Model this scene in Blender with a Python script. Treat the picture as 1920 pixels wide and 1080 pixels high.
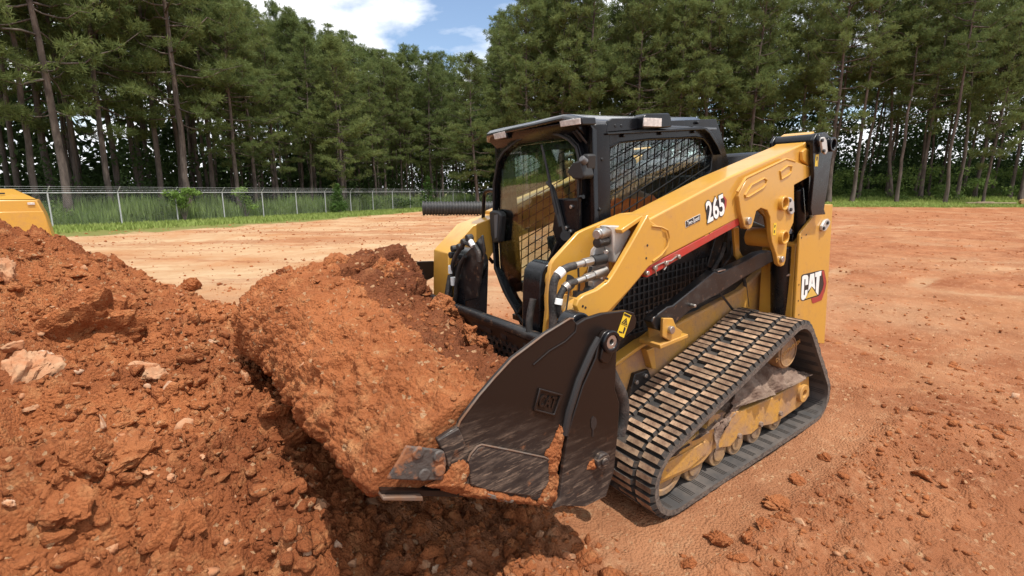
import bpy, bmesh, math, random
import numpy as np
from mathutils import Vector, Matrix, Euler
from mathutils.geometry import tessellate_polygon

for o in list(bpy.data.objects):
    bpy.data.objects.remove(o)
SC = bpy.context.scene
COL = SC.collection
R = math.radians
rnd = random.Random(7)
rng = np.random.default_rng(11)

# ------------------------------------------------------------------ camera
CAM = np.array([2.666, 2.3785, 1.636])
PSI = R(-124.513)
FH = np.array([math.cos(PSI), math.sin(PSI)])          # horizontal view direction
RH = np.array([FH[1], -FH[0]])                          # to the right of it
cd = bpy.data.cameras.new('camera')
cam = bpy.data.objects.new('camera', cd)
COL.objects.link(cam)
cam.location = CAM
cam.rotation_euler = (R(90 - 10.9), 0, PSI - R(90))
cd.sensor_width = 36
cd.lens = 17.52
cd.clip_start = 0.05
cd.clip_end = 3000
SC.camera = cam

# ------------------------------------------------------------------ sky and sun
SUN_EL = R(70)
sd = RH * 0.55 + FH * -0.75                             # horizontal direction towards the sun
sd = sd / np.hypot(*sd)
SUN_AZ = math.atan2(sd[1], sd[0])
w = bpy.data.worlds.new('World')
SC.world = w
w.use_nodes = True
nt = w.node_tree
nt.nodes.clear()
N = nt.nodes.new
L = nt.links.new
out = N('ShaderNodeOutputWorld')
bg = N('ShaderNodeBackground')
bg.inputs['Strength'].default_value = 0.135
sky = N('ShaderNodeTexSky')
sky.sky_type = 'NISHITA'
sky.sun_disc = False
sky.sun_elevation = SUN_EL
sky.sun_rotation = R(90) - SUN_AZ
sky.air_density = 1.0
sky.dust_density = 1.2
tc = N('ShaderNodeTexCoord')
sep = N('ShaderNodeSeparateXYZ')
L(tc.outputs['Generated'], sep.inputs[0])
# project the view direction on a cloud layer: (x, y) / (z + 0.12)
addz = N('ShaderNodeMath'); addz.operation = 'ADD'; addz.inputs[1].default_value = 0.16
L(sep.outputs['Z'], addz.inputs[0])
mx = N('ShaderNodeMath'); mx.operation = 'MAXIMUM'; mx.inputs[1].default_value = 0.05
L(addz.outputs[0], mx.inputs[0])
dx = N('ShaderNodeMath'); dx.operation = 'DIVIDE'; L(sep.outputs['X'], dx.inputs[0]); L(mx.outputs[0], dx.inputs[1])
dy = N('ShaderNodeMath'); dy.operation = 'DIVIDE'; L(sep.outputs['Y'], dy.inputs[0]); L(mx.outputs[0], dy.inputs[1])
cmb = N('ShaderNodeCombineXYZ'); L(dx.outputs[0], cmb.inputs[0]); L(dy.outputs[0], cmb.inputs[1])
cn = N('ShaderNodeTexNoise'); cn.inputs['Scale'].default_value = 1.25; cn.inputs['Detail'].default_value = 9
cn.inputs['Roughness'].default_value = 0.56; cn.inputs['Distortion'].default_value = 0.25
mp = N('ShaderNodeMapping'); mp.inputs['Location'].default_value = (0.55, 0.2, 0.4)
L(cmb.outputs[0], mp.inputs['Vector']); L(mp.outputs[0], cn.inputs['Vector'])
cr = N('ShaderNodeValToRGB')
cr.color_ramp.elements[0].position = 0.375; cr.color_ramp.elements[0].color = (0, 0, 0, 1)
cr.color_ramp.elements[1].position = 0.52; cr.color_ramp.elements[1].color = (1, 1, 1, 1)
L(cn.outputs['Fac'], cr.inputs[0])
cn2 = N('ShaderNodeTexNoise'); cn2.inputs['Scale'].default_value = 2.6; cn2.inputs['Detail'].default_value = 6
L(mp.outputs[0], cn2.inputs['Vector'])
cc = N('ShaderNodeValToRGB')
cc.color_ramp.elements[0].position = 0.36; cc.color_ramp.elements[0].color = (6.2, 6.6, 7.3, 1)
cc.color_ramp.elements[1].position = 0.60; cc.color_ramp.elements[1].color = (10.2, 10.2, 10.2, 1)
L(cn2.outputs['Fac'], cc.inputs[0])
skb = N('ShaderNodeMix'); skb.data_type = 'RGBA'; skb.blend_type = 'MULTIPLY'; skb.inputs['Factor'].default_value = 1.0
L(sky.outputs[0], skb.inputs['A']); skb.inputs['B'].default_value = (1.25, 1.25, 1.25, 1)
mixc = N('ShaderNodeMix'); mixc.data_type = 'RGBA'
L(cr.outputs[0], mixc.inputs['Factor']); L(skb.outputs['Result'], mixc.inputs['A']); L(cc.outputs[0], mixc.inputs['B'])
L(mixc.outputs['Result'], bg.inputs['Color'])
L(bg.outputs[0], out.inputs[0])

ld = bpy.data.lights.new('sun', 'SUN')
ld.energy = 4.3
ld.angle = R(0.6)
ld.color = (1.0, 0.95, 0.87)
sun = bpy.data.objects.new('sun', ld)
COL.objects.link(sun)
sun.location = (0, 0, 40)
to_sun = Vector((math.cos(SUN_AZ) * math.cos(SUN_EL), math.sin(SUN_AZ) * math.cos(SUN_EL), math.sin(SUN_EL)))
sun.rotation_euler = to_sun.to_track_quat('Z', 'Y').to_euler()
vs = SC.view_settings
vs.view_transform = 'Standard'
vs.look = 'None'
vs.exposure = 0.20
vs.gamma = 1.0
vs.use_curve_mapping = False
SC.cycles.max_bounces = 8
SC.cycles.transparent_max_bounces = 16

# ------------------------------------------------------------------ materials
def mat(name, col, rough=0.6, metal=0.0, coat=0.0, col2=None, scale=6.0, lo=0.45, hi=0.65, bump=0.0, bscale=60.0,
        r2=None, stretch=None, detail=6.0, spec=0.5):
    m = bpy.data.materials.new(name)
    m.use_nodes = True
    t = m.node_tree
    p = t.nodes['Principled BSDF']
    p.inputs['Base Color'].default_value = (*col, 1)
    p.inputs['Roughness'].default_value = rough
    p.inputs['Metallic'].default_value = metal
    p.inputs['Specular IOR Level'].default_value = spec
    p.inputs['Coat Weight'].default_value = coat
    p.inputs['Coat Roughness'].default_value = 0.12
    c = t.nodes.new('ShaderNodeTexCoord')
    vec = c.outputs['Object']
    if stretch:
        mpn = t.nodes.new('ShaderNodeMapping')
        mpn.inputs['Scale'].default_value = stretch[:3]
        if len(stretch) > 3:
            mpn.inputs['Rotation'].default_value = stretch[3:]
        t.links.new(vec, mpn.inputs['Vector'])
        vec = mpn.outputs[0]
    if col2:
        n = t.nodes.new('ShaderNodeTexNoise')
        n.inputs['Scale'].default_value = scale
        n.inputs['Detail'].default_value = detail
        n.inputs['Roughness'].default_value = 0.65
        t.links.new(vec, n.inputs['Vector'])
        r = t.nodes.new('ShaderNodeMapRange')
        r.inputs['From Min'].default_value = lo
        r.inputs['From Max'].default_value = hi
        t.links.new(n.outputs['Fac'], r.inputs['Value'])
        x = t.nodes.new('ShaderNodeMix')
        x.data_type = 'RGBA'
        x.inputs['A'].default_value = (*col, 1)
        x.inputs['B'].default_value = (*col2, 1)
        t.links.new(r.outputs[0], x.inputs['Factor'])
        t.links.new(x.outputs['Result'], p.inputs['Base Color'])
        if r2 is not None:
            q = t.nodes.new('ShaderNodeMapRange')
            q.inputs['To Min'].default_value = rough
            q.inputs['To Max'].default_value = r2
            t.links.new(r.outputs[0], q.inputs['Value'])
            t.links.new(q.outputs[0], p.inputs['Roughness'])
    if bump:
        n2 = t.nodes.new('ShaderNodeTexNoise')
        n2.inputs['Scale'].default_value = bscale
        n2.inputs['Detail'].default_value = 6
        t.links.new(c.outputs['Object'], n2.inputs['Vector'])
        b = t.nodes.new('ShaderNodeBump')
        b.inputs['Strength'].default_value = bump
        b.inputs['Distance'].default_value = 0.02
        t.links.new(n2.outputs['Fac'], b.inputs['Height'])
        t.links.new(b.outputs[0], p.inputs['Normal'])
    return m

DUST = (0.36, 0.185, 0.095)
YEL = mat('yellow_paint', (0.56, 0.295, 0.045), 0.36, 0, 0.35, (0.46, 0.235, 0.075), 4, 0.52, 0.82, r2=0.65)
YELD = mat('yellow_paint_dusty', (0.52, 0.27, 0.05), 0.5, 0, 0.0, (0.33, 0.19, 0.11), 5, 0.38, 0.64, r2=0.9, bump=0.15, bscale=40, detail=9)
BLK = mat('black_paint', (0.0065, 0.007, 0.009), 0.26, 0, 0.08, (0.014, 0.0135, 0.014), 7, 0.52, 0.8, r2=0.5, spec=.32)
BLKD = mat('black_paint_dusty', (0.011, 0.011, 0.012), 0.38, 0, 0.1, (0.055, 0.043, 0.035), 9, 0.5, 0.75, r2=0.75, bump=0.05)
PLAS = mat('black_plastic', (0.018, 0.018, 0.019), 0.55, 0, 0, (0.035, 0.032, 0.03), 12, 0.5, 0.7)
BKT = mat('bucket_steel', (0.013, 0.008, 0.0065), 0.34, 0, 0.08, (0.024, 0.016, 0.013), 5, 0.45, 0.7, r2=0.42, spec=.35)
SCR = mat('scraped_steel', (0.020, 0.015, 0.013), 0.42, 0.2, 0, (0.22, 0.15, 0.105), 7, 0.50, 0.70, r2=0.6, stretch=(2.2, 1, 14, 0, R(-28), 0), detail=9)
STEEL = mat('bare_steel', (0.48, 0.46, 0.43), 0.35, 0.9, 0, (0.30, 0.24, 0.2), 14, 0.45, 0.7, r2=0.6)
SILV = mat('silver_paint', (0.52, 0.50, 0.47), 0.42, 0.25, 0, (0.42, 0.36, 0.30), 9, 0.5, 0.75)
RUB = mat('rubber', (0.028, 0.026, 0.025), 0.7, 0, 0, (0.085, 0.066, 0.053), 5, 0.42, 0.7, bump=0.15, bscale=50, r2=0.9)
RUBIN = mat('rubber_inside', (0.05, 0.047, 0.046), 0.62, 0, 0, (0.13, 0.105, 0.088), 4, 0.42, 0.75, bump=0.1, bscale=40, r2=0.85)
LUG = mat('dusty_rubber', (0.43, 0.285, 0.18), 0.9, 0, 0, (0.20, 0.115, 0.07), 11, 0.42, 0.62, bump=0.25, bscale=60)
def vary(m, amount):
    """each object with this material gets its own brightness"""
    t = m.node_tree; p = t.nodes['Principled BSDF']; src = p.inputs['Base Color'].links[0].from_socket
    oi = t.nodes.new('ShaderNodeObjectInfo'); r_ = t.nodes.new('ShaderNodeMapRange')
    r_.inputs['To Min'].default_value = 1 - amount; r_.inputs['To Max'].default_value = 1 + amount * .35
    t.links.new(oi.outputs['Random'], r_.inputs['Value'])
    h = t.nodes.new('ShaderNodeHueSaturation'); t.links.new(r_.outputs[0], h.inputs['Value']); t.links.new(src, h.inputs['Color'])
    t.links.new(h.outputs[0], p.inputs['Base Color'])
vary(LUG, .42)
def specks(m, col, scale, lo, hi, zfade=None):
    """splashed mud specks over a paint"""
    t = m.node_tree; p = t.nodes['Principled BSDF']; n = t.nodes.new; l = t.links.new
    src = p.inputs['Base Color'].links[0].from_socket
    c = n('ShaderNodeTexCoord'); q = n('ShaderNodeTexNoise'); q.inputs['Scale'].default_value = scale; q.inputs['Detail'].default_value = 4; q.inputs['Roughness'].default_value = .75
    l(c.outputs['Object'], q.inputs['Vector'])
    r_ = n('ShaderNodeMapRange'); r_.inputs['From Min'].default_value = lo; r_.inputs['From Max'].default_value = hi; l(q.outputs['Fac'], r_.inputs['Value'])
    f = r_.outputs[0]
    if zfade:
        sp = n('ShaderNodeSeparateXYZ'); l(c.outputs['Object'], sp.inputs[0])
        z_ = n('ShaderNodeMapRange'); z_.inputs['From Min'].default_value = zfade[1]; z_.inputs['From Max'].default_value = zfade[0]; z_.inputs['To Min'].default_value = .25
        l(sp.outputs['Z'], z_.inputs['Value'])
        mm = n('ShaderNodeMath'); mm.operation = 'MULTIPLY'; l(f, mm.inputs[0]); l(z_.outputs[0], mm.inputs[1]); f = mm.outputs[0]
    x = n('ShaderNodeMix'); x.data_type = 'RGBA'; l(f, x.inputs['Factor']); l(src, x.inputs['A']); x.inputs['B'].default_value = (*col, 1)
    l(x.outputs['Result'], p.inputs['Base Color'])
specks(YEL, (0.34, 0.18, 0.085), 34, .60, .72, (.5, 1.9))
specks(YEL, (0.42, 0.22, 0.07), 6, .50, .80, (.4, 1.6))
specks(YELD, (0.25, 0.14, 0.085), 30, .55, .68, (.1, 1.2))
specks(BLKD, (0.20, 0.11, 0.06), 28, .60, .72)
HOSE = mat('rubber_hose', (0.022, 0.02, 0.019), 0.6, 0, 0, (0.09, 0.07, 0.06), 15, 0.45, 0.7, bump=0.3, bscale=120)
RED = mat('red_paint', (0.42, 0.03, 0.022), 0.4, 0, 0.2, (0.36, 0.06, 0.04), 8)
WHT = mat('white_print', (0.80, 0.80, 0.78), 0.45)
DBLK = mat('black_print', (0.02, 0.018, 0.018), 0.45)
DYEL = mat('yellow_print', (0.72, 0.50, 0.03), 0.45)
DGOLD = mat('gold_print', (0.62, 0.40, 0.08), 0.45)
DRED = mat('red_print', (0.34, 0.035, 0.03), 0.45)
LENS = mat('lamp_lens', (0.66, 0.60, 0.55), 0.2, 0, 0.5, (0.45, 0.40, 0.37), 40, 0.4, 0.6)
REFL = mat('lamp_reflector', (0.8, 0.78, 0.75), 0.15, 0.9)
SEATM = mat('seat_vinyl', (0.03, 0.03, 0.032), 0.6)
GREY = mat('grey_plastic', (0.10, 0.10, 0.105), 0.55)
YELM = mat('muddy_yellow', (0.36, 0.205, 0.085), 0.8, 0, 0.0, (0.20, 0.135, 0.095), 7, 0.40, 0.62, r2=0.95, bump=0.25, bscale=50, detail=9)
MUD = mat('dried_mud', (0.25, 0.175, 0.13), 0.95, 0, 0, (0.13, 0.078, 0.055), 10, 0.4, 0.65, bump=0.6, bscale=40)

def worn_plate(name, z0, z1):
    """dark paint, scoured and mud-streaked where the plate runs through the soil"""
    m = mat(name, (0.012, 0.0075, 0.006), 0.36, 0, 0.06, spec=.35)
    t = m.node_tree; p = t.nodes['Principled BSDF']; n = t.nodes.new; l = t.links.new
    c = n('ShaderNodeTexCoord'); sp = n('ShaderNodeSeparateXYZ'); l(c.outputs['Object'], sp.inputs[0])
    mk = n('ShaderNodeMapRange'); mk.inputs['From Min'].default_value = z1; mk.inputs['From Max'].default_value = z0
    # the worn zone follows the bucket floor
    ax = n('ShaderNodeMath'); ax.operation = 'MULTIPLY_ADD'; ax.inputs[1].default_value = -0.43; l(sp.outputs['X'], ax.inputs[0]); l(sp.outputs['Z'], ax.inputs[2])
    l(ax.outputs[0], mk.inputs['Value'])
    def streak(scale, sx, sz, rot, lo, hi):
        mp_ = n('ShaderNodeMapping'); mp_.inputs['Scale'].default_value = (sx, 1, sz); mp_.inputs['Rotation'].default_value = (0, R(rot), 0)
        l(c.outputs['Object'], mp_.inputs['Vector'])
        q = n('ShaderNodeTexNoise'); q.inputs['Scale'].default_value = scale; q.inputs['Detail'].default_value = 9; q.inputs['Roughness'].default_value = .7
        l(mp_.outputs[0], q.inputs['Vector'])
        r_ = n('ShaderNodeMapRange'); r_.inputs['From Min'].default_value = lo; r_.inputs['From Max'].default_value = hi
        l(q.outputs['Fac'], r_.inputs['Value']); return r_.outputs[0]
    def mul(a, b):
        q = n('ShaderNodeMath'); q.operation = 'MULTIPLY'; l(a, q.inputs[0]); l(b, q.inputs[1]); return q.outputs[0]
    wb = streak(5, 1, 1, 0, .25, .75)
    ad = n('ShaderNodeMath'); ad.operation = 'MULTIPLY_ADD'; ad.inputs[1].default_value = .8; ad.use_clamp = True
    l(wb, ad.inputs[0]); l(mk.outputs[0], ad.inputs[2])
    zone = mul(ad.outputs[0], mk.outputs[0])
    f1 = mul(streak(3.2, 2.2, 11, 12, .49, .68), zone)
    f2 = mul(streak(9, 1.4, 9, 24, .53, .70), zone)
    f3 = mul(streak(13, 1, 1, 0, .60, .70), zone)
    f4 = mul(streak(26, 1, 1, 0, .56, .66), zone)
    col = None
    for f, cc in ((zone, (0.030, 0.022, 0.019)), (f1, (0.13, 0.095, 0.073)), (f2, (0.28, 0.20, 0.145)), (f4, (0.018, 0.013, 0.011)), (f3, (0.27, 0.12, 0.06))):
        x = n('ShaderNodeMix'); x.data_type = 'RGBA'; l(f, x.inputs['Factor'])
        if col is None: x.inputs['A'].default_value = (0.012, 0.0075, 0.006, 1)
        else: l(col, x.inputs['A'])
        x.inputs['B'].default_value = (*cc, 1); col = x.outputs['Result']
    l(col, p.inputs['Base Color'])
    rr_ = n('ShaderNodeMapRange'); rr_.inputs['To Min'].default_value = .36; rr_.inputs['To Max'].default_value = .62
    l(zone, rr_.inputs['Value']); l(rr_.outputs[0], p.inputs['Roughness'])
    return m
BKTW = worn_plate('worn_bucket_side', .02, .30)

def glass_mat():
    m = bpy.data.materials.new('tinted_glass')
    m.use_nodes = True
    t = m.node_tree
    t.nodes.clear()
    o = t.nodes.new('ShaderNodeOutputMaterial')
    a = t.nodes.new('ShaderNodeBsdfTransparent')
    a.inputs[0].default_value = (0.92, 0.975, 0.945, 1)
    g = t.nodes.new('ShaderNodeBsdfGlossy')
    g.inputs['Roughness'].default_value = 0.02
    lw = t.nodes.new('ShaderNodeLayerWeight')
    pw = t.nodes.new('ShaderNodeMath'); pw.operation = 'POWER'; pw.inputs[1].default_value = 4.0
    t.links.new(lw.outputs['Facing'], pw.inputs[0])
    fr = t.nodes.new('ShaderNodeMath'); fr.operation = 'MULTIPLY_ADD'; fr.inputs[1].default_value = .75; fr.inputs[2].default_value = .08
    t.links.new(pw.outputs[0], fr.inputs[0])
    mxx = t.nodes.new('ShaderNodeMixShader')
    t.links.new(fr.outputs[0], mxx.inputs[0])
    t.links.new(a.outputs[0], mxx.inputs[1])
    t.links.new(g.outputs[0], mxx.inputs[2])
    t.links.new(mxx.outputs[0], o.inputs[0])
    return m
GLASS = glass_mat()

# ------------------------------------------------------------------ mesh helpers
class B:
    """Collects shapes, then links them as one mesh object."""
    def __init__(s):
        s.v = []; s.f = []; s.m = []; s.k = 0
    def add(s, vs_, fs, k=None):
        b = len(s.v)
        s.v += [tuple(map(float, v)) for v in vs_]
        s.f += [tuple(b + i for i in f) for f in fs]
        s.m += [s.k if k is None else k] * len(fs)
        return s
    def box(s, lo, hi, M=None, k=None):
        (a, b, c), (d, e, f) = lo, hi
        v = [(a, b, c), (d, b, c), (d, e, c), (a, e, c), (a, b, f), (d, b, f), (d, e, f), (a, e, f)]
        if M is not None:
            v = [tuple(M @ Vector(p)) for p in v]
        return s.add(v, [(0, 3, 2, 1), (4, 5, 6, 7), (0, 1, 5, 4), (1, 2, 6, 5), (2, 3, 7, 6), (3, 0, 4, 7)], k)
    def prism(s, ax, poly, a, b, k=None):
        n = len(poly)
        def P(p, t):
            return {'y': (p[0], t, p[1]), 'x': (t, p[0], p[1]), 'z': (p[0], p[1], t)}[ax]
        v = [P(p, a) for p in poly] + [P(p, b) for p in poly]
        fs = [tuple(range(n)), tuple(range(2 * n - 1, n - 1, -1))]
        fs += [(i, (i + 1) % n, n + (i + 1) % n, n + i) for i in range(n)]
        return s.add(v, fs, k)
    def plate(s, ax, outer, holes, a, b, k=None):
        rings = [outer] + holes
        flat = [p for r in rings for p in r]
        tri = tessellate_polygon([[Vector((p[0], p[1], 0)) for p in r] for r in rings])
        def P(p, t):
            return {'y': (p[0], t, p[1]), 'x': (t, p[0], p[1]), 'z': (p[0], p[1], t)}[ax]
        n = len(flat)
        v = [P(p, a) for p in flat] + [P(p, b) for p in flat]
        fs = [tuple(t) for t in tri] + [(n + t[2], n + t[1], n + t[0]) for t in tri]
        o = 0
        for r in rings:
            c = len(r)
            fs += [(o + i, o + (i + 1) % c, n + o + (i + 1) % c, n + o + i) for i in range(c)]
            o += c
        return s.add(v, fs, k)
    def tube(s, pts, r, n=10, k=None, cap=True, closed=False):
        pts = [Vector(p) for p in pts]
        rr = r if isinstance(r, (list, tuple)) else [r] * len(pts)
        v = []; fs = []
        up = None
        c = len(pts)
        for i, p in enumerate(pts):
            if closed:
                t = (pts[(i + 1) % c] - pts[i - 1]).normalized()
            else:
                t = (pts[min(i + 1, c - 1)] - pts[max(i - 1, 0)]).normalized()
            if up is None:
                up = Vector((0, 0, 1)) if abs(t.z) < 0.9 else Vector((1, 0, 0))
            a = t.cross(up).normalized()
            up = a.cross(t).normalized()
            for j in range(n):
                th = 2 * math.pi * j / n
                v.append(p + (a * math.cos(th) + up * math.sin(th)) * rr[i])
        for i in range(c if closed else c - 1):
            i2 = (i + 1) % c
            for j in range(n):
                fs.append((i * n + j, i * n + (j + 1) % n, i2 * n + (j + 1) % n, i2 * n + j))
        if cap and not closed:
            fs.append(tuple(range(n - 1, -1, -1)))
            fs.append(tuple((c - 1) * n + j for j in range(n)))
        return s.add(v, fs, k)
    def cyl(s, p, q, r, n=20, k=None):
        return s.tube([p, q], r, n, k)
    def ring(s, p, q, r, ri, n=20, k=None):
        """a hollow tube from p to q"""
        p = Vector(p); q = Vector(q)
        t = (q - p).normalized()
        up = Vector((0, 0, 1)) if abs(t.z) < 0.9 else Vector((1, 0, 0))
        a = t.cross(up).normalized(); u = a.cross(t)
        v = []
        for c, rad in ((p, r), (q, r), (q, ri), (p, ri)):
            for j in range(n):
                th = 2 * math.pi * j / n
                v.append(c + (a * math.cos(th) + u * math.sin(th)) * rad)
        fs = []
        for i in range(4):
            i2 = (i + 1) % 4
            for j in range(n):
                fs.append((i * n + j, i * n + (j + 1) % n, i2 * n + (j + 1) % n, i2 * n + j))
        return s.add(v, fs, k)
    def mesh(s, name, mats, smooth=False):
        me = bpy.data.meshes.new(name)
        me.from_pydata(s.v, [], s.f)
        for m in (mats if isinstance(mats, (list, tuple)) else [mats]):
            me.materials.append(m)
        if any(s.m):
            me.polygons.foreach_set('material_index', s.m)
        bm = bmesh.new()
        bm.from_mesh(me)
        bmesh.ops.recalc_face_normals(bm, faces=bm.faces)
        bm.to_mesh(me)
        bm.free()
        if smooth:
            me.shade_smooth()
            me.set_sharp_from_angle(angle=R(38))
        me.update()
        return me
    def ob(s, name, mats, parent=None, bevel=0.0, smooth=False, seg=2):
        return link(name, s.mesh(name, mats, smooth or bevel > 0), parent, bevel, seg)

def link(name, me, parent=None, bevel=0.0, seg=2):
    o = bpy.data.objects.new(name, me)
    COL.objects.link(o)
    if parent is not None:
        o.parent = parent
    if bevel:
        b = o.modifiers.new('bevel', 'BEVEL')
        b.width = bevel; b.segments = seg; b.limit_method = 'ANGLE'; b.angle_limit = R(40)
        b.harden_normals = False
    return o

def fast_mesh(name, verts, faces, mats, smooth=False, fmat=None):
    """numpy arrays to a mesh; faces is (n,3) or (n,4)"""
    me = bpy.data.meshes.new(name)
    verts = np.ascontiguousarray(verts, dtype=np.float32)
    faces = np.ascontiguousarray(faces, dtype=np.int32)
    n, k = faces.shape
    me.vertices.add(len(verts))
    me.vertices.foreach_set('co', verts.ravel())
    me.loops.add(n * k)
    me.loops.foreach_set('vertex_index', faces.ravel())
    me.polygons.add(n)
    me.polygons.foreach_set('loop_start', np.arange(0, n * k, k, dtype=np.int32))
    for m in (mats if isinstance(mats, (list, tuple)) else [mats]):
        me.materials.append(m)
    if fmat is not None:
        me.polygons.foreach_set('material_index', np.ascontiguousarray(fmat, dtype=np.int32))
    me.update(calc_edges=True)
    if smooth:
        me.shade_smooth()
    return me

def tag(o, label=None, cat=None, group=None, kind=None):
    if label: o['label'] = label
    if cat: o['category'] = cat
    if group: o['group'] = group
    if kind: o['kind'] = kind
    return o

def empty(name, loc=(0, 0, 0), rot=(0, 0, 0), parent=None):
    o = bpy.data.objects.new(name, None)
    o.empty_display_size = 0.2
    COL.objects.link(o)
    o.location = loc
    o.rotation_euler = rot
    if parent is not None:
        o.parent = parent
    return o

def text_mesh(body, size, mats, extrude=0.001, bold=0.0, sx=1.0, shear=0.0):
    cu = bpy.data.curves.new('lettering', 'FONT')
    cu.body = body; cu.size = size; cu.extrude = extrude; cu.offset = bold; cu.shear = shear
    cu.align_x = 'CENTER'; cu.align_y = 'CENTER'; cu.resolution_u = 3
    o = bpy.data.objects.new('lettering', cu)
    COL.objects.link(o)
    bpy.context.view_layer.update()
    me = bpy.data.meshes.new_from_object(o.evaluated_get(bpy.context.evaluated_depsgraph_get()))
    bpy.data.objects.remove(o)
    for v in me.vertices:
        v.co.x *= sx
    me.materials.clear()
    me.materials.append(mats)
    return me

# ------------------------------------------------------------------ noise
def _h(ix, iy, s):
    h = (ix.astype(np.int64) * 374761393 + iy.astype(np.int64) * 668265263 + s * 974634777) & 0xffffffff
    h = ((h ^ (h >> 13)) * 1274126177) & 0xffffffff
    h = ((h ^ (h >> 15)) * 2246822519) & 0xffffffff
    return ((h ^ (h >> 16)) & 0xffffff) / float(0xffffff)

def vnoise(x, y, s=0):
    ix = np.floor(x); iy = np.floor(y)
    fx = x - ix; fy = y - iy
    fx = fx * fx * fx * (fx * (fx * 6 - 15) + 10); fy = fy * fy * fy * (fy * (fy * 6 - 15) + 10)
    a = _h(ix, iy, s); b = _h(ix + 1, iy, s); c = _h(ix, iy + 1, s); d = _h(ix + 1, iy + 1, s)
    return (a * (1 - fx) + b * fx) * (1 - fy) + (c * (1 - fx) + d * fx) * fy * 1.0 - 0.5

def fbm(x, y, s=0, o=4, g=0.5):
    r = 0; a = 1.0
    for i in range(o):
        r = r + a * vnoise(x, y, s + i * 17)
        x = x * 2.03 + 5.1; y = y * 2.03 + 1.7; a *= g
    return r

def clods(x, y, cell, s, dens=0.8, rmin=0.25, rmax=0.6):
    """height of lumps lying on a surface, one per cell at most"""
    wx = x + vnoise(x * 2.3 / cell, y * 2.3 / cell, s + 5) * cell * 0.42
    wy = y + vnoise(x * 2.3 / cell + 9, y * 2.3 / cell, s + 6) * cell * 0.42
    u = wx / cell; v = wy / cell
    iu = np.floor(u); iv = np.floor(v)
    h = np.zeros_like(u)
    for di in (-1, 0, 1):
        for dj in (-1, 0, 1):
            a = iu + di; b = iv + dj
            ok = _h(a, b, s + 1) < dens
            cx = a + _h(a, b, s + 2); cy = b + _h(a, b, s + 3)
            r = rmin + (rmax - rmin) * _h(a, b, s + 4) ** 2
            q = ((u - cx) ** 2 + (v - cy) ** 2) / (r * r)
            hh = np.where(ok & (q < 1), np.sqrt(np.maximum(0, 1 - q)) * r, 0)
            h = np.maximum(h, hh)
    return h * cell

def billow(x, y, s=0, o=5, g=0.55):
    r = 0; a = 1.0
    for i in range(o):
        n = vnoise(x, y, s + i * 13)
        r = r + a * np.abs(n) * 2
        c, q = 0.8, 0.6
        x, y = (x * c - y * q) * 2.07 + 3.3, (x * q + y * c) * 2.07 + 8.9; a *= g
    return r

def sstep(a, b, x):
    t = np.clip((x - a) / (b - a), 0, 1)
    return t * t * (3 - 2 * t)

# ================================================================== TERRAIN (world frame)
def to_dl(x, y):
    dx = x - CAM[0]; dy = y - CAM[1]
    return dx * FH[0] + dy * FH[1], dx * RH[0] + dy * RH[1]

def box_dist(x, y, x0, x1, y0, y1):
    dx = np.maximum(np.maximum(x0 - x, x - x1), 0); dy = np.maximum(np.maximum(y0 - y, y - y1), 0)
    return np.hypot(dx, dy)

def ground_base(x, y):
    d, l = to_dl(x, y)
    z = -0.0737 * np.clip(x, -1.5, 1.3) * (1 - sstep(0.3, 3.0, box_dist(x, y, -1.1, 0.9, -1, 1)))
    z = z + np.clip(d - 38, 0, 30) * 0.05 * sstep(-8, 14, l)
    z = z - sstep(18, 30, d) * sstep(0, -12, l) * 0.10
    # shallow scrape under and in front of the bucket
    z = z + 0.07 * sstep(0.95, 1.6, x) * sstep(3.2, 2.4, x) * sstep(1.9, 0.9, np.abs(y))
    return z

def berm(x, y):
    """loose soil thrown up beside the left track"""
    t = sstep(1.05, 1.30, y) * sstep(2.15, 1.45, y) * sstep(-2.0, -0.9, x) * sstep(2.3, 1.2, x)
    return t

def strip(x, y):
    """the smooth band pressed by the track"""
    return sstep(1.32, 1.20, y) * sstep(0.3, 0.45, y) * sstep(-2.2, -1.4, x) * sstep(1.35, 0.95, x)

def arcs(x, y):
    """curving wheel tracks over the right-hand field"""
    t = 0
    for cx, cy, ra in ((-9.5, 6.0, 6.8), (-9.5, 6.0, 8.3), (-3.0, 9.5, 8.4), (-3.0, 9.5, 9.9), (-16, -4.0, 9.0), (-16, -4.0, 10.5), (-52, -44, 46.0), (-52, -44, 47.5), (30, -52, 50), (30, -52, 51.6), (-14, 48, 56), (-14, 48, 57.5), (22, -38, 41), (22, -38, 42.6)):
        dd = np.abs(np.hypot(x - cx, y - cy) + vnoise(x * .5, y * .5, 77) * .35 - ra)
        t = np.maximum(t, sstep(.24, .12, dd))
    return t * sstep(-1.6, -2.6, x) * (0.35 + 0.65 * sstep(-.25, .15, vnoise(x * .7, y * .7, 78)))

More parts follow.
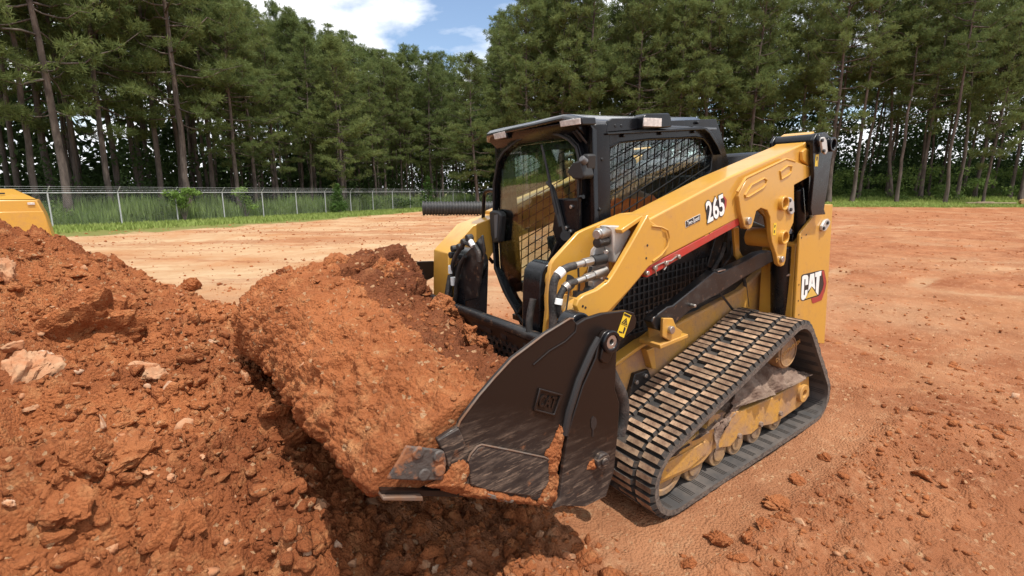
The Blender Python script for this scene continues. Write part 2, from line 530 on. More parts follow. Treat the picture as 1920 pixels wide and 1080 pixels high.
def ground_h(x, y):
    d, l = to_dl(x, y)
    r = np.hypot(x - CAM[0], y - CAM[1])
    z = ground_base(x, y)
    near = 1 - sstep(9, 22, r)
    z = z + fbm(x * 0.35, y * 0.35, 3, 4) * 0.07 * (1 - 0.6 * near)
    z = z + fbm(x * 1.7, y * 1.7, 5, 4) * 0.028
    b = berm(x, y)
    rub = np.clip(sstep(0.8, 1.3, x) * sstep(-3.5, -1.5, y) * 1.15 + b + 0.20 * sstep(-.2, .5, vnoise(x * .9, y * .9, 44)), 0, 1) * near
    rub = rub * (1 - 0.93 * strip(x, y))
    z = z + b * 0.012 + rub * (1 - .5 * b) * (billow(x * 5.5, y * 5.5, 21, 6, .58) * 0.058 - .03 + clods(x, y, 0.30, 21, 0.25) * 0.18 + clods(x, y, 0.12, 22, 0.45) * 0.30)
    g = near * (1 - 0.85 * strip(x, y))
    z = z + g * (billow(x * 17, y * 17, 25, 4, .6) * 0.011 + clods(x, y, 0.05, 26, 0.30, 0.15, 0.5) * 0.35)
    z = z + fbm(x * 11, y * 11, 8, 3) * 0.010 * near
    z = z - arcs(x, y) * (0.016 + .013 * np.sin((x * .6 + y) * 2 * math.pi / .24)) 
    far = sstep(5, 14, r) * (1 - sstep(45, 60, r))
    # ruts left by machines crossing the field
    q = (x * 0.87 + y * 0.5) + vnoise(x * .11, y * .11, 61) * 7
    z = z - far * 0.028 * sstep(.55, .9, np.sin(q * 2.4)) * (0.4 + vnoise(x * .3, y * .3, 62) + .5)
    z = z + far * (clods(x, y, 0.55, 31, 0.25, 0.1, 0.4) * 0.22 + clods(x, y, 0.22, 32, 0.35, 0.15, 0.5) * 0.35)
    # cleat prints behind the tracks
    pr = sstep(-1.15, -1.4, x) * sstep(-9, -3, x) * (sstep(.45, .52, np.abs(y)) * sstep(1.02, .95, np.abs(y)))
    z = z + pr * 0.012 * np.sin(x * 2 * math.pi / .13 + vnoise(x * 2, y * 2, 9) * 2)
    return z

def pile_base(x, y):
    ry = np.clip(y, -2.75, 2.2)
    rx = 4.25 + 0.10 * (ry + 2) - .12 * np.maximum(ry, -.4)
    H = np.interp(ry, [-2.75, -2.2, -1.2, 0.0, 1.0, 2.2], [1.58, 1.53, 1.38, 1.18, 0.86, 0.50])
    dd = np.hypot(np.minimum(x - rx, 0) * 1.0, np.minimum(y - ry, 0))
    dd = np.maximum(dd, np.maximum(x - rx, 0) * .8)
    z = H - np.sqrt(dd * dd * 0.44 + 0.05) + 0.18
    z = z + 0.21 * np.exp(-((x - 2.42) / .36) ** 2) * sstep(1.0, .1, y) * sstep(-2.2, -1.2, y)
    z = z + 0.30 * np.maximum(dd - 1.25, 0) * sstep(-3.2, -1.8, y) - 0.55 * np.maximum(dd - 2.35, 0)
    return z

def pile_h(x, y):
    z = pile_base(x, y)
    z = z + fbm(x * 0.9, y * 0.9, 70, 3) * 0.24
    z = z + billow(x * 2.6, y * 2.6, 72, 7, .62) * 0.135 - 0.125
    z = z + clods(x, y, 0.55, 73, 0.3, 0.2, 0.5) * 0.22
    z = z + clods(x, y, 0.24, 74, 0.35, 0.2, 0.5) * 0.28
    z = z + clods(x, y, 0.10, 75, 0.55, 0.2, 0.5) * 0.50
    z = z + billow(x * 19, y * 19, 76, 5, .68) * 0.017
    return z

def surface(x, y):
    x = np.asarray(x, float); y = np.asarray(y, float)
    return np.maximum(ground_h(x, y), pile_h(x, y))

# ================================================================== TRACK LOADER (own frame: x forward, y to its left, z up)
TILT = R(4.227)                                          # it stands nose-down
MROT = Matrix.Rotation(TILT, 3, 'Y')
def m2w(p):
    return MROT @ Vector(p)
ldr = empty('track_loader', (0, 0, 0), (0, TILT, 0))
tag(ldr, 'yellow compact track loader with black cab carrying a bucket full of red dirt', 'track loader')

# ---------- rubber tracks
def circ(cx, cz, r, n=96):
    return [(cx + r * math.cos(2 * math.pi * i / n), cz + r * math.sin(2 * math.pi * i / n)) for i in range(n)]
def hull(pts):
    pts = sorted(set(pts))
    def half(ps):
        h = []
        for p in ps:
            while len(h) > 1 and (h[-1][0] - h[-2][0]) * (p[1] - h[-2][1]) - (h[-1][1] - h[-2][1]) * (p[0] - h[-2][0]) <= 0:
                h.pop()
            h.append(p)
        return h
    a = half(pts); b = half(pts[::-1])
    return a[:-1] + b[:-1]
WHEELS = [(0.60, 0.228, 0.225), (-0.555, 0.585, 0.228), (-0.855, 0.195, 0.192)]
def loop(off, n):
    h = hull(sum([circ(c[0], c[1], c[2] - off) for c in WHEELS], []))
    d = [0]
    for i in range(len(h)):
        a = h[i]; b = h[(i + 1) % len(h)]
        d.append(d[-1] + math.hypot(b[0] - a[0], b[1] - a[1]))
    res = []
    for k in range(n):
        s = d[-1] * k / n
        i = max(j for j in range(len(h)) if d[j] <= s + 1e-9)
        a = h[i]; b = h[(i + 1) % len(h)]
        t = (s - d[i]) / max(1e-9, d[i + 1] - d[i])
        res.append((a[0] + (b[0] - a[0]) * t, a[1] + (b[1] - a[1]) * t))
    return res, d[-1]
NB = 220
def offset_loop(pts, off):
    n = len(pts); r = []
    for i in range(n):
        a = pts[i - 1]; b = pts[(i + 1) % n]
        tx, tz = b[0] - a[0], b[1] - a[1]
        l = math.hypot(tx, tz)
        r.append((pts[i][0] - tz / l * off * -1, pts[i][1] - tx / l * off))
    return r
base, PER = loop(0.022, NB)
cenx = sum(p[0] for p in base) / NB; cenz = sum(p[1] for p in base) / NB
def normal_at(pts, i):
    n = len(pts)
    a = pts[i - 1]; b = pts[(i + 1) % n]
    tx, tz = b[0] - a[0], b[1] - a[1]
    l = math.hypot(tx, tz); tx /= l; tz /= l
    nx, nz = tz, -tx
    if nx * (pts[i][0] - cenx) + nz * (pts[i][1] - cenz) < 0:
        nx, nz = -nx, -nz
    return tx, tz, nx, nz

LUGS = mat('lug_side', (0.040, 0.034, 0.030), 0.85, 0, 0, (0.16, 0.105, 0.07), 30, .5, .72)
TEDGE = mat('track_edge', (0.15, 0.115, 0.09), 0.9, 0, 0, (0.07, 0.055, 0.047), 40, .42, .62, bump=.4, bscale=90)
def lug_mesh(w, d, h, name, notch):
    b = B()
    # a tapered bar, chamfered at both ends; dust on top
    x0, x1, t0, t1 = -d / 2, d / 2, -d * 0.41, d * 0.41
    e = 0.012
    v = [(x0, 0, 0), (x1, 0, 0), (x1, w, 0), (x0, w, 0),
         (t0, e, h), (t1, e, h), (t1, w - e, h), (t0, w - e, h)]
    b.add(v, [(0, 3, 2, 1), (0, 1, 5, 4), (1, 2, 6, 5), (2, 3, 7, 6), (3, 0, 4, 7)], 0)
    b.add(v, [(4, 5, 6, 7)], 1)
    return b.mesh(name, [LUGS, LUG])

def make_track(y0, y1, side, lugs_single):
    """outer edge y1 for the left track"""
    b = B()
    n = NB
    inner = []
    for i in range(n):
        tx, tz, nx, nz = normal_at(base, i)
        inner.append((base[i][0] - nx * 0.030, base[i][1] - nz * 0.030))
    v = []
    for i in range(n):
        v += [(base[i][0], y0, base[i][1]), (base[i][0], y1, base[i][1]), (inner[i][0], y1, inner[i][1]), (inner[i][0], y0, inner[i][1])]
    for i in range(n):
        j = (i + 1) % n
        b.add([], [])
    b.v = v
    for i in range(n):
        j = (i + 1) % n
        b.f += [(4 * i, 4 * i + 1, 4 * j + 1, 4 * j), (4 * i + 1, 4 * i + 2, 4 * j + 2, 4 * j + 1),
                (4 * i + 2, 4 * i + 3, 4 * j + 3, 4 * j + 2), (4 * i + 3, 4 * i, 4 * j, 4 * j + 3)]
        b.m += [0, 2, 1, 2]
    t = b.ob('rubber_track', [RUB, RUBIN, TEDGE], ldr, smooth=True)
    # faint ribs across the inside
    rib = B()
    for k in range(0, n, 5):
        tx, tz, nx, nz = normal_at(base, k)
        for dd in (-0.013, 0, 0.013):
            cx = inner[k][0] + tx * dd; cz = inner[k][1] + tz * dd
            Mx = Matrix(((tx, 0, -nx, cx), (0, 1, 0, 0), (tz, 0, -nz, cz), (0, 0, 0, 1)))
            rib.box((-0.0022, y0 + 0.02, -0.004), (0.0022, y1 - 0.02, 0.0025), Mx)
    rib.ob('inner_rib', RUB, t)['kind'] = 'stuff'
    NP = 94
    pts, per = loop(0.022, NP * 4)
    W = y1 - y0
    if side > 0:
        segs = [(0.000, 0.130, 0), (0.200, 0.128, 1), (0.329, W - 0.329, 0)]
    else:
        segs = [(0.0, W - 0.329, 0), (W - 0.329 + 0.001, 0.128, 1), (W - 0.130, 0.130, 0)]
    ms = [lug_mesh(s[1], 0.0360, 0.027, 'tread_lug', 0) for s in segs]
    wide = lug_mesh(0.200, 0.0360, 0.027, 'tread_lug', 0)
    joined = B()
    for p in range(NP):
        for si, (o, wd, ph) in enumerate(segs):
            wd_ = ph == 1 and p % 3 != 0
            if wd_ and side > 0:
                o = o - 0.072
            if si == 2 and side > 0 or si == 0 and side < 0:
                k = p * 4 + 1
            elif ph == 1:
                k = p * 4
            else:
                k = p * 4 + 2
            k %= NP * 4
            tx, tz, nx, nz = normal_at(pts, k)
            Mx = Matrix(((tx, 0, nx, pts[k][0] - nx * 0.001), (0, 1, 0, y0 + o), (tz, 0, nz, pts[k][1] - nz * 0.001), (0, 0, 0, 1)))
            me = wide if wd_ else ms[si]
            if lugs_single:
                lo = bpy.data.objects.new('tread_lug', me)
                COL.objects.link(lo)
                lo.parent = t
                lo.matrix_local = Mx @ Matrix.Translation((rnd.gauss(0, .0012), rnd.gauss(0, .0015), 0)) @ Matrix.Rotation(rnd.gauss(0, .012), 4, 'Z') @ Matrix.Diagonal((1, 1, rnd.uniform(.82, 1.04), 1))
            else:
                vv = [tuple(Mx @ v.co) for v in me.vertices]
                bb = len(joined.v)
                joined.v += vv
                joined.f += [tuple(bb + i for i in q.vertices) for q in me.polygons]
                joined.m += [q.material_index for q in me.polygons]
    if not lugs_single:
        joined.ob('tread_lug', [RUB, LUG], t)['kind'] = 'stuff'
    return t
make_track(0.49, 0.94, 1, True)
make_track(-0.94, -0.49, -1, False)

# ---------- undercarriage, left side
def undercarriage(sg):
    def Y(v): return v * sg
    f = B()
    f.prism('y', [(0.681, 0.177), (0.674, 0.312), (0.438, 0.338), (0.259, 0.362), (0.237, 0.427), (-0.078, 0.346), (-0.425, 0.320), (-0.689, 0.323), (-0.881, 0.328), (-0.911, 0.175), (-0.785, 0.136), (-0.578, 0.125), (-0.434, 0.126), (-0.286, 0.164), (-0.187, 0.146), (-0.051, 0.186), (0.028, 0.146), (0.190, 0.195), (0.298, 0.150), (0.432, 0.153)], Y(0.66), Y(0.86))
    fo = f.ob('roller_frame', YELD, ldr, 0.006)
    g = B()
    g.prism('y', [(0.673, 0.205), (0.666, 0.290), (0.294, 0.290), (0.271, 0.214), (0.433, 0.180)], Y(0.858), Y(0.872))
    g.ob('cover_plate', YELD, fo, 0.003)
    g = B()
    c = [(-0.785, 0.860, 0.239)][0]
    g.ring((c[0], Y(.85), c[2]), (c[0], Y(.885), c[2]), 0.062, 0.026)
    g.ob('lifting_eye', YELD, fo, 0.004)
    for c in [(-0.285, 0.860, 0.180), (-0.051, 0.860, 0.186), (-0.520, 0.860, 0.172)]:
        g = B()
        g.cyl((c[0], Y(.84), c[2] + .005), (c[0], Y(.875), c[2] + .005), 0.018, 8)
        g.ob('axle_bolt', MUD, fo, 0.003)
    for c in [(0.352, 0.860, 0.159), (0.125, 0.860, 0.156), (-0.059, 0.860, 0.154), (-0.264, 0.860, 0.143), (-0.511, 0.860, 0.137)]:
        b = B()
        b.cyl((c[0], Y(.60), 0.134), (c[0], Y(.84), 0.134), 0.082, 24)
        b.cyl((c[0], Y(.84), 0.134), (c[0], Y(.85), 0.134), 0.05, 24)
        b.ob('track_roller', YELM, ldr, 0.006, True)
    b = B()
    b.cyl((0.60, Y(.60), 0.228), (0.60, Y(.84), 0.228), 0.150, 32)
    b.ring((0.60, Y(.835), 0.228), (0.60, Y(.85), 0.228), 0.150, 0.11, 32)
    b.ob('front_idler', YELM, ldr, 0.008, True)
    b = B()
    b.cyl((-0.855, Y(.60), 0.195), (-0.855, Y(.82), 0.195), 0.13, 32)
    b.ob('rear_idler', BLKD, ldr, 0.008, True)
    # drive sprocket with its hub
    b = B()
    b.ring((-0.555, Y(.68), 0.585), (-0.555, Y(.74), 0.585), 0.17, 0.08, 36)
    for i in range(17):
        a = 2 * math.pi * i / 17
        Mx = Matrix.Translation((-0.555, 0, 0.585)) @ Matrix.Rotation(a, 4, 'Y')
        b.box((0.15, min(Y(.67), Y(.75)), -0.012), (0.19, max(Y(.67), Y(.75)), 0.012), Mx)
    so = b.ob('drive_sprocket', YELM, ldr, 0.003)
    b = B()
    b.cyl((-0.565, Y(.50), 0.592), (-0.565, Y(.862), 0.592), 0.112, 32)
    b.ob('hub', YELM, so, 0.006, True)
    b = B()
    b.ring((-0.565, Y(.862), 0.592), (-0.565, Y(.869), 0.592), 0.098, 0.09, 32)
    b.ob('hub_rim', YELM, so, 0.002)
    me = text_mesh('DO NOT\\nOPEN', 0.04, YELD, 0.0015, 0.0008) if sg > 0 else None
    if me:
        t = link('hub_lettering', me, so)
        t.matrix_local = Matrix(((-1, 0, 0, -0.565), (0, 0, 1, 0.8635), (0, 1, 0, 0.60), (0, 0, 0, 1))) @ Matrix.Rotation(R(12), 4, 'Z')
undercarriage(1)
undercarriage(-1)
# mud resting on the roller frame (a lumpy wedge)
def mud_bank(poly_lo, poly_hi, y0, y1, name, parent, seed, nx=110, ny=34, amp=0.02):
    """between two x-z lines, lumpy"""
    lo = np.array(poly_lo); hi = np.array(poly_hi)
    u = np.linspace(0, 1, nx)
    def samp(p):
        s = np.linspace(0, 1, len(p))
        return np.stack([np.interp(u, s, p[:, 0]), np.interp(u, s, p[:, 1])], 1)
    A = samp(lo); H = samp(hi)
    vv = []
    v = np.linspace(0, 1, ny)
    for j in range(ny):
        t = v[j]
        P = A * (1 - t) + H * t
        yy = y1 - (y1 - y0) * t ** 1.6
        nz = billow(P[:, 0] * 9, P[:, 1] * 9 + yy * 7, seed, 5) * amp * 2.6 - amp * 1.2 + clods(P[:, 0], P[:, 1] + yy, 0.05, seed) * 0.6
        vv.append(np.stack([P[:, 0], np.full(nx, yy) + nz * 1.0, P[:, 1] + nz * 0.6], 1))
    V = np.concatenate(vv)
    i, j = np.meshgrid(np.arange(nx - 1), np.arange(ny - 1))
    a = (j * nx + i).ravel()
    F = np.stack([a, a + 1, a + 1 + nx, a + nx], 1)
    o = link(name, fast_mesh(name, V, F, MUD, True), parent)
    o['kind'] = 'stuff'
    return o
mud_bank([(0.636, 0.309), (0.392, 0.333), (0.223, 0.350), (0.148, 0.356), (0.088, 0.402), (-0.237, 0.370), (-0.359, 0.352), (-0.686, 0.347), (-0.841, 0.347)], [(0.486, 0.284), (0.284, 0.327), (0.086, 0.413), (-0.127, 0.476), (-0.208, 0.529), (-0.389, 0.512), (-0.514, 0.514), (-0.726, 0.416), (-0.879, 0.333)], 0.70, 0.868, 'caked_mud', ldr, 31)
mud_bank([(0.224, 0.186), (0.181, 0.237), (0.158, 0.280), (0.130, 0.320)], [(0.191, 0.409), (0.103, 0.395), (0.007, 0.378), (-0.077, 0.367)], 0.85, 0.872, 'caked_mud', ldr, 33, 30, 12, 0.008)

# ---------- main frame under the cab
b = B()
b.prism('y', [(0.600, 0.693), (0.135, 0.814), (-0.662, 0.912), (-0.963, 1.035), (-1.036, 0.614), (-0.624, 0.548), (0.605, 0.462)] + [], -0.47, 0.47)
fr = b.ob('main_frame', YELD, ldr, 0.012)
b = B()
b.prism('y', [(0.62, 0.71), (0.60, 0.735), (0.12, 0.865), (0.11, 0.84)], 0.40, 0.50)
b.ob('side_ledge', YEL, fr, 0.004)
b = B()
b.prism('y', [(-0.390, 0.953), (-0.414, 0.949), (-0.579, 0.795), (-0.554, 0.793)], 0.470, 0.473)
b.ob('panel_seam', DBLK, fr)
# black bracket with two bolts low on the frame
b = B()
b.prism('y', [(0.505, 0.495), (0.454, 0.622), (0.337, 0.616), (0.299, 0.535), (0.413, 0.480)], 0.47, 0.50)
bk = b.ob('bumper_bracket', BLKD, fr, 0.004)
for c in [(0.448, 0.500, 0.571), (0.369, 0.500, 0.589)]:
    b = B(); b.cyl((c[0], .498, c[2]), (c[0], .515, c[2]), 0.014, 6); b.ob('bolt', STEEL, bk, 0.002)
# bracket holding the front end of the lower link
b = B()
b.prism('y', [(0.420, 0.994), (0.339, 0.976), (0.310, 0.919), (0.253, 0.880), (0.271, 0.853), (0.350, 0.840), (0.428, 0.891)], 0.655, 0.675)
b.prism('y', [(0.398, 0.961), (0.297, 0.932), (0.267, 0.794), (0.398, 0.794)], 0.545, 0.56)
b.prism('y', [(0.451, 0.849), (0.209, 0.854), (0.209, 0.831), (0.451, 0.824)], 0.53, 0.68)
b.prism('y', [(0.374, 0.755), (0.308, 0.755), (0.288, 0.613), (0.326, 0.624)], 0.47, 0.52)
lb = b.ob('link_bracket', YEL, fr, 0.004)
b = B(); c = [(0.366, 0.675, 0.917)][0]
b.cyl((c[0], .54, c[2]), (c[0], .695, c[2]), 0.022, 20); b.ob('pivot_pin', STEEL, lb, 0.003)

# ---------- black engine side panels, screens
b = B()
SIDEP = [(0.586, 0.966), (0.550, 0.630), (0.072, 0.773), (-0.819, 0.814), (-1.176, 0.996), (-1.144, 1.283), (-0.638, 1.451), (0.318, 1.328)]
b.prism('y', SIDEP, 0.395, 0.42)
b.prism('y', [(p[0], min(p[1], 1.02 + max(0, .25 - p[0]) * .45)) for p in SIDEP], -0.42, -0.395)
b.box((-1.0, -.40, .70), (-.52, .40, 1.30))
sp = b.ob('engine_side_panel', BLKD, ldr, 0.01)
b = B()
for i in range(26):
    x = 0.60 - i * 0.043
    b.box((x - .004, .424, 0.79 - (0.6 - x) * -0.21 * 0 + (0.6 - x) * 0.17), (x + .004, .432, 1.36))
for k in range(13):
    z = 0.86 + k * 0.043
    b.box((max(-0.50, 0.60 - (1.44 - z) * 0 - 1.1), .425, z - .004), (min(0.62, 0.60 + 0.0 * k - max(0, (0.80 - z)) * 0), .431, z + .004))
b.ob('wire_screen', PLAS, sp)
b = B()
b.prism('y', [(-0.297, 1.138), (-0.401, 1.370), (-0.502, 1.366), (-0.386, 1.106)], 0.42, 0.445)
b.ob('panel_post', BLKD, sp, 0.003)
b = B(); b.prism('y', [(-0.396, 1.200), (-0.437, 1.209), (-0.438, 1.183), (-0.397, 1.175)], 0.42, 0.427); b.ob('white_label', WHT, sp)
b = B()
b.tube([(-0.480, 0.450, 1.273), (-0.437, 0.450, 1.189), (-0.343, 0.450, 1.096), (-0.214, 0.450, 1.047)], 0.014, 8)
b.tube([(-0.553, 0.450, 1.281), (-0.548, 0.450, 1.173), (-0.443, 0.450, 1.098), (-0.361, 0.450, 1.086)], 0.010, 8)
b.tube([(-0.624, 0.460, 1.200), (-0.665, 0.460, 1.082), (-0.731, 0.460, 0.917), (-0.770, 0.460, 0.772)], 0.012, 8)
b.ob('engine_hose', HOSE, sp, 0, True)
for c in [(0.255, 0.430, 0.945), (0.177, 0.430, 0.956), (0.026, 0.430, 0.976), (-0.122, 0.430, 0.997)]:
    b = B()
    b.box((c[0] - .05, .42, c[2] - .006), (c[0] + .02, .432, c[2] + .006))
    b.ob('panel_clip', GREY, sp, 0.002)

# ---------- loader arms
BEAM = [(0.643, 1.554), (-0.027, 1.722), (-0.841, 1.886), (-0.934, 1.808), (-0.953, 1.686), (-0.712, 1.631), (-0.432, 1.546), (-0.121, 1.479), (0.183, 1.417), (0.639, 1.325)]
def arm(sg):
    Y = lambda v: v * sg
    b = B()
    b.prism('y', BEAM, Y(.56), Y(.75))
    a = b.ob('loader_arm', YEL, ldr, 0.010, seg=3)
    # thickened root plate with the tower notch
    b = B()
    b.prism('y', [(-0.091, 1.631), (-0.163, 1.705), (-0.583, 1.794), (-0.682, 1.774), (-0.916, 1.721), (-0.921, 1.688), (-0.676, 1.633), (-0.688, 1.541), (-0.699, 1.457), (-0.700, 1.399), (-0.641, 1.329), (-0.638, 1.231), (-0.633, 1.166), (-0.617, 1.137), (-0.582, 1.134), (-0.545, 1.156), (-0.516, 1.221), (-0.458, 1.308), (-0.435, 1.378), (-0.420, 1.462), (-0.384, 1.506), (-0.316, 1.525), (-0.267, 1.511), (-0.249, 1.464), (-0.230, 1.425), (-0.209, 1.415), (-0.187, 1.416), (-0.153, 1.434), (-0.110, 1.517), (-0.082, 1.611)], Y(.747), Y(.775))
    b.ob('root_plate', YEL, a, 0.004)
    b = B()
    b.prism('y', [(-0.360, 1.611), (-0.439, 1.693), (-0.902, 1.790), (-1.275, 1.673), (-1.005, 1.613), (-1.030, 1.419), (-0.967, 1.278), (-0.957, 1.098), (-0.901, 1.063), (-0.828, 1.159), (-0.723, 1.424), (-0.608, 1.494), (-0.534, 1.426), (-0.466, 1.374), (-0.381, 1.485)], Y(.56), Y(.58))
    b.ob('root_plate', YEL, a, 0.004)
    # raised ribs pressed in the plate
    for q in ([(-0.138, 1.613), (-0.198, 1.665), (-0.326, 1.695), (-0.356, 1.682), (-0.352, 1.661), (-0.320, 1.641), (-0.171, 1.601), (-0.145, 1.601)], [(-0.497, 1.723), (-0.578, 1.753), (-0.628, 1.748), (-0.626, 1.716), (-0.597, 1.699), (-0.514, 1.678)]):
        b = B()
        pts = [(p[0], Y(.777), p[1]) for p in q]
        b.tube(pts, 0.006, 6, closed=True)
        b.ob('pressed_rib', YEL, a, 0, True)
    b = B()
    q = [(-0.069, 1.636), (-0.146, 1.706), (-0.561, 1.794), (-0.669, 1.774)]
    b.tube([(p[0], Y(.772), p[1]) for p in q], 0.007, 6)
    b.ob('weld_bead', YEL, a, 0, True)
    # bushings
    for c, r in (([(-0.541, 0.775, 1.534)][0], .044), ([(-0.569, 0.775, 1.322)][0], .044)):
        b = B()
        b.ring((c[0], Y(.74), c[2]), (c[0], Y(.80), c[2]), r, r * .72, 28)
        b.ob('bushing', YEL, a, 0.003)
    for c, r in (([(-0.573, 0.775, 1.183)][0], .02), ([(-0.180, 0.775, 1.465)][0], .022)):
        b = B()
        b.cyl((c[0], Y(.77), c[2]), (c[0], Y(.792), c[2]), r, 20)
        b.ob('pin_head', STEEL, a, 0.003)
    # boss near the rear end
    b = B()
    b.prism('y', [(-0.765, 1.780), (-0.758, 1.832), (-0.801, 1.850), (-0.864, 1.835), (-0.887, 1.776), (-0.845, 1.738)], Y(.75), Y(.772))
    b.ob('end_boss', YEL, a, 0.005)
    # rear head block
    b = B()
    b.prism('y', [(-0.802, 1.877), (-0.865, 1.901), (-0.880, 1.937), (-0.925, 1.952), (-0.958, 1.919), (-0.962, 1.807), (-0.953, 1.686), (-0.857, 1.778)], Y(.56), Y(.752))
    b.ob('arm_head', YEL, a, 0.006)
    # lock plate of the root pin
    b = B()
    b.prism('y', [(-0.574, 1.560), (-0.592, 1.567), (-0.631, 1.559), (-0.659, 1.533), (-0.674, 1.470), (-0.657, 1.455), (-0.624, 1.461), (-0.595, 1.493)], Y(.775), Y(.79))
    lk = b.ob('lock_plate', SILV, a, 0.004)
    for c in [(-0.600, 0.790, 1.545), (-0.620, 0.790, 1.488)]:
        b = B(); b.cyl((c[0], Y(.786), c[2]), (c[0], Y(.799), c[2]), .012, 6); b.ob('bolt', DBLK, lk, 0.002)
    # black rear links either side of the arm head
    b = B()
    b.prism('y', [(-0.807, 1.898), (-0.847, 1.936), (-0.949, 1.941), (-1.063, 1.897), (-1.091, 1.863), (-1.058, 1.767), (-1.048, 1.615), (-1.018, 1.455), (-1.046, 1.417), (-0.859, 1.429), (-0.838, 1.478), (-0.848, 1.677), (-0.814, 1.809)], Y(.785), Y(.808))
    rl = b.ob('rear_link', BLK, ldr, 0.004)
    b = B()
    b.prism('y', [(-0.807, 1.898), (-0.847, 1.936), (-0.949, 1.941), (-1.063, 1.897), (-1.091, 1.863), (-1.058, 1.767), (-1.048, 1.615), (-1.018, 1.455), (-0.859, 1.429), (-0.838, 1.478), (-0.848, 1.677), (-0.814, 1.809)], Y(.53), Y(.55))
    b.ob('rear_link', BLK, ldr, 0.004)
    c = [(-0.873, 0.810, 1.893)][0]
    b = B(); b.cyl((c[0], Y(.52), c[2]), (c[0], Y(.825), c[2]), .042, 24); b.ob('link_pin', BLK, rl, 0.005)
    c = [(-1.018, 0.810, 1.864)][0]
    b = B(); b.ring((c[0], Y(.50), c[2]), (c[0], Y(.835), c[2]), .045, .03, 24); b.ob('link_pin', BLK, rl, 0.004)
    b = B()
    b.prism('y', [(-0.841, 1.889), (-0.851, 1.908), (-0.885, 1.911), (-0.916, 1.888), (-0.942, 1.823), (-0.917, 1.804), (-0.880, 1.818)], Y(.822), Y(.836))
    lk = b.ob('lock_plate', SILV, rl, 0.004)
    for c in [(-0.850, 0.836, 1.891), (-0.882, 0.836, 1.827)]:
        b = B(); b.cyl((c[0], Y(.832), c[2]), (c[0], Y(.845), c[2]), .012, 6); b.ob('bolt', DBLK, lk, 0.002)
    # lower link
    b = B()
    b.prism('y', [(0.475, 0.977), (0.462, 0.998), (0.342, 1.037), (0.296, 1.034), (-0.085, 1.167), (-0.140, 1.148), (-0.421, 1.184), (-0.571, 1.211), (-0.706, 1.206), (-0.741, 1.128), (-0.430, 1.079), (-0.120, 1.015), (0.052, 0.993), (0.161, 0.967), (0.294, 0.911), (0.368, 0.896), (0.440, 0.926)], Y(.58), Y(.64))
    ll = b.ob('lower_link', BLKD, ldr, 0.006)
    b = B(); c = [(0.133, 0.640, 1.003)][0]
    b.cyl((c[0], Y(.63), c[2]), (c[0], Y(.67), c[2]), .010, 10); b.ob('grease_fitting', STEEL, ll, 0.002)
    b = B(); q = [(-0.117, 0.645, 1.136), (-0.197, 0.645, 1.152)]
    b.box((q[1][0], Y(.60) if sg > 0 else Y(.64), q[1][2] + .004), (q[0][0], Y(.64) if sg > 0 else Y(.60), q[1][2] + .012)); b.ob('wear_strip', STEEL, ll, 0.001)
    # lift cylinder behind the lower link
    b = B()
    b.cyl([(-0.891, 0.620, 0.679)][0][:1] + (Y(.64), 0.62), [(-0.829, 0.620, 1.150)][0][:1] + (Y(.64), 1.22), .065, 28)
    lc = b.ob('lift_cylinder', BLK, ldr, 0.006, True)
    b = B(); b.ring((lc and -0.86, Y(.64), 1.02), (-0.86, Y(.64), 1.035), .071, .06, 28); b.ob('hose_clamp', STEEL, lc, 0.002)
    # tower and rear guard box
    b = B()
    b.prism('y', [(-0.84, 0.45), (-0.84, 1.24), (-1.10, 1.36), (-1.29, 1.36), (-1.31, 0.43)], Y(.50), Y(.735))
    tw = b.ob('rear_tower', YEL, ldr, 0.008)
    b = B()
    b.prism('y', [(-1.256, 1.464), (-1.124, 1.476), (-1.096, 1.468), (-0.847, 1.324), (-0.829, 1.305), (-0.832, 1.092), (-0.841, 0.720), (-0.847, 0.565), (-1.313, 0.428)], Y(.737), Y(.757))
    rp = b.ob('rear_guard_plate', YEL, tw, 0.005)
    b = B()
    b.prism('y', [(-1.087, 1.307), (-1.083, 1.333), (-1.121, 1.369), (-1.166, 1.375), (-1.200, 1.353), (-1.196, 1.332), (-1.149, 1.297), (-1.112, 1.294)], Y(.757), Y(.775))
    lk = b.ob('lock_plate', SILV, rp, 0.004)
    for c in [(-1.104, 0.775, 1.317), (-1.152, 0.775, 1.348)]:
        b = B(); b.cyl((c[0], Y(.77), c[2]), (c[0], Y(.784), c[2]), .013, 6); b.ob('bolt', DBLK, lk, 0.002)
    # yellow inner cheeks by the tower foot
    b = B()
    b.prism('y', [(-0.411, 1.383), (-0.470, 1.386), (-0.488, 1.228), (-0.535, 1.178), (-0.832, 1.187), (-0.858, 1.062), (-0.540, 1.113), (-0.448, 1.198)], Y(.53), Y(.55))
    b.ob('tower_cheek', YEL, ldr, 0.004)
    b = B()
    c = [(-0.557, 0.660, 1.315)][0]
    b.cyl((c[0], Y(.57), c[2]), (c[0], Y(.76), c[2]), .06, 24)
    b.ob('cross_tube', YEL, ldr, 0.004, True)
    return a, rp
armL, guardL = arm(1)
armR, guardR = arm(-1)

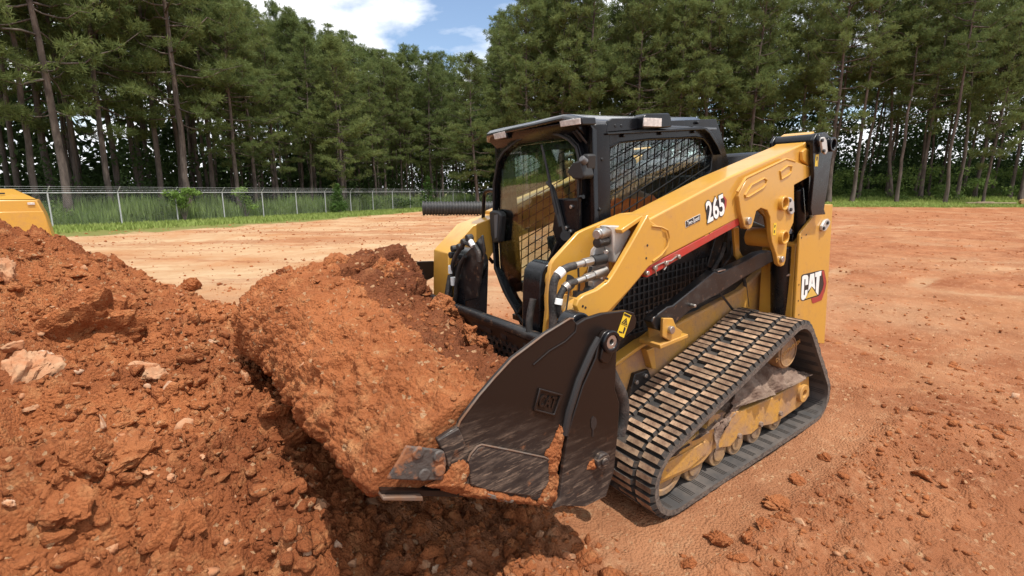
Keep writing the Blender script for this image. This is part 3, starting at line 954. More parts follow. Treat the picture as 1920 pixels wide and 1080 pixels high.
# ---------- left arm front: two cheek plates with the hydraulic couplers between them
b = B()
b.prism('y', [(0.645, 1.582), (0.750, 1.467), (0.873, 1.338), (0.916, 1.299), (0.985, 1.274), (1.067, 1.264), (1.103, 1.249), (1.117, 1.222), (1.099, 1.174), (1.029, 1.128), (0.919, 1.153), (0.767, 1.238), (0.664, 1.308), (0.637, 1.325), (0.549, 1.347), (0.518, 1.399), (0.543, 1.504), (0.626, 1.550)], .728, .758)
ck = b.ob('front_cheek', YEL, armL, 0.005)
b = B()
b.prism('y', [(1.089, 1.384), (1.070, 1.405), (0.912, 1.513), (0.871, 1.524), (0.668, 1.564), (0.602, 1.576), (0.396, 1.570), (-0.147, 1.661), (-0.158, 1.437), (0.395, 1.261), (0.750, 1.030), (0.941, 0.930), (1.156, 0.874), (1.161, 0.959), (1.123, 1.167), (1.122, 1.233), (1.105, 1.309)], .53, .556)
ic = b.ob('inner_cheek', YEL, armL, 0.005)
b = B()
b.tube([(p[0], .76, p[1]) for p in [(0.620, 1.524), (0.549, 1.510), (0.501, 1.489), (0.484, 1.449), (0.499, 1.408), (0.548, 1.371), (0.611, 1.349)]], 0.005, 6)
b.ob('weld_bead', YEL, ck, 0, True)
b = B()
c = [(1.062, 0.640, 1.186)][0]
b.cyl((c[0] - .02, .55, c[2] - .03), (c[0] - .02, .74, c[2] - .03), .075, 28)
b.ob('pivot_tube', YEL, armL, 0.006, True)
# top closing plate between the cheeks
b = B()
b.prism('y', [(0.80, 1.525), (0.66, 1.575), (0.60, 1.575), (0.60, 1.555), (0.66, 1.553), (0.79, 1.505)], .556, .73)
b.ob('top_plate', YEL, armL, 0.004)
b = B()
b.prism('y', [(0.66, 1.55), (0.60, 1.56), (0.60, 1.25), (0.70, 1.22), (0.74, 1.30)], .556, .60)
b.ob('arm_web', YEL, armL, 0.004)
# coupler manifold
b = B()
b.prism('y', [(0.848, 1.544), (0.815, 1.544), (0.746, 1.535), (0.713, 1.521), (0.683, 1.499), (0.797, 1.360), (0.811, 1.368), (0.816, 1.489), (0.826, 1.521)], .63, .69)
mf = b.ob('coupler_manifold', SILV, armL, 0.006)
b = B()
b.prism('y', [(0.876, 1.428), (0.792, 1.495), (0.778, 1.306), (0.846, 1.237), (0.908, 1.302)], .60, .63)
b.ob('back_plate', SILV, mf, 0.004)
b = B(); b.cyl([(0.822, 0.660, 1.515)][0], [(0.902, 0.680, 1.513)][0], .028, 20); b.cyl([(0.898, 0.680, 1.513)][0], [(0.917, 0.685, 1.513)][0], .022, 20); b.ob('quick_coupler', STEEL, mf, 0.003, True)
b = B(); b.cyl([(0.824, 0.660, 1.469)][0], [(0.910, 0.680, 1.472)][0], .024, 20); b.ob('quick_coupler', BLKD, mf, 0.004, True)
b = B(); b.cyl([(0.825, 0.660, 1.417)][0], [(0.852, 0.680, 1.420)][0], .012, 12); b.ob('plug', STEEL, mf, 0.003)
def hose(pxs, r, nm, m, par, fit=None):
    b = B(); b.tube(pxs, r, 12); return b.ob(nm, m, par, 0, True)
def curve(pts, n=8):
    """Catmull-Rom through the points"""
    P = [Vector(p) for p in pts]
    P = [P[0] * 2 - P[1]] + P + [P[-1] * 2 - P[-2]]
    o = []
    for i in range(1, len(P) - 2):
        for k in range(n):
            t = k / n
            o.append(0.5 * ((2 * P[i]) + (P[i + 1] - P[i - 1]) * t + (2 * P[i - 1] - 5 * P[i] + 4 * P[i + 1] - P[i + 2]) * t * t + (-P[i - 1] + 3 * P[i] - 3 * P[i + 1] + P[i + 2]) * t ** 3))
    o.append(P[-2])
    return o
b = B(); q = [(0.850, 0.670, 1.388), (0.933, 0.670, 1.390), (0.988, 0.670, 1.388), (1.041, 0.670, 1.384)]
b.cyl(q[0], q[1], .026, 18, 1); b.cyl(q[1], q[2], .022, 8, 0); b.cyl(q[2], q[3], .016, 12, 0)
b.ob('hose_fitting', [STEEL, PLAS], mf, 0.002, True)
b = B(); b.tube(curve([(1.041, 0.670, 1.384), (1.086, 0.670, 1.381), (1.131, 0.670, 1.366), (1.160, 0.670, 1.342), (1.174, 0.670, 1.303), (1.181, 0.670, 1.242), (1.182, 0.670, 1.154), (1.197, 0.670, 1.055)]), [.017] * 5 + [.019] * 200 if False else .019, 12); b.ob('hydraulic_hose', HOSE, mf, 0, True)
b = B(); q = [(1.115, 0.670, 1.374), (1.147, 0.670, 1.354)]; b.cyl(q[0], q[1], .0225, 16); b.ob('hose_tag', WHT, mf, 0.001, True)
b = B(); q = [(0.844, 0.670, 1.329), (0.929, 0.670, 1.320), (0.984, 0.670, 1.314), (1.037, 0.670, 1.308)]
b.cyl(q[0], q[1], .024, 18, 0); b.cyl(q[1], q[2], .021, 8, 0); b.cyl(q[2], q[3], .015, 12, 0)
b.ob('hose_fitting', [STEEL, PLAS], mf, 0.002, True)
b = B(); b.tube(curve([(1.046, 0.680, 1.311), (1.092, 0.680, 1.306), (1.124, 0.680, 1.287), (1.148, 0.680, 1.254), (1.159, 0.680, 1.214), (1.149, 0.680, 1.169), (1.119, 0.680, 1.132)]), .016, 12); b.ob('hydraulic_hose', HOSE, mf, 0, True)
b = B(); q = [(1.095, 0.680, 1.304), (1.118, 0.680, 1.291)]; b.cyl(q[0], q[1], .021, 16); b.ob('hose_fitting', STEEL, mf, 0.002, True)
b = B(); q = [(1.159, 0.690, 1.254), (1.167, 0.690, 1.228)]; b.cyl(q[0], q[1], .0195, 16); b.ob('hose_tag', WHT, mf, 0.001, True)
b = B(); b.tube(curve([(1.003, 0.650, 1.371), (1.002, 0.650, 1.319), (1.000, 0.650, 1.280), (1.005, 0.650, 1.247)]), .005, 6); b.cyl([(1.005, 0.650, 1.252)][0], [(1.010, 0.650, 1.217)][0], .028, 16); b.ob('dust_cap', PLAS, mf, 0, True)
b = B(); b.tube(curve([(0.922, 0.650, 1.358), (0.938, 0.650, 1.321), (0.953, 0.650, 1.285), (0.947, 0.650, 1.244)]), .008, 6); b.cyl([(0.926, 0.650, 1.253)][0], [(0.962, 0.650, 1.207)][0], .03, 16); b.ob('dust_cap', PLAS, mf, 0, True)
b = B(); b.tube(curve([(1.106, 0.700, 1.295), (1.115, 0.700, 1.247), (1.127, 0.700, 1.199), (1.141, 0.700, 1.166)]), .004, 6); b.ob('cap_tether', PLAS, mf, 0, True)
b = B()
b.prism('y', [(1.144, 1.465), (1.132, 1.473), (1.136, 1.390), (1.148, 1.392)], .556, .557) if False else b.cyl([(0.994, 0.558, 1.278)][0], [(0.997, 0.562, 1.279)][0], .04, 24)
b.ob('access_hole', DBLK, ic)
b = B()
q = [(0.918, 0.660, 1.264), (0.875, 0.660, 1.267)]
b.box((q[1][0] - .03, .62, q[1][2] - .03), (q[0][0], .66, q[0][2] + .02)); b.ob('hose_clamp', SILV, mf, 0.005)
for c in [(0.649, 0.759, 1.433), (0.657, 0.759, 1.371), (1.079, 0.759, 1.215), (1.063, 0.759, 1.205), (0.923, 0.759, 1.314)]:
    b = B()
    b.cyl((c[0], .75, c[2]), (c[0], .7595, c[2]), .006, 8)
    b.ob('drain_hole', DBLK, ck)

# ---------- right arm front: closed box, hoses on its face
b = B()
b.prism('y', [(1.076, 1.326), (0.877, 1.484), (0.662, 1.530), (0.522, 1.543)] + [(0.62, 1.40), (0.90, 1.10)] + [(1.123, 0.930)], -.75, -.53)
rf = b.ob('arm_nose', YEL, armR, 0.006)
b = B()
b.prism('x', [(-0.430, 1.253), (-0.168, 1.407), (-0.048, 1.484), (-0.032, 1.394), (-0.154, 1.091), (-0.478, 0.996)], 1.085, 1.10)
b.ob('nose_recess', BLKD, rf, 0.006)
for q in ([(1.115, -0.487, 0.998), (1.115, -0.444, 1.183), (1.115, -0.395, 1.294), (1.115, -0.296, 1.378), (1.115, -0.222, 1.426)], [(1.120, -0.419, 0.994), (1.120, -0.367, 1.161), (1.120, -0.306, 1.271), (1.120, -0.226, 1.346)], [(1.115, -0.222, 1.426), (1.115, -0.136, 1.412), (1.115, -0.080, 1.379), (1.115, -0.075, 1.330)], [(1.115, -0.166, 1.456), (1.115, -0.110, 1.420), (1.115, -0.068, 1.381), (1.115, -0.069, 1.331)]):
    b = B(); b.tube(curve(q), .013, 8); b.ob('hydraulic_hose', HOSE, rf, 0, True)
for q in ([(1.120, -0.436, 1.213), (1.120, -0.427, 1.263)], [(1.125, -0.138, 1.444), (1.125, -0.106, 1.416)], [(1.125, -0.405, 1.139), (1.125, -0.402, 1.191)]):
    b = B(); b.cyl(q[0], q[1], .016, 10); b.ob('hose_tag', WHT, rf, 0.001, True)
for c in [(1.110, -0.237, 1.428), (1.110, -0.174, 1.458), (1.110, -0.296, 1.393), (1.110, -0.411, 1.332), (1.110, -0.375, 1.376)]:
    b = B(); b.cyl((c[0] - .02, c[1], c[2]), (c[0] + .02, c[1], c[2]), .022, 8); b.ob('elbow_fitting', PLAS, rf, 0.004)

# ---------- coupler plates and tilt links between the arms and the bucket
def coupler(sg):
    Y = lambda v: v * sg
    b = B()
    b.prism('y', [(0.905, 1.27), (0.912, 1.31), (0.935, 1.345), (0.97, 1.365), (1.01, 1.37), (1.05, 1.355), (1.075, 1.325), (1.09, 1.25), (1.13, 0.75), (1.11, 0.60), (0.98, 0.60), (0.95, 0.9)], Y(.31), Y(.46))
    c = b.ob('coupler_upright', BLK, ldr, 0.008)
    b = B(); b.ring((0.995, Y(.46), 1.285), (0.995, Y(.475), 1.285), .065, .045, 24); b.cyl((0.995, Y(.30), 1.285), (0.995, Y(.53), 1.285), .042, 20)
    b.ob('tilt_pin', YEL if sg > 0 else BLKD, c, 0.004)
    if sg < 0:
        b = B(); b.ring((0.995, -.312, 1.285), (0.995, -.285, 1.285), .068, .045, 28); b.cyl((0.995, -.31, 1.285), (0.995, -.29, 1.285), .047, 24); b.ob('tilt_pin', BLKD, c, 0.005)
    b = B(); b.cyl((1.10, Y(.36), 1.0), (1.108, Y(.36), 1.0), .012, 6); b.ob('bolt', STEEL, c, 0.002)
    b = B(); b.tube(curve([(1.12, Y(.44), 1.20), (1.15, Y(.44), 1.10), (1.16, Y(.45), 1.0), (1.14, Y(.45), .85)]), .018, 10); b.ob('hydraulic_hose', HOSE, c, 0, True)
    return c
coupler(1); coupler(-1)
b = B()
b.prism('y', [(1.0, 0.62), (1.10, 0.60), (1.12, 0.95), (1.06, 0.97)], -.62, .62)
b.ob('coupler_crossbar', BLK, ldr, 0.01)

# ---------- lettering on the left arm
def on_left(pts, y):                                      # outlines lying on the plane y
    return pts
def decal(name, m, pts, y, t, par):
    b = B(); b.prism('y', pts, y, y + t); return b.ob(name, m, par)
p265 = [(0.084, 1.559)][0]
pts = BEAM
ba = math.atan2(BEAM[2][1] - BEAM[0][1], -(BEAM[2][0] - BEAM[0][0]))
def beam_frame(px, pz, y):
    c, s = math.cos(ba), math.sin(ba)
    return Matrix(((-c, -(-s) * -1 * -1, 0, px), (0, 0, 1, y), (s, c, 0, pz), (0, 0, 0, 1)))
def beam_mat(px, pz, y):
    c, s = math.cos(ba), math.sin(ba)
    # columns: text right = towards the rear and up, text up, outward
    X = Vector((-c, 0, s)); Yv = Vector((s, 0, c)); Z = Vector((0, 1, 0))
    return Matrix(((X.x, Yv.x, Z.x, px), (X.y, Yv.y, Z.y, y), (X.z, Yv.z, Z.z, pz), (0, 0, 0, 1)))
badge = decal('number_badge', DBLK, [(0.179, 1.573), (0.171, 1.589), (0.057, 1.608), (0.019, 1.619), (-0.002, 1.597), (0.001, 1.565), (0.019, 1.538), (0.148, 1.516), (0.171, 1.507)], .751, .001, armL)
decal('badge_edge', DRED, [(0.033, 1.616), (0.019, 1.619), (-0.005, 1.597), (-0.003, 1.564), (0.016, 1.536), (0.038, 1.534), (0.016, 1.567), (0.012, 1.596)], .7522, .0012, badge)
t = link('number_lettering', text_mesh('265', 0.158, DBLK, 0.0004, 0.009, 0.70), badge); t.matrix_local = beam_mat(p265[0] + .012, p265[1] - .004, .7528)
t = link('number_lettering', text_mesh('265', 0.158, WHT, 0.0004, 0.004, 0.70), badge); t.matrix_local = beam_mat(p265[0] + .012, p265[1] - .004, .7540)
q = [(0.352, 1.518), (0.228, 1.544), (0.225, 1.510), (0.347, 1.484)]
bd = decal('two_speed_badge', WHT, q, .751, .001, armL)
cx = sum(p[0] for p in q) / 4; cz = sum(p[1] for p in q) / 4
decal('badge_field', DBLK, [(cx + (p[0] - cx) * .96, cz + (p[1] - cz) * .92) for p in q], .7522, .0008, bd)
t = link('badge_lettering', text_mesh('Two-Speed', 0.034, WHT, 0.0003, 0.0, 0.66, 0.12), bd); t.matrix_local = beam_mat(cx, cz, .7535)
b = B()
b.prism('y', [(0.650, 1.309), (0.607, 1.330), (0.169, 1.420), (-0.111, 1.483), (-0.164, 1.478), (-0.167, 1.447), (0.022, 1.408), (0.331, 1.341), (0.522, 1.294), (0.635, 1.269), (0.654, 1.278)], .69, .748)
rs = b.ob('arm_brace', RED, armL, 0.004)
for c in [(0.648, 0.748, 1.294), (0.589, 0.748, 1.311), (0.504, 0.748, 1.323), (0.407, 0.748, 1.341)]:
    b = B()
    b.cyl((c[0], .74, c[2]), (c[0], .765, c[2]), .012, 12)
    b.ob('brace_pin', STEEL, rs, 0.003)
b = B()
for q in ([(0.609, 0.765, 1.314), (0.593, 0.765, 1.290), (0.589, 0.765, 1.275)], [(0.525, 0.765, 1.325), (0.516, 0.765, 1.307), (0.533, 0.765, 1.293)]):
    b.tube(q, .004, 6)
b.tube([(0.591, 0.750, 1.317), (0.535, 0.750, 1.325), (0.506, 0.750, 1.329), (0.460, 0.750, 1.327), (0.410, 0.750, 1.345)], .004, 6)
b.ob('lynch_pin', STEEL, rs, 0, True)
wd = decal('warning_decal', DYEL, [(0.173, 1.427), (0.107, 1.439), (0.105, 1.404), (0.171, 1.389)], .7455, .001, rs)
decal('warning_mark', DBLK, [(0.154, 1.401), (0.141, 1.429), (0.132, 1.433), (0.126, 1.403)], .7467, .0008, wd)
wd = decal('warning_decal', DYEL, [(-0.464, 1.422), (-0.494, 1.419), (-0.494, 1.344), (-0.460, 1.348)], .7755, .001, armL)
decal('warning_mark', DBLK, [(-0.472, 1.409), (-0.485, 1.407), (-0.477, 1.392), (-0.471, 1.392)], .7767, .0008, wd)
decal('warning_mark', DBLK, [(-0.470, 1.376), (-0.482, 1.378), (-0.478, 1.359), (-0.469, 1.360)], .7767, .0008, wd)
wd = decal('warning_decal', DYEL, [(-0.845, 1.807), (-0.886, 1.809), (-0.884, 1.734), (-0.847, 1.736)], .8085, .001, ldr)
decal('warning_mark', DBLK, [(-0.855, 1.794), (-0.873, 1.793), (-0.869, 1.771), (-0.856, 1.771)], .8097, .0008, wd)

# maker's badge on the rear guard plate
def q9(s):
    return s
bg_ = decal('maker_badge', DBLK, [(-0.885, 1.017), (-0.893, 1.025), (-0.908, 1.027), (-1.168, 1.014), (-1.195, 1.011), (-1.207, 1.004), (-1.222, 0.978), (-1.256, 0.912), (-1.256, 0.894), (-1.238, 0.836), (-1.160, 0.828), (-1.066, 0.833), (-0.943, 0.836), (-0.914, 0.842), (-0.900, 0.853), (-0.897, 0.872)], .7572, .001, guardL)
decal('badge_edge', DRED, [(-1.167, 1.009), (-1.190, 1.008), (-1.202, 1.003), (-1.251, 0.911), (-1.231, 0.836), (-1.204, 0.788), (-1.079, 0.789), (-1.066, 0.796), (-1.046, 0.833), (-1.133, 0.826), (-1.174, 0.836), (-1.203, 0.869), (-1.215, 0.906)], .7584, .001, bg_)
decal('letter_c', WHT, [(-0.894, 1.008), (-0.903, 1.016), (-0.918, 1.019), (-0.948, 1.016), (-0.966, 1.011), (-0.977, 0.998), (-0.984, 0.944), (-0.945, 0.945), (-0.942, 0.988), (-0.926, 0.991), (-0.932, 0.880), (-0.938, 0.875), (-0.950, 0.875), (-0.947, 0.908), (-0.981, 0.908), (-0.983, 0.877), (-0.960, 0.852), (-0.934, 0.843), (-0.916, 0.848), (-0.906, 0.855), (-0.900, 0.868)], .7596, .001, bg_)
b = B(); b.plate('y', [(-1.001, 1.011), (-1.057, 1.010), (-1.090, 0.887), (-1.036, 0.922), (-0.990, 0.893)], [[(-1.033, 0.978), (-1.032, 0.939), (-1.044, 0.937)]], .7596, .7606); b.ob('letter_a', WHT, bg_)
decal('letter_t', WHT, [(-1.071, 1.011), (-1.161, 1.010), (-1.159, 0.976), (-1.139, 0.976), (-1.142, 0.841), (-1.129, 0.845), (-1.101, 0.870), (-1.096, 0.979), (-1.077, 0.979)], .7596, .001, bg_)
decal('triangle_mark', DGOLD, [(-1.035, 0.916), (-1.123, 0.841), (-0.957, 0.847)], .7608, .001, bg_)
for c in [(-0.862, 0.758, 0.963), (-0.870, 0.758, 0.850), (-0.892, 0.758, 0.747), (-0.851, 0.758, 1.282), (-0.912, 0.758, 1.295)]:
    b = B()
    b.cyl((c[0], .755, c[2]), (c[0], .7585, c[2]), .006, 8)
    b.ob('drain_hole', DBLK, guardL)

# hydraulics seen above the rear guard
b = B()
b.tube(curve([(-1.210, 0.640, 1.251), (-1.068, 0.640, 1.298), (-0.977, 0.640, 1.334), (-0.913, 0.640, 1.388)]), .02, 10)
b.tube(curve([(-1.351, 0.620, 1.465), (-1.242, 0.620, 1.418), (-1.159, 0.620, 1.362), (-1.034, 0.620, 1.308)]), .028, 10)
b.tube(curve([(-1.597, 0.550, 1.402), (-1.401, 0.550, 1.341), (-1.251, 0.550, 1.298), (-1.032, 0.550, 1.266)]), .025, 10)
b.ob('hydraulic_hose', HOSE, ldr, 0, True)
b = B()
c = [(-1.015, 0.660, 1.386)][0]
b.box((c[0] - .09, .62, c[2] - .035), (c[0] + .03, .68, c[2] + .03)); b.cyl((c[0] + .02, .65, c[2] - .01), (c[0] + .08, .67, c[2] - .05), .022, 14)
b.ob('valve_block', STEEL, ldr, 0.008)
b = B()
b.cyl((-0.86, .70, 1.60), (-0.98, .70, 1.20), .04, 20); b.cyl((-0.95, .68, 1.70), (-1.02, .68, 1.25), .05, 20)
b.box((-1.05, .52, 1.22), (-0.86, .70, 1.30))
b.ob('tilt_hardware', BLK, ldr, 0.006, True)

# ---------- cab
GUARD = mat('guard_black', (0.010, 0.010, 0.010), 0.75, spec=.2)
CX = 0.70
b = B()
frame_out = [(-.475, 1.05), (-.475, 1.99), (-.45, 2.05), (.42, 2.05), (.45, 2.0), (.45, .95), (.20, .80), (-.30, .80), (-.42, .95)]
GL = [(-0.497, 1.407), (-0.444, 1.746), (-0.380, 1.880), (-0.306, 1.935), (-0.157, 1.988), (-0.021, 2.010), (0.103, 2.011), (0.217, 1.987), (0.294, 1.956), (0.347, 1.914), (0.365, 1.859), (0.352, 1.655), (0.178, 1.653), (0.194, 1.452), (-0.010, 1.177), (-0.262, 0.915), (-0.349, 0.981), (-0.452, 1.114), (-0.504, 1.183)]
b.plate('x', frame_out, [GL], .66, .70)
cabo = b.ob('cab', BLK, ldr, 0.004)
cy = sum(p[0] for p in GL) / len(GL); cz = sum(p[1] for p in GL) / len(GL)
GO = [(p[0] + (p[0] - cy) / math.hypot(p[0] - cy, p[1] - cz) * .035, p[1] + (p[1] - cz) / math.hypot(p[0] - cy, p[1] - cz) * .035) for p in GL]
b = B()
b.plate('x', GO, [[(p[0] + (p[0] - cy) * .012, p[1] + (p[1] - cz) * .012) for p in GL]], .698, .732)
door = b.ob('cab_door', BLK, cabo, 0.006)
b = B(); b.prism('x', [(p[0] + (p[0] - cy) * .02, p[1] + (p[1] - cz) * .02) for p in GL], .706, .712); b.ob('door_glass', GLASS, door)
# dark rubber edge of the glass
b = B(); b.tube([(.735, p[0] + (p[0] - cy) * .03, p[1] + (p[1] - cz) * .03) for p in GL], .008, 6, closed=True); b.ob('door_seal', PLAS, door, 0, True)
# black lower corner panel and wiper
b = B(); b.prism('x', [(0.196, 1.654), (0.372, 1.656), (0.366, 1.497), (0.244, 1.370), (0.177, 1.425), (0.148, 1.484)], .712, .745); wpn = b.ob('wiper_housing', BLK, door, 0.004)
for c in [(0.745, 0.325, 1.617), (0.745, 0.311, 1.484), (0.745, 0.277, 1.502)]:
    b = B()
    b.cyl((.742, c[1], c[2]), (.756, c[1], c[2]), .012, 6)
    b.ob('bolt', STEEL, wpn, 0.002)
b = B()
q = [(0.765, 0.110, 1.954), (0.765, 0.135, 1.872), (0.765, 0.162, 1.785), (0.765, 0.203, 1.624), (0.765, 0.246, 1.508)]
b.tube(q, [.006, .007, .008, .010, .012], 6)
b.tube([(0.775, 0.137, 1.915), (0.775, 0.177, 1.756), (0.775, 0.231, 1.582)], .006, 6)
b.tube([(0.755, 0.133, 1.750), (0.755, 0.178, 1.720), (0.755, 0.215, 1.638), (0.755, 0.273, 1.465)], .012, 6)
b.cyl([(0.745, 0.261, 1.457)][0], [(0.790, 0.314, 1.466)][0], .028, 16)
b.ob('wiper', PLAS, door, 0, True)
# latch, pull handle, hinge on the door edge
b = B()
b.prism('x', [(0.340, 1.802), (0.392, 1.848), (0.453, 1.856), (0.477, 1.776), (0.461, 1.761), (0.389, 1.765)], .72, .79)
b.prism('x', [(0.436, 1.887), (0.475, 1.880), (0.465, 1.807), (0.433, 1.814)], .70, .76)
b.ob('door_latch', PLAS, door, 0.008)
b = B(); c = [(0.800, 0.469, 1.854)][0]; b.cyl((c[0] - .03, c[1], c[2] - .01), (c[0], c[1], c[2] + .01), .018, 14); b.ob('latch_button', GREY, door, 0.004)
b = B(); b.tube(curve([(0.760, 0.433, 1.673), (0.760, 0.409, 1.670), (0.760, 0.402, 1.653), (0.760, 0.398, 1.600), (0.760, 0.389, 1.502)]), .011, 8); b.ob('strap_bar', BLK, door, 0, True)
b = B()
b.prism('x', [(-0.498, 1.565), (-0.463, 1.577), (-0.385, 1.572), (-0.350, 1.552), (-0.397, 1.367), (-0.478, 1.357), (-0.498, 1.410)], .715, .765)
hd = b.ob('door_handle', PLAS, door, 0.012)
b = B(); b.prism('x', [(-0.429, 1.545), (-0.383, 1.553), (-0.415, 1.397), (-0.443, 1.387)], .764, .769); b.ob('handle_grip', GREY, hd, 0.003)
b = B(); b.tube(curve([(0.720, -0.486, 1.703), (0.720, -0.546, 1.705), (0.720, -0.604, 1.687), (0.720, -0.627, 1.621), (0.720, -0.662, 1.452), (0.720, -0.686, 1.309), (0.720, -0.663, 1.265), (0.720, -0.564, 1.206)]), .013, 10); b.ob('grab_rail', BLK, cabo, 0, True)
b = B(); b.tube(curve([(0.735, -0.515, 1.184), (0.735, -0.420, 1.028), (0.735, -0.303, 0.918), (0.735, -0.189, 0.823)]), .010, 8); b.ob('door_seam', PLAS, cabo, 0, True)

# side walls with expanded guards
def side(sg):
    Y = lambda v: v * sg
    o = -0.01 if sg < 0 else 0.0
    wall = [(0.658, 2.034), (-0.351, 2.059), (-0.406, 1.973), (-0.491, 1.808), (-0.519, 1.732)] + ([(-.52, 1.20), (.66, 1.20), (.69, 1.5)] if sg > 0 else [(-.52, 1.0), (.66, 1.0), (.69, 1.5)])
    WIN = [(0.588, 1.912), (0.494, 1.937), (0.263, 1.950), (0.028, 1.952), (-0.141, 1.956), (-0.220, 1.945), (-0.275, 1.904), (-0.316, 1.848), (-0.305, 1.753), (-0.242, 1.701)] + ([(-.20, 1.50), (.30, 1.36), (.60, 1.40)] if sg > 0 else [(-.24, 1.46), (.10, 1.22), (.45, 1.06), (.63, 1.06)]) + [(0.633, 1.576), (0.617, 1.742)]
    b = B(); b.plate('y', wall, [WIN], Y(.40) + o, Y(.44) + o)
    s = b.ob('side_wall', BLK, cabo, 0.004)
    b = B(); b.prism('y', WIN, Y(.405) + o, Y(.411) + o); b.ob('side_glass', GLASS, s)
    # guard: upright bars and bars rising to the rear
    g = B()
    xs = [p[0] for p in WIN]; zs = [p[1] for p in WIN]
    def clip(p, d):
        ts = []
        n = len(WIN)
        for i in range(n):
            a = WIN[i]; c = WIN[(i + 1) % n]
            ex, ez = c[0] - a[0], c[1] - a[1]
            den = d[0] * ez - d[1] * ex
            if abs(den) < 1e-9: continue
            t = ((a[0] - p[0]) * ez - (a[1] - p[1]) * ex) / den
            u = ((a[0] - p[0]) * d[1] - (a[1] - p[1]) * d[0]) / den
            if 0 <= u <= 1: ts.append(t)
        return (min(ts) - .01, max(ts) + .01) if len(ts) > 1 else None
    yy = Y(.425) + o
    for i in range(17):
        p = (0.64 - i * 0.0595, 1.65); d = (-0.10, 1.0)
        r = clip(p, d)
        if r: g.tube([(p[0] + d[0] * t, yy, p[1] + d[1] * t) for t in r], .0040, 5)
    for i in range(24):
        p = (0.64, 1.00 + i * 0.063); d = (-1, 0.36)
        r = clip(p, d)
        if r: g.tube([(p[0] + d[0] * t, yy + Y(.006), p[1] + d[1] * t) for t in r], .0040, 5)
    g.ob('guard_mesh', GUARD, s, 0, True)
    b = B(); b.tube([(p[0], Y(.442) + o, p[1]) for p in WIN], .006, 6, closed=True); b.ob('guard_rim', BLK, s, 0, True)
    # ledge, upper trim, side work lamp, bolts
    b = B()
    b.prism('y', [(0.621, 1.983), (0.181, 1.997), (-0.156, 2.011), (-0.208, 2.005), (-0.252, 1.983), (-0.348, 1.903), (-0.379, 1.844), (-0.357, 1.844), (-0.321, 1.894), (-0.236, 1.971), (-0.188, 1.994), (0.181, 1.986), (0.614, 1.975)], Y(.44) + o, Y(.475) + o)
    b.ob('trim_ledge', BLK, s, 0.003)
    b = B()
    b.prism('y', [(0.612, 1.986), (0.592, 2.046), (0.561, 2.057), (0.350, 2.061), (0.351, 2.000), (0.593, 1.989)], Y(.435) + o, Y(.455) + o)
    b.ob('trim_panel', BLK, s, 0.004)
    b = B()
    b.prism('y', [(0.382, 2.001), (0.377, 2.061), (0.356, 2.077), (0.169, 2.081), (0.155, 2.057), (0.145, 2.011), (0.173, 2.005)], Y(.42) + o, Y(.50) + o)
    lh = b.ob('side_lamp', BLK, s, 0.006)
    b = B(); b.prism('y', [(0.380, 2.055), (0.239, 2.053), (0.241, 2.008), (0.385, 2.012)], Y(.498) + o, Y(.506) + o); b.ob('lamp_lens', LENS, lh, 0.002)
    for c in [(0.479, 0.450, 1.971), (0.179, 0.450, 1.979), (-0.118, 0.450, 1.985), (-0.277, 0.450, 1.946), (0.642, 0.450, 1.854), (0.665, 0.450, 1.599), (-0.152, 0.450, 2.036), (0.544, 0.450, 2.020), (0.498, 0.450, 2.020)]:
        b = B()
        b.cyl((c[0], Y(.435) + o, c[2]), (c[0], Y(.458) + o, c[2]), .009, 10)
        b.ob('bolt', BLK, s, 0.003)
    return s
side(1); side(-1)
# corner posts
b = B()
b.prism('z', [(.70, .36), (.70, .43), (.67, .452), (.58, .452), (.58, .40)], .95, 2.03)
b.ob('corner_post', BLK, cabo, 0.006)
b = B()
b.prism('z', [(.70, -.40), (.70, -.46), (.67, -.475), (.58, -.475), (.58, -.42)], 1.0, 2.03)
b.ob('corner_post', BLK, cabo, 0.006)
# roof with its visor lip
def roofpt(x, y):
    return 2.095 - 0.012 * (y / .47) ** 2 - 0.45 * max(0, abs(y + .01) - .355) - 0.16 * max(0, (-.22 - x))
b = B()
outline = [(.80, -.40), (.80, .335), (.765, .375), (.665, .452), (-.36, .44), (-.46, .36), (-.46, -.38), (-.36, -.47), (.66, -.475), (.765, -.46)]
nx_, ny_ = 24, 20
import itertools
V_ = []; idx = {}
top = B()
ring_t = [(p[0], p[1], roofpt(*p)) for p in outline]
c0 = (0.15, 0.0)
rings = []
for s_ in (1.0, .97, .90, .80, .5, .25):
    rings.append([(c0[0] + (p[0] - c0[0]) * s_, c0[1] + (p[1] - c0[1]) * s_) for p in outline])
vv = []
for k, rg in enumerate(rings):
    for p in rg:
        vv.append((p[0], p[1], roofpt(*p) - (0.012 if k == 0 else 0)))
n_ = len(outline)
ff = []
for k in range(len(rings) - 1):
    for i in range(n_):
        ff.append((k * n_ + i, k * n_ + (i + 1) % n_, (k + 1) * n_ + (i + 1) % n_, (k + 1) * n_ + i))
ff.append(tuple((len(rings) - 1) * n_ + i for i in range(n_)))
o_ = len(vv)
for p in outline:
    vv.append((p[0], p[1], roofpt(*p) - 0.030))
for p in outline:
    vv.append((c0[0] + (p[0] - c0[0]) * .9, c0[1] + (p[1] - c0[1]) * .93, roofpt(*p) - 0.030))
for i in range(n_):
    j = (i + 1) % n_
    ff.append((i, j, o_ + j, o_ + i))
    ff.append((o_ + i, o_ + j, o_ + n_ + j, o_ + n_ + i))
ff.append(tuple(o_ + n_ + i for i in range(n_)))
top.add(vv, ff)
ROOFM = mat('roof_paint', (0.018, 0.018, 0.02), 0.22, 0, 0.6, (0.04, 0.038, 0.036), 10, 0.5, 0.75, r2=0.4)
top.ob('cab_roof', ROOFM, cabo, 0.006)
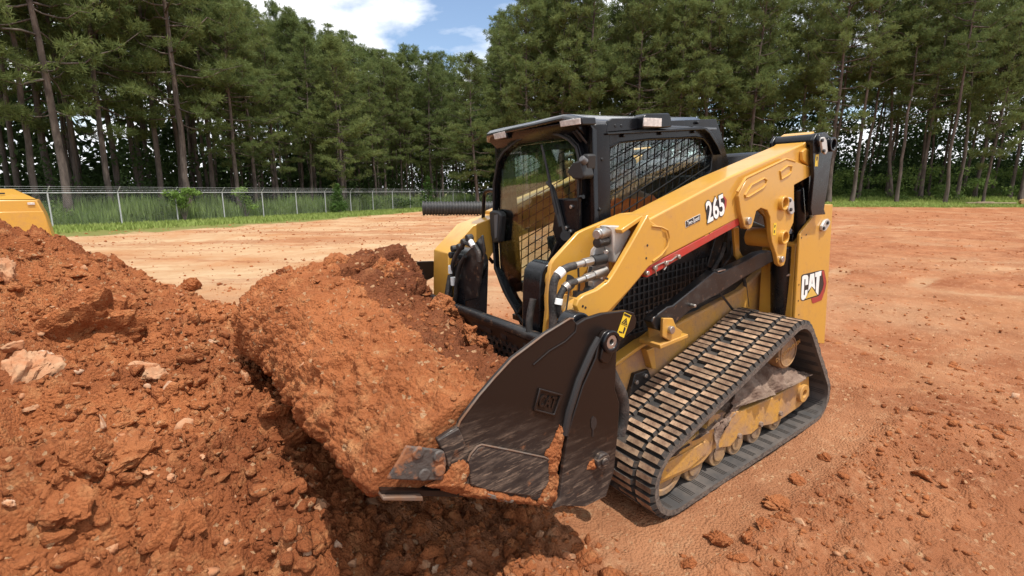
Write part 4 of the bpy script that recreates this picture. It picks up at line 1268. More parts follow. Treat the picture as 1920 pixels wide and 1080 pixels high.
# brow under the visor, holding the two front lamps
b = B()
b.prism('y', [(.66, 2.05), (.78, 2.05), (.76, 2.02), (.70, 1.97), (.66, 1.97)], -.45, .40)
b.ob('visor_brow', BLK, cabo, 0.006)
for q, ln in (([(0.305, 2.062), (0.474, 2.059), (0.477, 2.023), (0.311, 2.025)], 1), ([(-0.331, 2.057), (-0.188, 2.062), (-0.182, 2.016), (-0.318, 2.014)], 2)):
    b = B(); b.prism('x', q, .70, .795); hl = b.ob('front_lamp', BLK, cabo, 0.006)
    mx_ = sum(p[0] for p in q) / 4; mz_ = sum(p[1] for p in q) / 4
    b = B(); b.prism('x', [(mx_ + (p[0] - mx_) * .9, mz_ + (p[1] - mz_) * .8) for p in q], .793, .801); b.ob('lamp_lens', LENS, hl, 0.002)
b = B()
for c in [(0.740, 0.372, 1.981), (0.740, 0.393, 1.985), (0.740, 0.412, 1.970)]:
    b.tube([(c[0] - .03, c[1], c[2] - .03), (c[0] + .02, c[1], c[2] + .02)], .006, 6)
b.ob('hose_stub', PLAS, cabo, 0, True)
# rear wall, floor, seat, consoles, upright in the middle
b = B()
b.plate('x', [(-.46, 1.0), (-.46, 1.84), (-.38, 2.0), (.36, 2.0), (.42, 1.84), (.42, 1.0)], [[(-.36, 1.45), (-.36, 1.95), (.34, 1.95), (.34, 1.45)]], -.50, -.46)
b.ob('rear_wall', BLK, cabo, 0.004)
b = B(); b.box((-.50, -.45, .80), (.66, .43, .84)); b.ob('cab_floor', BLKD, cabo, 0.004)
b = B()
b.box((-.42, -.24, 1.02), (.12, .24, 1.14))
b.prism('y', [(-.40, 1.14), (-.28, 1.14), (-.38, 1.72), (-.47, 1.72)], -.24, .24)
b.ob('operator_seat', SEATM, cabo, 0.03)
b = B(); b.box((-.25, -.42, .84), (.40, -.30, 1.18)); b.box((-.25, .29, .84), (.40, .40, 1.18)); b.ob('side_console', GREY, cabo, 0.02)
for s_ in (-1, 1):
    b = B(); b.tube([(.36, .30 * s_ - .01, 1.16), (.40, .28 * s_ - .01, 1.30)], [.022, .016], 10); b.cyl((.40, .28 * s_ - .01, 1.29), (.42, .27 * s_ - .01, 1.37), .025, 12); b.ob('joystick', PLAS, cabo, 0.004, True)
b = B(); b.box((.02, -.42, 1.2), (.06, -.40, 2.0)); b.ob('window_post', BLK, cabo, 0.004)
b = B(); b.box((.02, .385, 1.2), (.06, .403, 2.0)); b.ob('window_post', BLK, cabo, 0.004)
# engine hood behind the cab
b = B()
b.prism('y', [(-.50, 1.15), (-.52, 1.80), (-.60, 1.845), (-1.12, 1.85), (-1.27, 1.78), (-1.30, .62), (-.6, .62)], -.40, .33)
b.ob('engine_hood', BLK, ldr, 0.02, seg=3)

# ---------- bucket
WSTEEL = mat('worn_steel', (0.17, 0.145, 0.125), 0.5, 0.5, 0, (0.22, 0.12, 0.07), 9, .38, .6, r2=.85)
EDGP = mat('soil_smeared_steel', (0.075, 0.062, 0.055), 0.6, 0.1, 0, (0.26, 0.105, 0.046), 15, 0.50, 0.60, r2=.95, detail=9, bump=.3, bscale=60)
BKTP = worn_plate('worn_wear_plate', .25, .85)
bkt = empty('bucket', (0, 0, 0), (0, 0, 0), ldr)
CLAM = [(1.926, 0.956), (1.871, 0.970), (1.844, 0.974), (1.833, 0.995), (1.752, 1.061), (1.683, 1.109), (1.603, 1.161), (1.446, 1.219), (1.320, 1.252), (1.303, 1.246), (1.290, 1.230), (1.285, 1.220), (1.239, 1.232), (1.144, 1.234), (1.003, 1.217), (0.957, 1.198), (0.940, 1.161), (0.951, 1.126), (1.031, 1.092), (1.118, 1.071), (1.167, 1.072), (1.226, 1.018), (1.281, 0.957), (1.332, 0.848), (1.369, 0.731), (1.407, 0.649), (1.444, 0.479), (1.492, 0.515), (1.824, 0.704), (1.899, 0.780), (1.900, 0.854), (1.911, 0.906)]
def clam(sg):
    Y = lambda v: v * sg
    b = B(); b.prism('y', CLAM, Y(.928), Y(.95))
    return b.ob('side_plate', BKTW, bkt, 0.004)
cl = clam(1); clam(-1)
BKTR = worn_plate('worn_bucket_rear', -.10, .26)
ARMP = [(1.197, 1.111), (1.181, 1.139), (1.162, 1.160), (1.144, 1.165), (1.122, 1.162), (1.101, 1.150), (1.089, 1.128), (1.090, 1.079), (1.098, 0.960), (1.103, 0.890), (1.078, 0.820), (1.083, 0.755), (1.091, 0.681), (1.106, 0.582), (1.118, 0.502), (1.142, 0.459), (1.169, 0.401), (1.293, 0.408), (1.421, 0.472), (1.466, 0.478), (1.428, 0.515), (1.397, 0.675), (1.369, 0.789), (1.340, 0.855), (1.287, 0.962), (1.213, 1.064)]
b = B(); b.prism('y', ARMP, .952, .975); rp_ = b.ob('rear_side_plate', BKTR, bkt, 0.004)
b = B(); b.prism('y', ARMP, -.975, -.952); b.ob('rear_side_plate', BKT, bkt, 0.004)
b = B(); b.tube([(p[0], .962, p[1]) for p in [(1.181, 1.139), (1.218, 1.100), (1.295, 0.990), (1.354, 0.869), (1.381, 0.777)]], .016, 8); b.ob('edge_gap', DBLK, bkt, 0, True)
# pivot boss
c = [(1.145, 0.985, 1.123)][0]
b = B(); b.prism('y', [(1.167, 1.145), (1.158, 1.159), (1.140, 1.161), (1.118, 1.147), (1.113, 1.123), (1.126, 1.070), (1.139, 1.036), (1.161, 1.030), (1.185, 1.039), (1.197, 1.056)], .972, .988); b.ob('pivot_plate', BKT, rp_, 0.006)
b = B(); b.ring((c[0], .985, c[2]), (c[0], 1.004, c[2]), .048, .028, 28); b.ob('pivot_boss', BLK, rp_, 0.005)
b = B(); b.ring((c[0], .985, c[2]), (c[0], 1.0, c[2]), .03, .012, 24); b.ob('pivot_pin', STEEL, rp_, 0.002)
c2 = (c[0], c[2])
b = B(); b.ring((c2[0], -.95, c2[1]), (c2[0], -.90, c2[1]), .05, .0, 24) if False else b.cyl((c2[0], -.95, c2[1]), (c2[0], -.895, c2[1]), .05, 24); b.ob('pivot_boss', BLK, bkt, 0.006)
b = B(); b.ring((c2[0], -.897, c2[1]), (c2[0], -.892, c2[1]), .034, .0005, 24); b.ob('pivot_pin', STEEL, bkt)
b = B(); b.prism('y', [(c2[0] - .05, c2[1] - .03), (c2[0] + .05, c2[1] - .03), (1.30, 1.22), (1.24, 1.22), (1.12, 1.20)], -.94, -.91); b.ob('pivot_lug', BLK, bkt, 0.008)
# thick tip edge lines on the clam plate
b = B(); b.tube([(p[0], .952, p[1]) for p in [(1.289, 1.221), (1.296, 1.192), (1.350, 1.165), (1.431, 1.147), (1.510, 1.112)]], .003, 6); b.ob('weld_bead', BKT, cl, 0, True)
b = B(); b.prism('y', [(1.819, 0.836), (1.806, 0.854), (1.776, 0.874), (1.758, 0.874), (1.630, 0.799), (1.478, 0.708), (1.461, 0.694), (1.453, 0.674), (1.459, 0.612), (1.484, 0.580), (1.549, 0.566), (1.756, 0.689), (1.821, 0.740)], .948, .960); wp = b.ob('wear_plate', BKTP, cl, 0.005)
b = B(); b.tube([(p[0], .9595, p[1]) for p in [(1.822, 0.839), (1.811, 0.860), (1.781, 0.880), (1.763, 0.880), (1.636, 0.806), (1.484, 0.715), (1.468, 0.701), (1.459, 0.681)]], .004, 6); b.ob('worn_edge', WSTEEL, wp, 0, True)
b = B(); b.tube([(p[0], .951, p[1]) for p in [(1.844, 0.977), (1.834, 0.995), (1.753, 1.062), (1.684, 1.110), (1.603, 1.161), (1.447, 1.219), (1.320, 1.252), (1.304, 1.247)]], .004, 6); b.ob('worn_edge', WSTEEL, cl, 0, True)
b = B(); b.prism('y', [(1.928, 0.958), (1.844, 0.973), (1.836, 0.949), (1.824, 0.901), (1.833, 0.890), (1.877, 0.880), (1.896, 0.834), (1.902, 0.876), (1.911, 0.909)], .948, .958); b.ob('hook_plate', BKTP, cl, 0.004)
b = B(); b.prism('y', [(2.041, 0.987), (1.925, 0.926), (1.908, 0.895), (1.907, 0.866), (1.927, 0.809), (2.008, 0.843), (2.118, 0.897), (2.067, 0.951)], .955, .967); ec = b.ob('edge_end_plate', EDGP, bkt, 0.006)
for c in [(2.005, 0.976, 0.948), (1.934, 0.976, 0.907), (1.993, 0.976, 0.862), (1.937, 0.976, 0.854)]:
    b = B(); b.cyl((c[0], .96, c[2]), (c[0], .975, c[2]), .022, 12); b.ob('edge_bolt', EDGP, ec, 0.005)
b = B()
fm = [(1.491, 1.013), (1.377, 0.950), (1.421, 0.870), (1.524, 0.929)]
cx_ = sum(p[0] for p in fm) / 4; cz_ = sum(p[1] for p in fm) / 4
b.plate('y', fm, [[(cx_ + (p[0] - cx_) * .82, cz_ + (p[1] - cz_) * .82) for p in fm]], .949, .960)
em = b.ob('cast_badge', BKT, cl, 0.003)
tm = text_mesh('CAT', 0.066, BKT, 0.004, 0.0012, 0.72)
t = link('cast_lettering', tm, em)
ux = Vector((fm[1][0] - fm[0][0], 0, fm[1][1] - fm[0][1])).normalized()
uz = Vector((fm[0][0] - fm[3][0], 0, fm[0][1] - fm[3][1])).normalized()
t.matrix_local = Matrix(((ux.x, uz.x, 0, cx_), (0, 0, 1, .952), (ux.z, uz.z, 0, cz_), (0, 0, 0, 1)))
# keyhole
b = B()
q = [(1.250, 0.791), (1.246, 0.807), (1.234, 0.813), (1.222, 0.803), (1.217, 0.784), (1.220, 0.764), (1.230, 0.755), (1.236, 0.752), (1.239, 0.721), (1.245, 0.723), (1.242, 0.754), (1.249, 0.767)]
b.prism('y', q, .9755, .9778); b.ob('keyhole', DBLK, rp_)
c = [(1.202, 0.985, 0.599)][0]
b = B(); b.cyl((c[0], .97, c[2]), (c[0], 1.0, c[2]), .038, 20); b.cyl((c[0], 1.0, c[2]), (c[0], 1.012, c[2]), .02, 12); b.ob('lower_pin_boss', BKTP, rp_, 0.006)
wd = decal('warning_decal', DYEL, [(1.018, 1.213), (0.976, 1.189), (1.024, 1.099), (1.067, 1.125)], .951, .001, cl)
def dq(u, v, P=[(1.019, 1.213), (0.977, 1.190), (1.025, 1.100), (1.068, 1.126)]):
    a = [P[0][k] * (1 - u) + P[1][k] * u for k in (0, 1)]; d = [P[3][k] * (1 - u) + P[2][k] * u for k in (0, 1)]
    return (a[0] * (1 - v) + d[0] * v, a[1] * (1 - v) + d[1] * v)
decal('decal_header', DBLK, [dq(.06, .03), dq(.94, .03), dq(.94, .12), dq(.06, .12)], .9522, .0008, wd)
b = B(); b.plate('y', [dq(.5, .18), dq(.92, .46), dq(.08, .46)], [[dq(.5, .25), dq(.24, .43), dq(.76, .43)]], .9522, .953); b.ob('warning_triangle', DBLK, wd)
decal('warning_mark', DBLK, [dq(.47, .30), dq(.55, .30), dq(.62, .41), dq(.40, .41)], .9522, .0008, wd)
decal('warning_mark', DBLK, [dq(.62, .58), dq(.74, .56), dq(.86, .62), dq(.82, .84), dq(.66, .84)], .9522, .0008, wd)
decal('warning_mark', DBLK, [dq(.15, .82), dq(.6, .80), dq(.6, .86), dq(.15, .88)], .9522, .0008, wd)
decal('decal_rule', DBLK, [dq(.04, .50), dq(.96, .50), dq(.96, .515), dq(.04, .515)], .9522, .0008, wd)
# shell, cutting edges
b = B()
prof = [(1.165, 1.0), (1.12, .80), (1.11, .60), (1.16, .44), (1.24, .395), (1.44, .47), (1.80, .665), (2.13, .825), (2.13, .845), (1.80, .69), (1.44, .50), (1.25, .425), (1.18, .46), (1.135, .60), (1.145, .80), (1.18, 1.0)]
b.prism('y', prof, -.93, .93)
b.ob('bucket_shell', BKT, bkt)
b = B(); b.prism('y', [(2.00, .754), (2.135, .819), (2.132, .830), (2.00, .772)], -.955, .952); b.ob('cutting_edge', WSTEEL, bkt, 0.003)
b = B(); b.prism('y', [(1.756, 0.681), (1.644, 0.598), (1.657, 0.592), (1.770, 0.672)], .70, .968); b.ob('side_runner', WSTEEL, bkt, 0.003)
# rear top tube and the perforated spill guard
b = B(); b.tube([(1.155, -.94, 1.005), (1.155, .94, 1.025)], .030, 16); b.box((1.09, -.94, .985), (1.15, .94, 1.012)); b.ob('top_tube', BLKD, bkt, 0.004, True)
b = B()
y0_, y1_ = -.92, .92
nc, nr = 36, 5
cw = (y1_ - y0_) / nc; ch = .034
for r_ in range(nr + 2):
    zt = .985 - r_ * ch
    for c_ in range(nc):
        ya = y0_ + c_ * cw + (cw / 2 if r_ % 2 else 0)
        yb = ya + cw
        if yb > y1_ + .001: continue
        def PT(y, z): return (1.165 + (.985 - z) * .12, y, z)
        if r_ in (0,) or (r_ == nr + 1):
            b.add([PT(ya, zt), PT(yb, zt), PT(yb, zt - ch), PT(ya, zt - ch)], [(0, 1, 2, 3)])
            continue
        ym, zm = (ya + yb) / 2, zt - ch / 2
        sq = [PT(ya, zm), PT(ya, zt), PT(ym, zt), PT(yb, zt), PT(yb, zm), PT(yb, zt - ch), PT(ym, zt - ch), PT(ya, zt - ch)]
        ho = [PT(ym - math.cos(a * math.pi / 4) * cw * .30, zm + math.sin(a * math.pi / 4) * ch * .36) for a in range(8)]
        b.add(sq + ho, [(i, (i + 1) % 8, 8 + (i + 1) % 8, 8 + i) for i in range(8)])
sg_ = b.ob('spill_guard', BLKD, bkt)
so_ = sg_.modifiers.new('solid', 'SOLIDIFY'); so_.thickness = .010
b = B(); b.tube([(1.21, -.92, .775), (1.21, .92, .775)], .028, 14); b.ob('lower_tube', BLKD, bkt, 0, True)
# hoses behind the bucket
b = B(); b.tube(curve([(1.030, 0.860, 0.935), (0.991, 0.860, 0.858), (0.943, 0.860, 0.763), (0.938, 0.860, 0.665), (0.968, 0.860, 0.578)]), .03, 12); b.tube(curve([(1.011, 0.840, 0.897), (0.978, 0.840, 0.829), (0.944, 0.840, 0.742), (0.946, 0.840, 0.632), (0.983, 0.840, 0.575)]), .026, 12); b.ob('hydraulic_hose', HOSE, bkt, 0, True)
b = B(); b.cyl([(1.241, 0.900, 1.203)][0][:1] + (.84, 1.185), [(1.241, 0.900, 1.203)][0][:1] + (.92, 1.185), .065, 28); b.ob('clam_cylinder', BLK, bkt, 0.006, True)
# dirt stuck in the side gap and on the side
DIRTM = None

# ------------------------------------------------------------------ soil material
def soil(name, attr=False, base=(0.425, 0.147, 0.054), dark=(0.245, 0.077, 0.029), tan=(0.53, 0.255, 0.110), rough=0.95):
    m = bpy.data.materials.new(name)
    m.use_nodes = True
    t = m.node_tree; p = t.nodes['Principled BSDF']; n = t.nodes.new; l = t.links.new
    p.inputs['Roughness'].default_value = rough
    p.inputs['Specular IOR Level'].default_value = 0.15
    c = n('ShaderNodeTexCoord')
    def noise(sc, det=8, rough_=0.6):
        q = n('ShaderNodeTexNoise'); q.inputs['Scale'].default_value = sc; q.inputs['Detail'].default_value = det
        q.inputs['Roughness'].default_value = rough_
        l(c.outputs['Object'], q.inputs['Vector']); return q
    def mixc(f, a, b):
        x = n('ShaderNodeMix'); x.data_type = 'RGBA'
        if f is not None: l(f, x.inputs['Factor'])
        for k, v in (('A', a), ('B', b)):
            if isinstance(v, tuple): x.inputs[k].default_value = (*v, 1)
            else: l(v, x.inputs[k])
        return x.outputs['Result']
    def rng_(src, lo, hi):
        r = n('ShaderNodeMapRange'); r.inputs['From Min'].default_value = lo; r.inputs['From Max'].default_value = hi
        l(src, r.inputs['Value']); return r.outputs[0]
    a = mixc(rng_(noise(1.3, 9, .65).outputs['Fac'], .36, .62), base, dark)
    a = mixc(rng_(noise(9, 8, .7).outputs['Fac'], .52, .78), a, tan)
    v = n('ShaderNodeTexVoronoi'); v.inputs['Scale'].default_value = 60
    l(c.outputs['Object'], v.inputs['Vector'])
    sp = rng_(v.outputs['Color'], .90, .93) if False else None
    sepc = n('ShaderNodeSeparateColor'); l(v.outputs['Color'], sepc.inputs[0])
    a = mixc(rng_(sepc.outputs[0], .965, .99), a, (0.45, 0.26, 0.14))
    if attr:
        at = n('ShaderNodeAttribute'); at.attribute_name = 'soil'
        s = n('ShaderNodeSeparateColor'); l(at.outputs['Color'], s.inputs[0])
        mpz = n('ShaderNodeMapping'); mpz.inputs['Rotation'].default_value = (0, 0, R(34.5) + R(0)); mpz.inputs['Scale'].default_value = (.22, 1.0, 1.0)
        l(c.outputs['Object'], mpz.inputs['Vector'])
        nzz = noise(1.6, 10, .72); l(mpz.outputs[0], nzz.inputs['Vector'])
        sand = mixc(rng_(nzz.outputs['Fac'], .38, .66), (0.54, 0.375, 0.225), (0.45, 0.265, 0.140))
        sand = mixc(rng_(noise(.35, 6, .6).outputs['Fac'], .45, .7), sand, (0.42, 0.19, 0.08))
        a = mixc(s.outputs[0], a, sand)
        a = mixc(s.outputs[1], a, (0.16, 0.185, 0.050))
    l(a, p.inputs['Base Color'])
    b1 = noise(60, 9, .75); b = n('ShaderNodeBump'); b.inputs['Strength'].default_value = 0.85; b.inputs['Distance'].default_value = 0.025
    vv1 = n('ShaderNodeTexVoronoi'); vv1.inputs['Scale'].default_value = 75; l(c.outputs['Object'], vv1.inputs['Vector'])
    sm = n('ShaderNodeMath'); sm.operation = 'MULTIPLY_ADD'; sm.inputs[1].default_value = -.7
    l(vv1.outputs['Distance'], sm.inputs[0]); l(b1.outputs['Fac'], sm.inputs[2]); l(sm.outputs[0], b.inputs['Height'])
    l(b.outputs[0], p.inputs['Normal'])
    return m
SOIL = soil('red_clay')
SOILG = soil('field_clay', True, (0.395, 0.163, 0.075), (0.265, 0.094, 0.040), (0.50, 0.27, 0.145))
CLOD1 = soil('clod_clay', False, (0.43, 0.158, 0.060), (0.30, 0.098, 0.036), (0.52, 0.26, 0.115))
ROCKM = mat('pale_stone', (0.41, 0.265, 0.155), 0.9, 0, 0, (0.36, 0.150, 0.066), 6, 0.30, 0.55, bump=0.5, bscale=30)
WROCK = mat('white_stone', (0.48, 0.36, 0.26), 0.88, 0, 0, (0.40, 0.18, 0.08), 9, 0.36, 0.60, bump=0.5, bscale=30)

# ------------------------------------------------------------------ ground sheet, finest near the camera
rr = np.concatenate([np.linspace(0.0, .75, 6)[1:], np.geomspace(0.8, 6.5, 340), np.geomspace(6.56, 30, 165), np.geomspace(30.4, 90, 60), np.geomspace(95, 900, 22)])
a0 = PSI
th = np.concatenate([np.linspace(-R(50), R(50), 480), np.linspace(R(53), R(307), 90)])
TT, RR = np.meshgrid(th, rr)
GX = CAM[0] + RR * np.cos(a0 + TT); GY = CAM[1] + RR * np.sin(a0 + TT)
GZ = ground_h(GX, GY)
nr_, nt_ = GX.shape
V = np.stack([GX.ravel(), GY.ravel(), GZ.ravel()], 1)
V = np.vstack([V, [[CAM[0], CAM[1], float(ground_h(np.array([CAM[0]]), np.array([CAM[1]]))[0])]]])
ii, jj = np.meshgrid(np.arange(nt_), np.arange(nr_ - 1))
a_ = (jj * nt_ + ii).ravel(); b_ = (jj * nt_ + (ii + 1) % nt_).ravel()
F = np.stack([a_, a_ + nt_, b_ + nt_, b_], 1)
gm = fast_mesh('ground', V, F, SOILG, True)
# soil colour: bleached sand over the left field, red clay elsewhere, turf strips
FP0 = np.array([7.128, -29.446]); FU = np.array([-2.509, -1.645]) / 3.0; FZ0 = -0.138
FN = np.array([FU[1], -FU[0]])
if FN @ (FP0 - CAM[:2]) < 0:
    FN = -FN                                             # from the field towards the woods
EDGE = np.array([[16, -17.5], [6.17, -22.3], [2.95, -24.2], [-2.0, -28.6], [-7.4, -32.9], [-14.5, -38.2], [-24, -46.5], [-34, -52]])
def left_turf(x, y):
    """how far inside the turf beside the fence (metres, >0 inside)"""
    e = np.interp(x, EDGE[::-1, 0], EDGE[::-1, 1])
    return e - y + .9
d_, l_ = to_dl(V[:, 0], V[:, 1])
nz_ = fbm(V[:, 0] * .16, V[:, 1] * .16, 90, 4)
sand = sstep(-1.5, -6, l_ + d_ * 0.10 - 3.0 + nz_ * 6) * sstep(5.5, 9, d_) + 0.0
sand = np.clip(sand + 0.35 * sstep(3, 7, d_) * sstep(.1, .5, nz_) + .5 * sstep(9, 14, d_) * sstep(4, -4, l_), 0, 1)
sand = sand * (1 - .62 * sstep(.05, .40, fbm(l_ * .16, d_ * 1.1, 97, 5, .6)) * sstep(6, 9, d_))
redband = sstep(14, 30, d_) * sstep(4, 14, l_)
sand = sand * (1 - .8 * redband)
sand = np.maximum(sand, strip(V[:, 0], V[:, 1]) * 0.12)
sand = np.maximum(sand, arcs(V[:, 0], V[:, 1]) * 0.55)
sand = np.maximum(sand, .30 * sstep(.0, .45, fbm(V[:, 0] * .5, V[:, 1] * .5, 95, 4)) * sstep(3.0, 4.5, d_))
wob = fbm(V[:, 0] * .8, V[:, 1] * .8, 91, 3) * 1.2
gr = sstep(-.3, .6, left_turf(V[:, 0], V[:, 1]) + wob)
gr = np.maximum(gr, sstep(44.0, 45.6, d_ + wob * 1.0) * sstep(2, 10, l_))
gr = np.maximum(gr, sstep(58, 62, d_))
gr = gr * (d_ > 12)
ca = gm.color_attributes.new('soil', 'FLOAT_COLOR', 'POINT')
ca.data.foreach_set('color', np.stack([sand, gr * .9, gr * 0, gr * 0 + 1], 1).astype(np.float32).ravel())
ground = link('ground', gm)
ground['kind'] = 'structure'

# ------------------------------------------------------------------ dirt pile on the left
px_ = np.arange(1.35, 6.2, 0.0148); py_ = np.arange(-4.6, 2.3, 0.0148)
PX, PY = np.meshgrid(px_, py_)
PZ = pile_h(PX, PY)
PZg = ground_base(PX, PY)
keep = PZ > PZg - 0.10
Vp = np.stack([PX.ravel(), PY.ravel(), np.maximum(PZ, PZg - 0.30).ravel()], 1)
ny_, nx_ = PX.shape
ii, jj = np.meshgrid(np.arange(nx_ - 1), np.arange(ny_ - 1))
a_ = (jj * nx_ + ii).ravel()
ok = keep[:-1, :-1].ravel() | keep[1:, 1:].ravel() | keep[1:, :-1].ravel() | keep[:-1, 1:].ravel()
a_ = a_[ok]
F = np.stack([a_, a_ + 1, a_ + 1 + nx_, a_ + nx_], 1)
used = np.unique(F); remap = np.full(len(Vp), -1); remap[used] = np.arange(len(used))
pile = link('dirt_pile', fast_mesh('dirt_pile', Vp[used], remap[F], SOIL, True))
tag(pile, 'large heap of loose red dirt left of the loader bucket', 'dirt pile')

# ------------------------------------------------------------------ the load in the bucket (loader frame)
PA = [(1.12, .78), (1.19, .96), (1.30, 1.09), (1.40, 1.22), (1.58, 1.28), (1.80, 1.32), (1.99, 1.305), (2.15, 1.255), (2.265, 1.17), (2.33, 1.06), (2.325, .95), (2.26, .845), (2.17, .80), (2.05, .765)]
PM = [(1.15, .72), (1.22, .755), (1.36, .86), (1.50, .995), (1.64, 1.11), (1.78, 1.185), (1.91, 1.19), (2.03, 1.14), (2.13, 1.065), (2.205, .98), (2.235, .90), (2.205, .835), (2.16, .805), (2.05, .765)]
PC = [(1.18, .66), (1.26, .70), (1.40, .79), (1.54, .91), (1.66, 1.03), (1.78, 1.05), (1.90, 1.01), (2.00, .97), (2.08, .93), (2.13, .895), (2.16, .865), (2.16, .84), (2.13, .812), (2.05, .775)]
def resample(p, n):
    p = np.array(p, float)
    for _ in range(2):                                   # smooth the corners
        q = [p[0]]
        for i in range(len(p) - 1):
            q += [p[i] * .75 + p[i + 1] * .25, p[i] * .25 + p[i + 1] * .75]
        q.append(p[-1]); p = np.array(q)
    s = np.concatenate([[0], np.cumsum(np.hypot(*np.diff(p, axis=0).T))])
    t = np.linspace(0, s[-1], n)
    return np.stack([np.interp(t, s, p[:, 0]), np.interp(t, s, p[:, 1])], 1)
NV = 210
A_, M_, C_ = (resample(q, NV) for q in (PA, PM, PC))
ys = np.linspace(-.95, .905, 250)
rows = []
for y in ys:
    if y < 0:
        t = sstep(-.85, -.05, y); p = A_ * (1 - t) + M_ * t
    else:
        t = sstep(-.2, .93, y) * 1.0; t0_ = sstep(-.2, .93, 0.0); t = (t - t0_) / (1 - t0_); p = M_ * (1 - t) + C_ * t
    rows.append(np.stack([p[:, 0], np.full(NV, y), p[:, 1]], 1))
# close both ends by shrinking rows towards a point inside
def endcap(row, y, k=14):
    c = np.array([1.75, 0, .80]); o = []
    for i in range(1, k + 1):
        s_ = (1 - i / k) ** .8
        q = row.copy(); q[:, 0] = c[0] + (row[:, 0] - c[0]) * s_; q[:, 2] = c[2] + (row[:, 2] - c[2]) * s_; q[:, 1] = y
        o.append(q)
    return o
rows = endcap(rows[0], -.96)[::-1] + rows + endcap(rows[-1], .908)
G = np.array(rows)                                       # (nu, nv, 3)
tu = np.gradient(G, axis=0); tv = np.gradient(G, axis=1)
nn = np.cross(tu, tv); nn /= np.maximum(np.linalg.norm(nn, axis=2, keepdims=True), 1e-9)
if nn[len(rows) // 2, 80, 2] < 0: nn = -nn
U_ = G[..., 1]; W_ = np.linspace(0, 2.05, NV)[None, :] + 0 * U_
amp = np.ones_like(U_); amp[:14] = .05; amp[-14:] = .05
amp *= 1 - 0.75 * sstep(.80, .93, U_) * (W_ > 0.55)
rear = sstep(.95, .45, W_)
dsp = fbm(U_ * 1.6, W_ * 1.6, 120, 3) * 0.040 + billow(U_ * 3.4, W_ * 3.4, 121, 7, .60) * (0.034 + .085 * rear) - .03
dsp = dsp + clods(U_, W_, 0.30, 122, 0.40, .2, .5) * (.05 + .52 * rear) + clods(U_, W_, 0.13, 123, 0.4, .2, .5) * (.12 + .35 * rear)
dsp = dsp + billow(U_ * 22, W_ * 22, 125, 5, .70) * .014
face = sstep(1.15, 1.35, W_)
dsp = dsp + face * (fbm(U_ * 15 + W_ * 7, W_ * 4.0, 126, 5, .6) * 0.026 + billow(U_ * 34, W_ * 24, 127, 4, .65) * .009)
# the split between two lumps at the far rear
dsp = dsp - 0.17 * np.exp(-((U_ + .62 - (W_ - .8) * .3) / .035) ** 2) * sstep(.45, .6, W_) * sstep(1.05, .85, W_)
G = G + nn * (dsp * amp)[..., None]
G[..., 1] = np.where(G[..., 0] < 1.93, np.minimum(G[..., 1], .922), G[..., 1])   # inside the side plate
nu, nv = G.shape[:2]
Vl = G.reshape(-1, 3)
ii, jj = np.meshgrid(np.arange(nv - 1), np.arange(nu - 1))
a_ = (jj * nv + ii).ravel()
F = np.stack([a_, a_ + nv, a_ + nv + 1, a_ + 1], 1)
DAMP = soil('damp_clay', False, (0.235, 0.078, 0.031), (0.145, 0.047, 0.021), (0.36, 0.145, 0.062))
dampm = (sstep(1.10, .80, W_) * .9 + fbm(U_ * 2.2, W_ * 2.2, 140, 4) * .55 - .35 * sstep(.1, .8, U_) > .56)[:-1, :-1].ravel()
load = link('dirt_load', fast_mesh('dirt_load', Vl, F, [SOIL, DAMP], True, dampm.astype(np.int32)))
load.rotation_euler = (0, TILT, 0)
tag(load, 'packed red dirt heaped over the front of the bucket', 'dirt load')
# dirt caked on the bucket's side
def cake(poly, y, t, seed, name, par):
    """a lumpy patch grown on the plane y: grid clipped to the outline"""
    P = np.array(poly); lo = P.min(0) - .01; hi = P.max(0) + .01
    n = 70
    xs = np.linspace(lo[0], hi[0], n); zs = np.linspace(lo[1], hi[1], n)
    X, Z = np.meshgrid(xs, zs)
    ins = np.zeros(X.shape, bool); dist = np.full(X.shape, 9.)
    for i in range(len(P)):
        a = P[i]; b = P[(i + 1) % len(P)]
        c = ((a[1] > Z) != (b[1] > Z)) & (X < (b[0] - a[0]) * (Z - a[1]) / (b[1] - a[1] + 1e-12) + a[0])
        ins ^= c
        e = b - a; tt = np.clip(((X - a[0]) * e[0] + (Z - a[1]) * e[1]) / (e @ e), 0, 1)
        dist = np.minimum(dist, np.hypot(X - a[0] - tt * e[0], Z - a[1] - tt * e[1]))
    sd_ = np.where(ins, dist, -dist) + fbm(X * 34, Z * 34, seed, 4) * .016
    sd_ = np.where(~ins & (dist > .004), -dist, sd_)
    h = np.sqrt(np.clip(sd_, 0, .025) / .025) * t * (0.45 + billow(X * 26, Z * 26, seed + 1, 4, .6) * .55)
    Vv = np.stack([X.ravel(), (y + h - .004).ravel(), Z.ravel()], 1)
    ii, jj = np.meshgrid(np.arange(n - 1), np.arange(n - 1)); a_ = (jj * n + ii).ravel()
    okk = (sd_[:-1, :-1] > 0).ravel() | (sd_[1:, 1:] > 0).ravel()
    a_ = a_[okk]
    o = link(name, fast_mesh(name, Vv, np.stack([a_, a_ + 1, a_ + 1 + n, a_ + n], 1), SOIL, True), par)
    o['kind'] = 'stuff'
    return o
cake([(1.396, 0.820), (1.374, 0.796), (1.385, 0.742), (1.405, 0.678), (1.415, 0.608), (1.427, 0.527), (1.458, 0.479), (1.527, 0.517), (1.503, 0.562), (1.468, 0.607), (1.465, 0.654), (1.478, 0.717), (1.449, 0.753), (1.425, 0.781)], .956, .022, 201, 'caked_dirt', bkt)
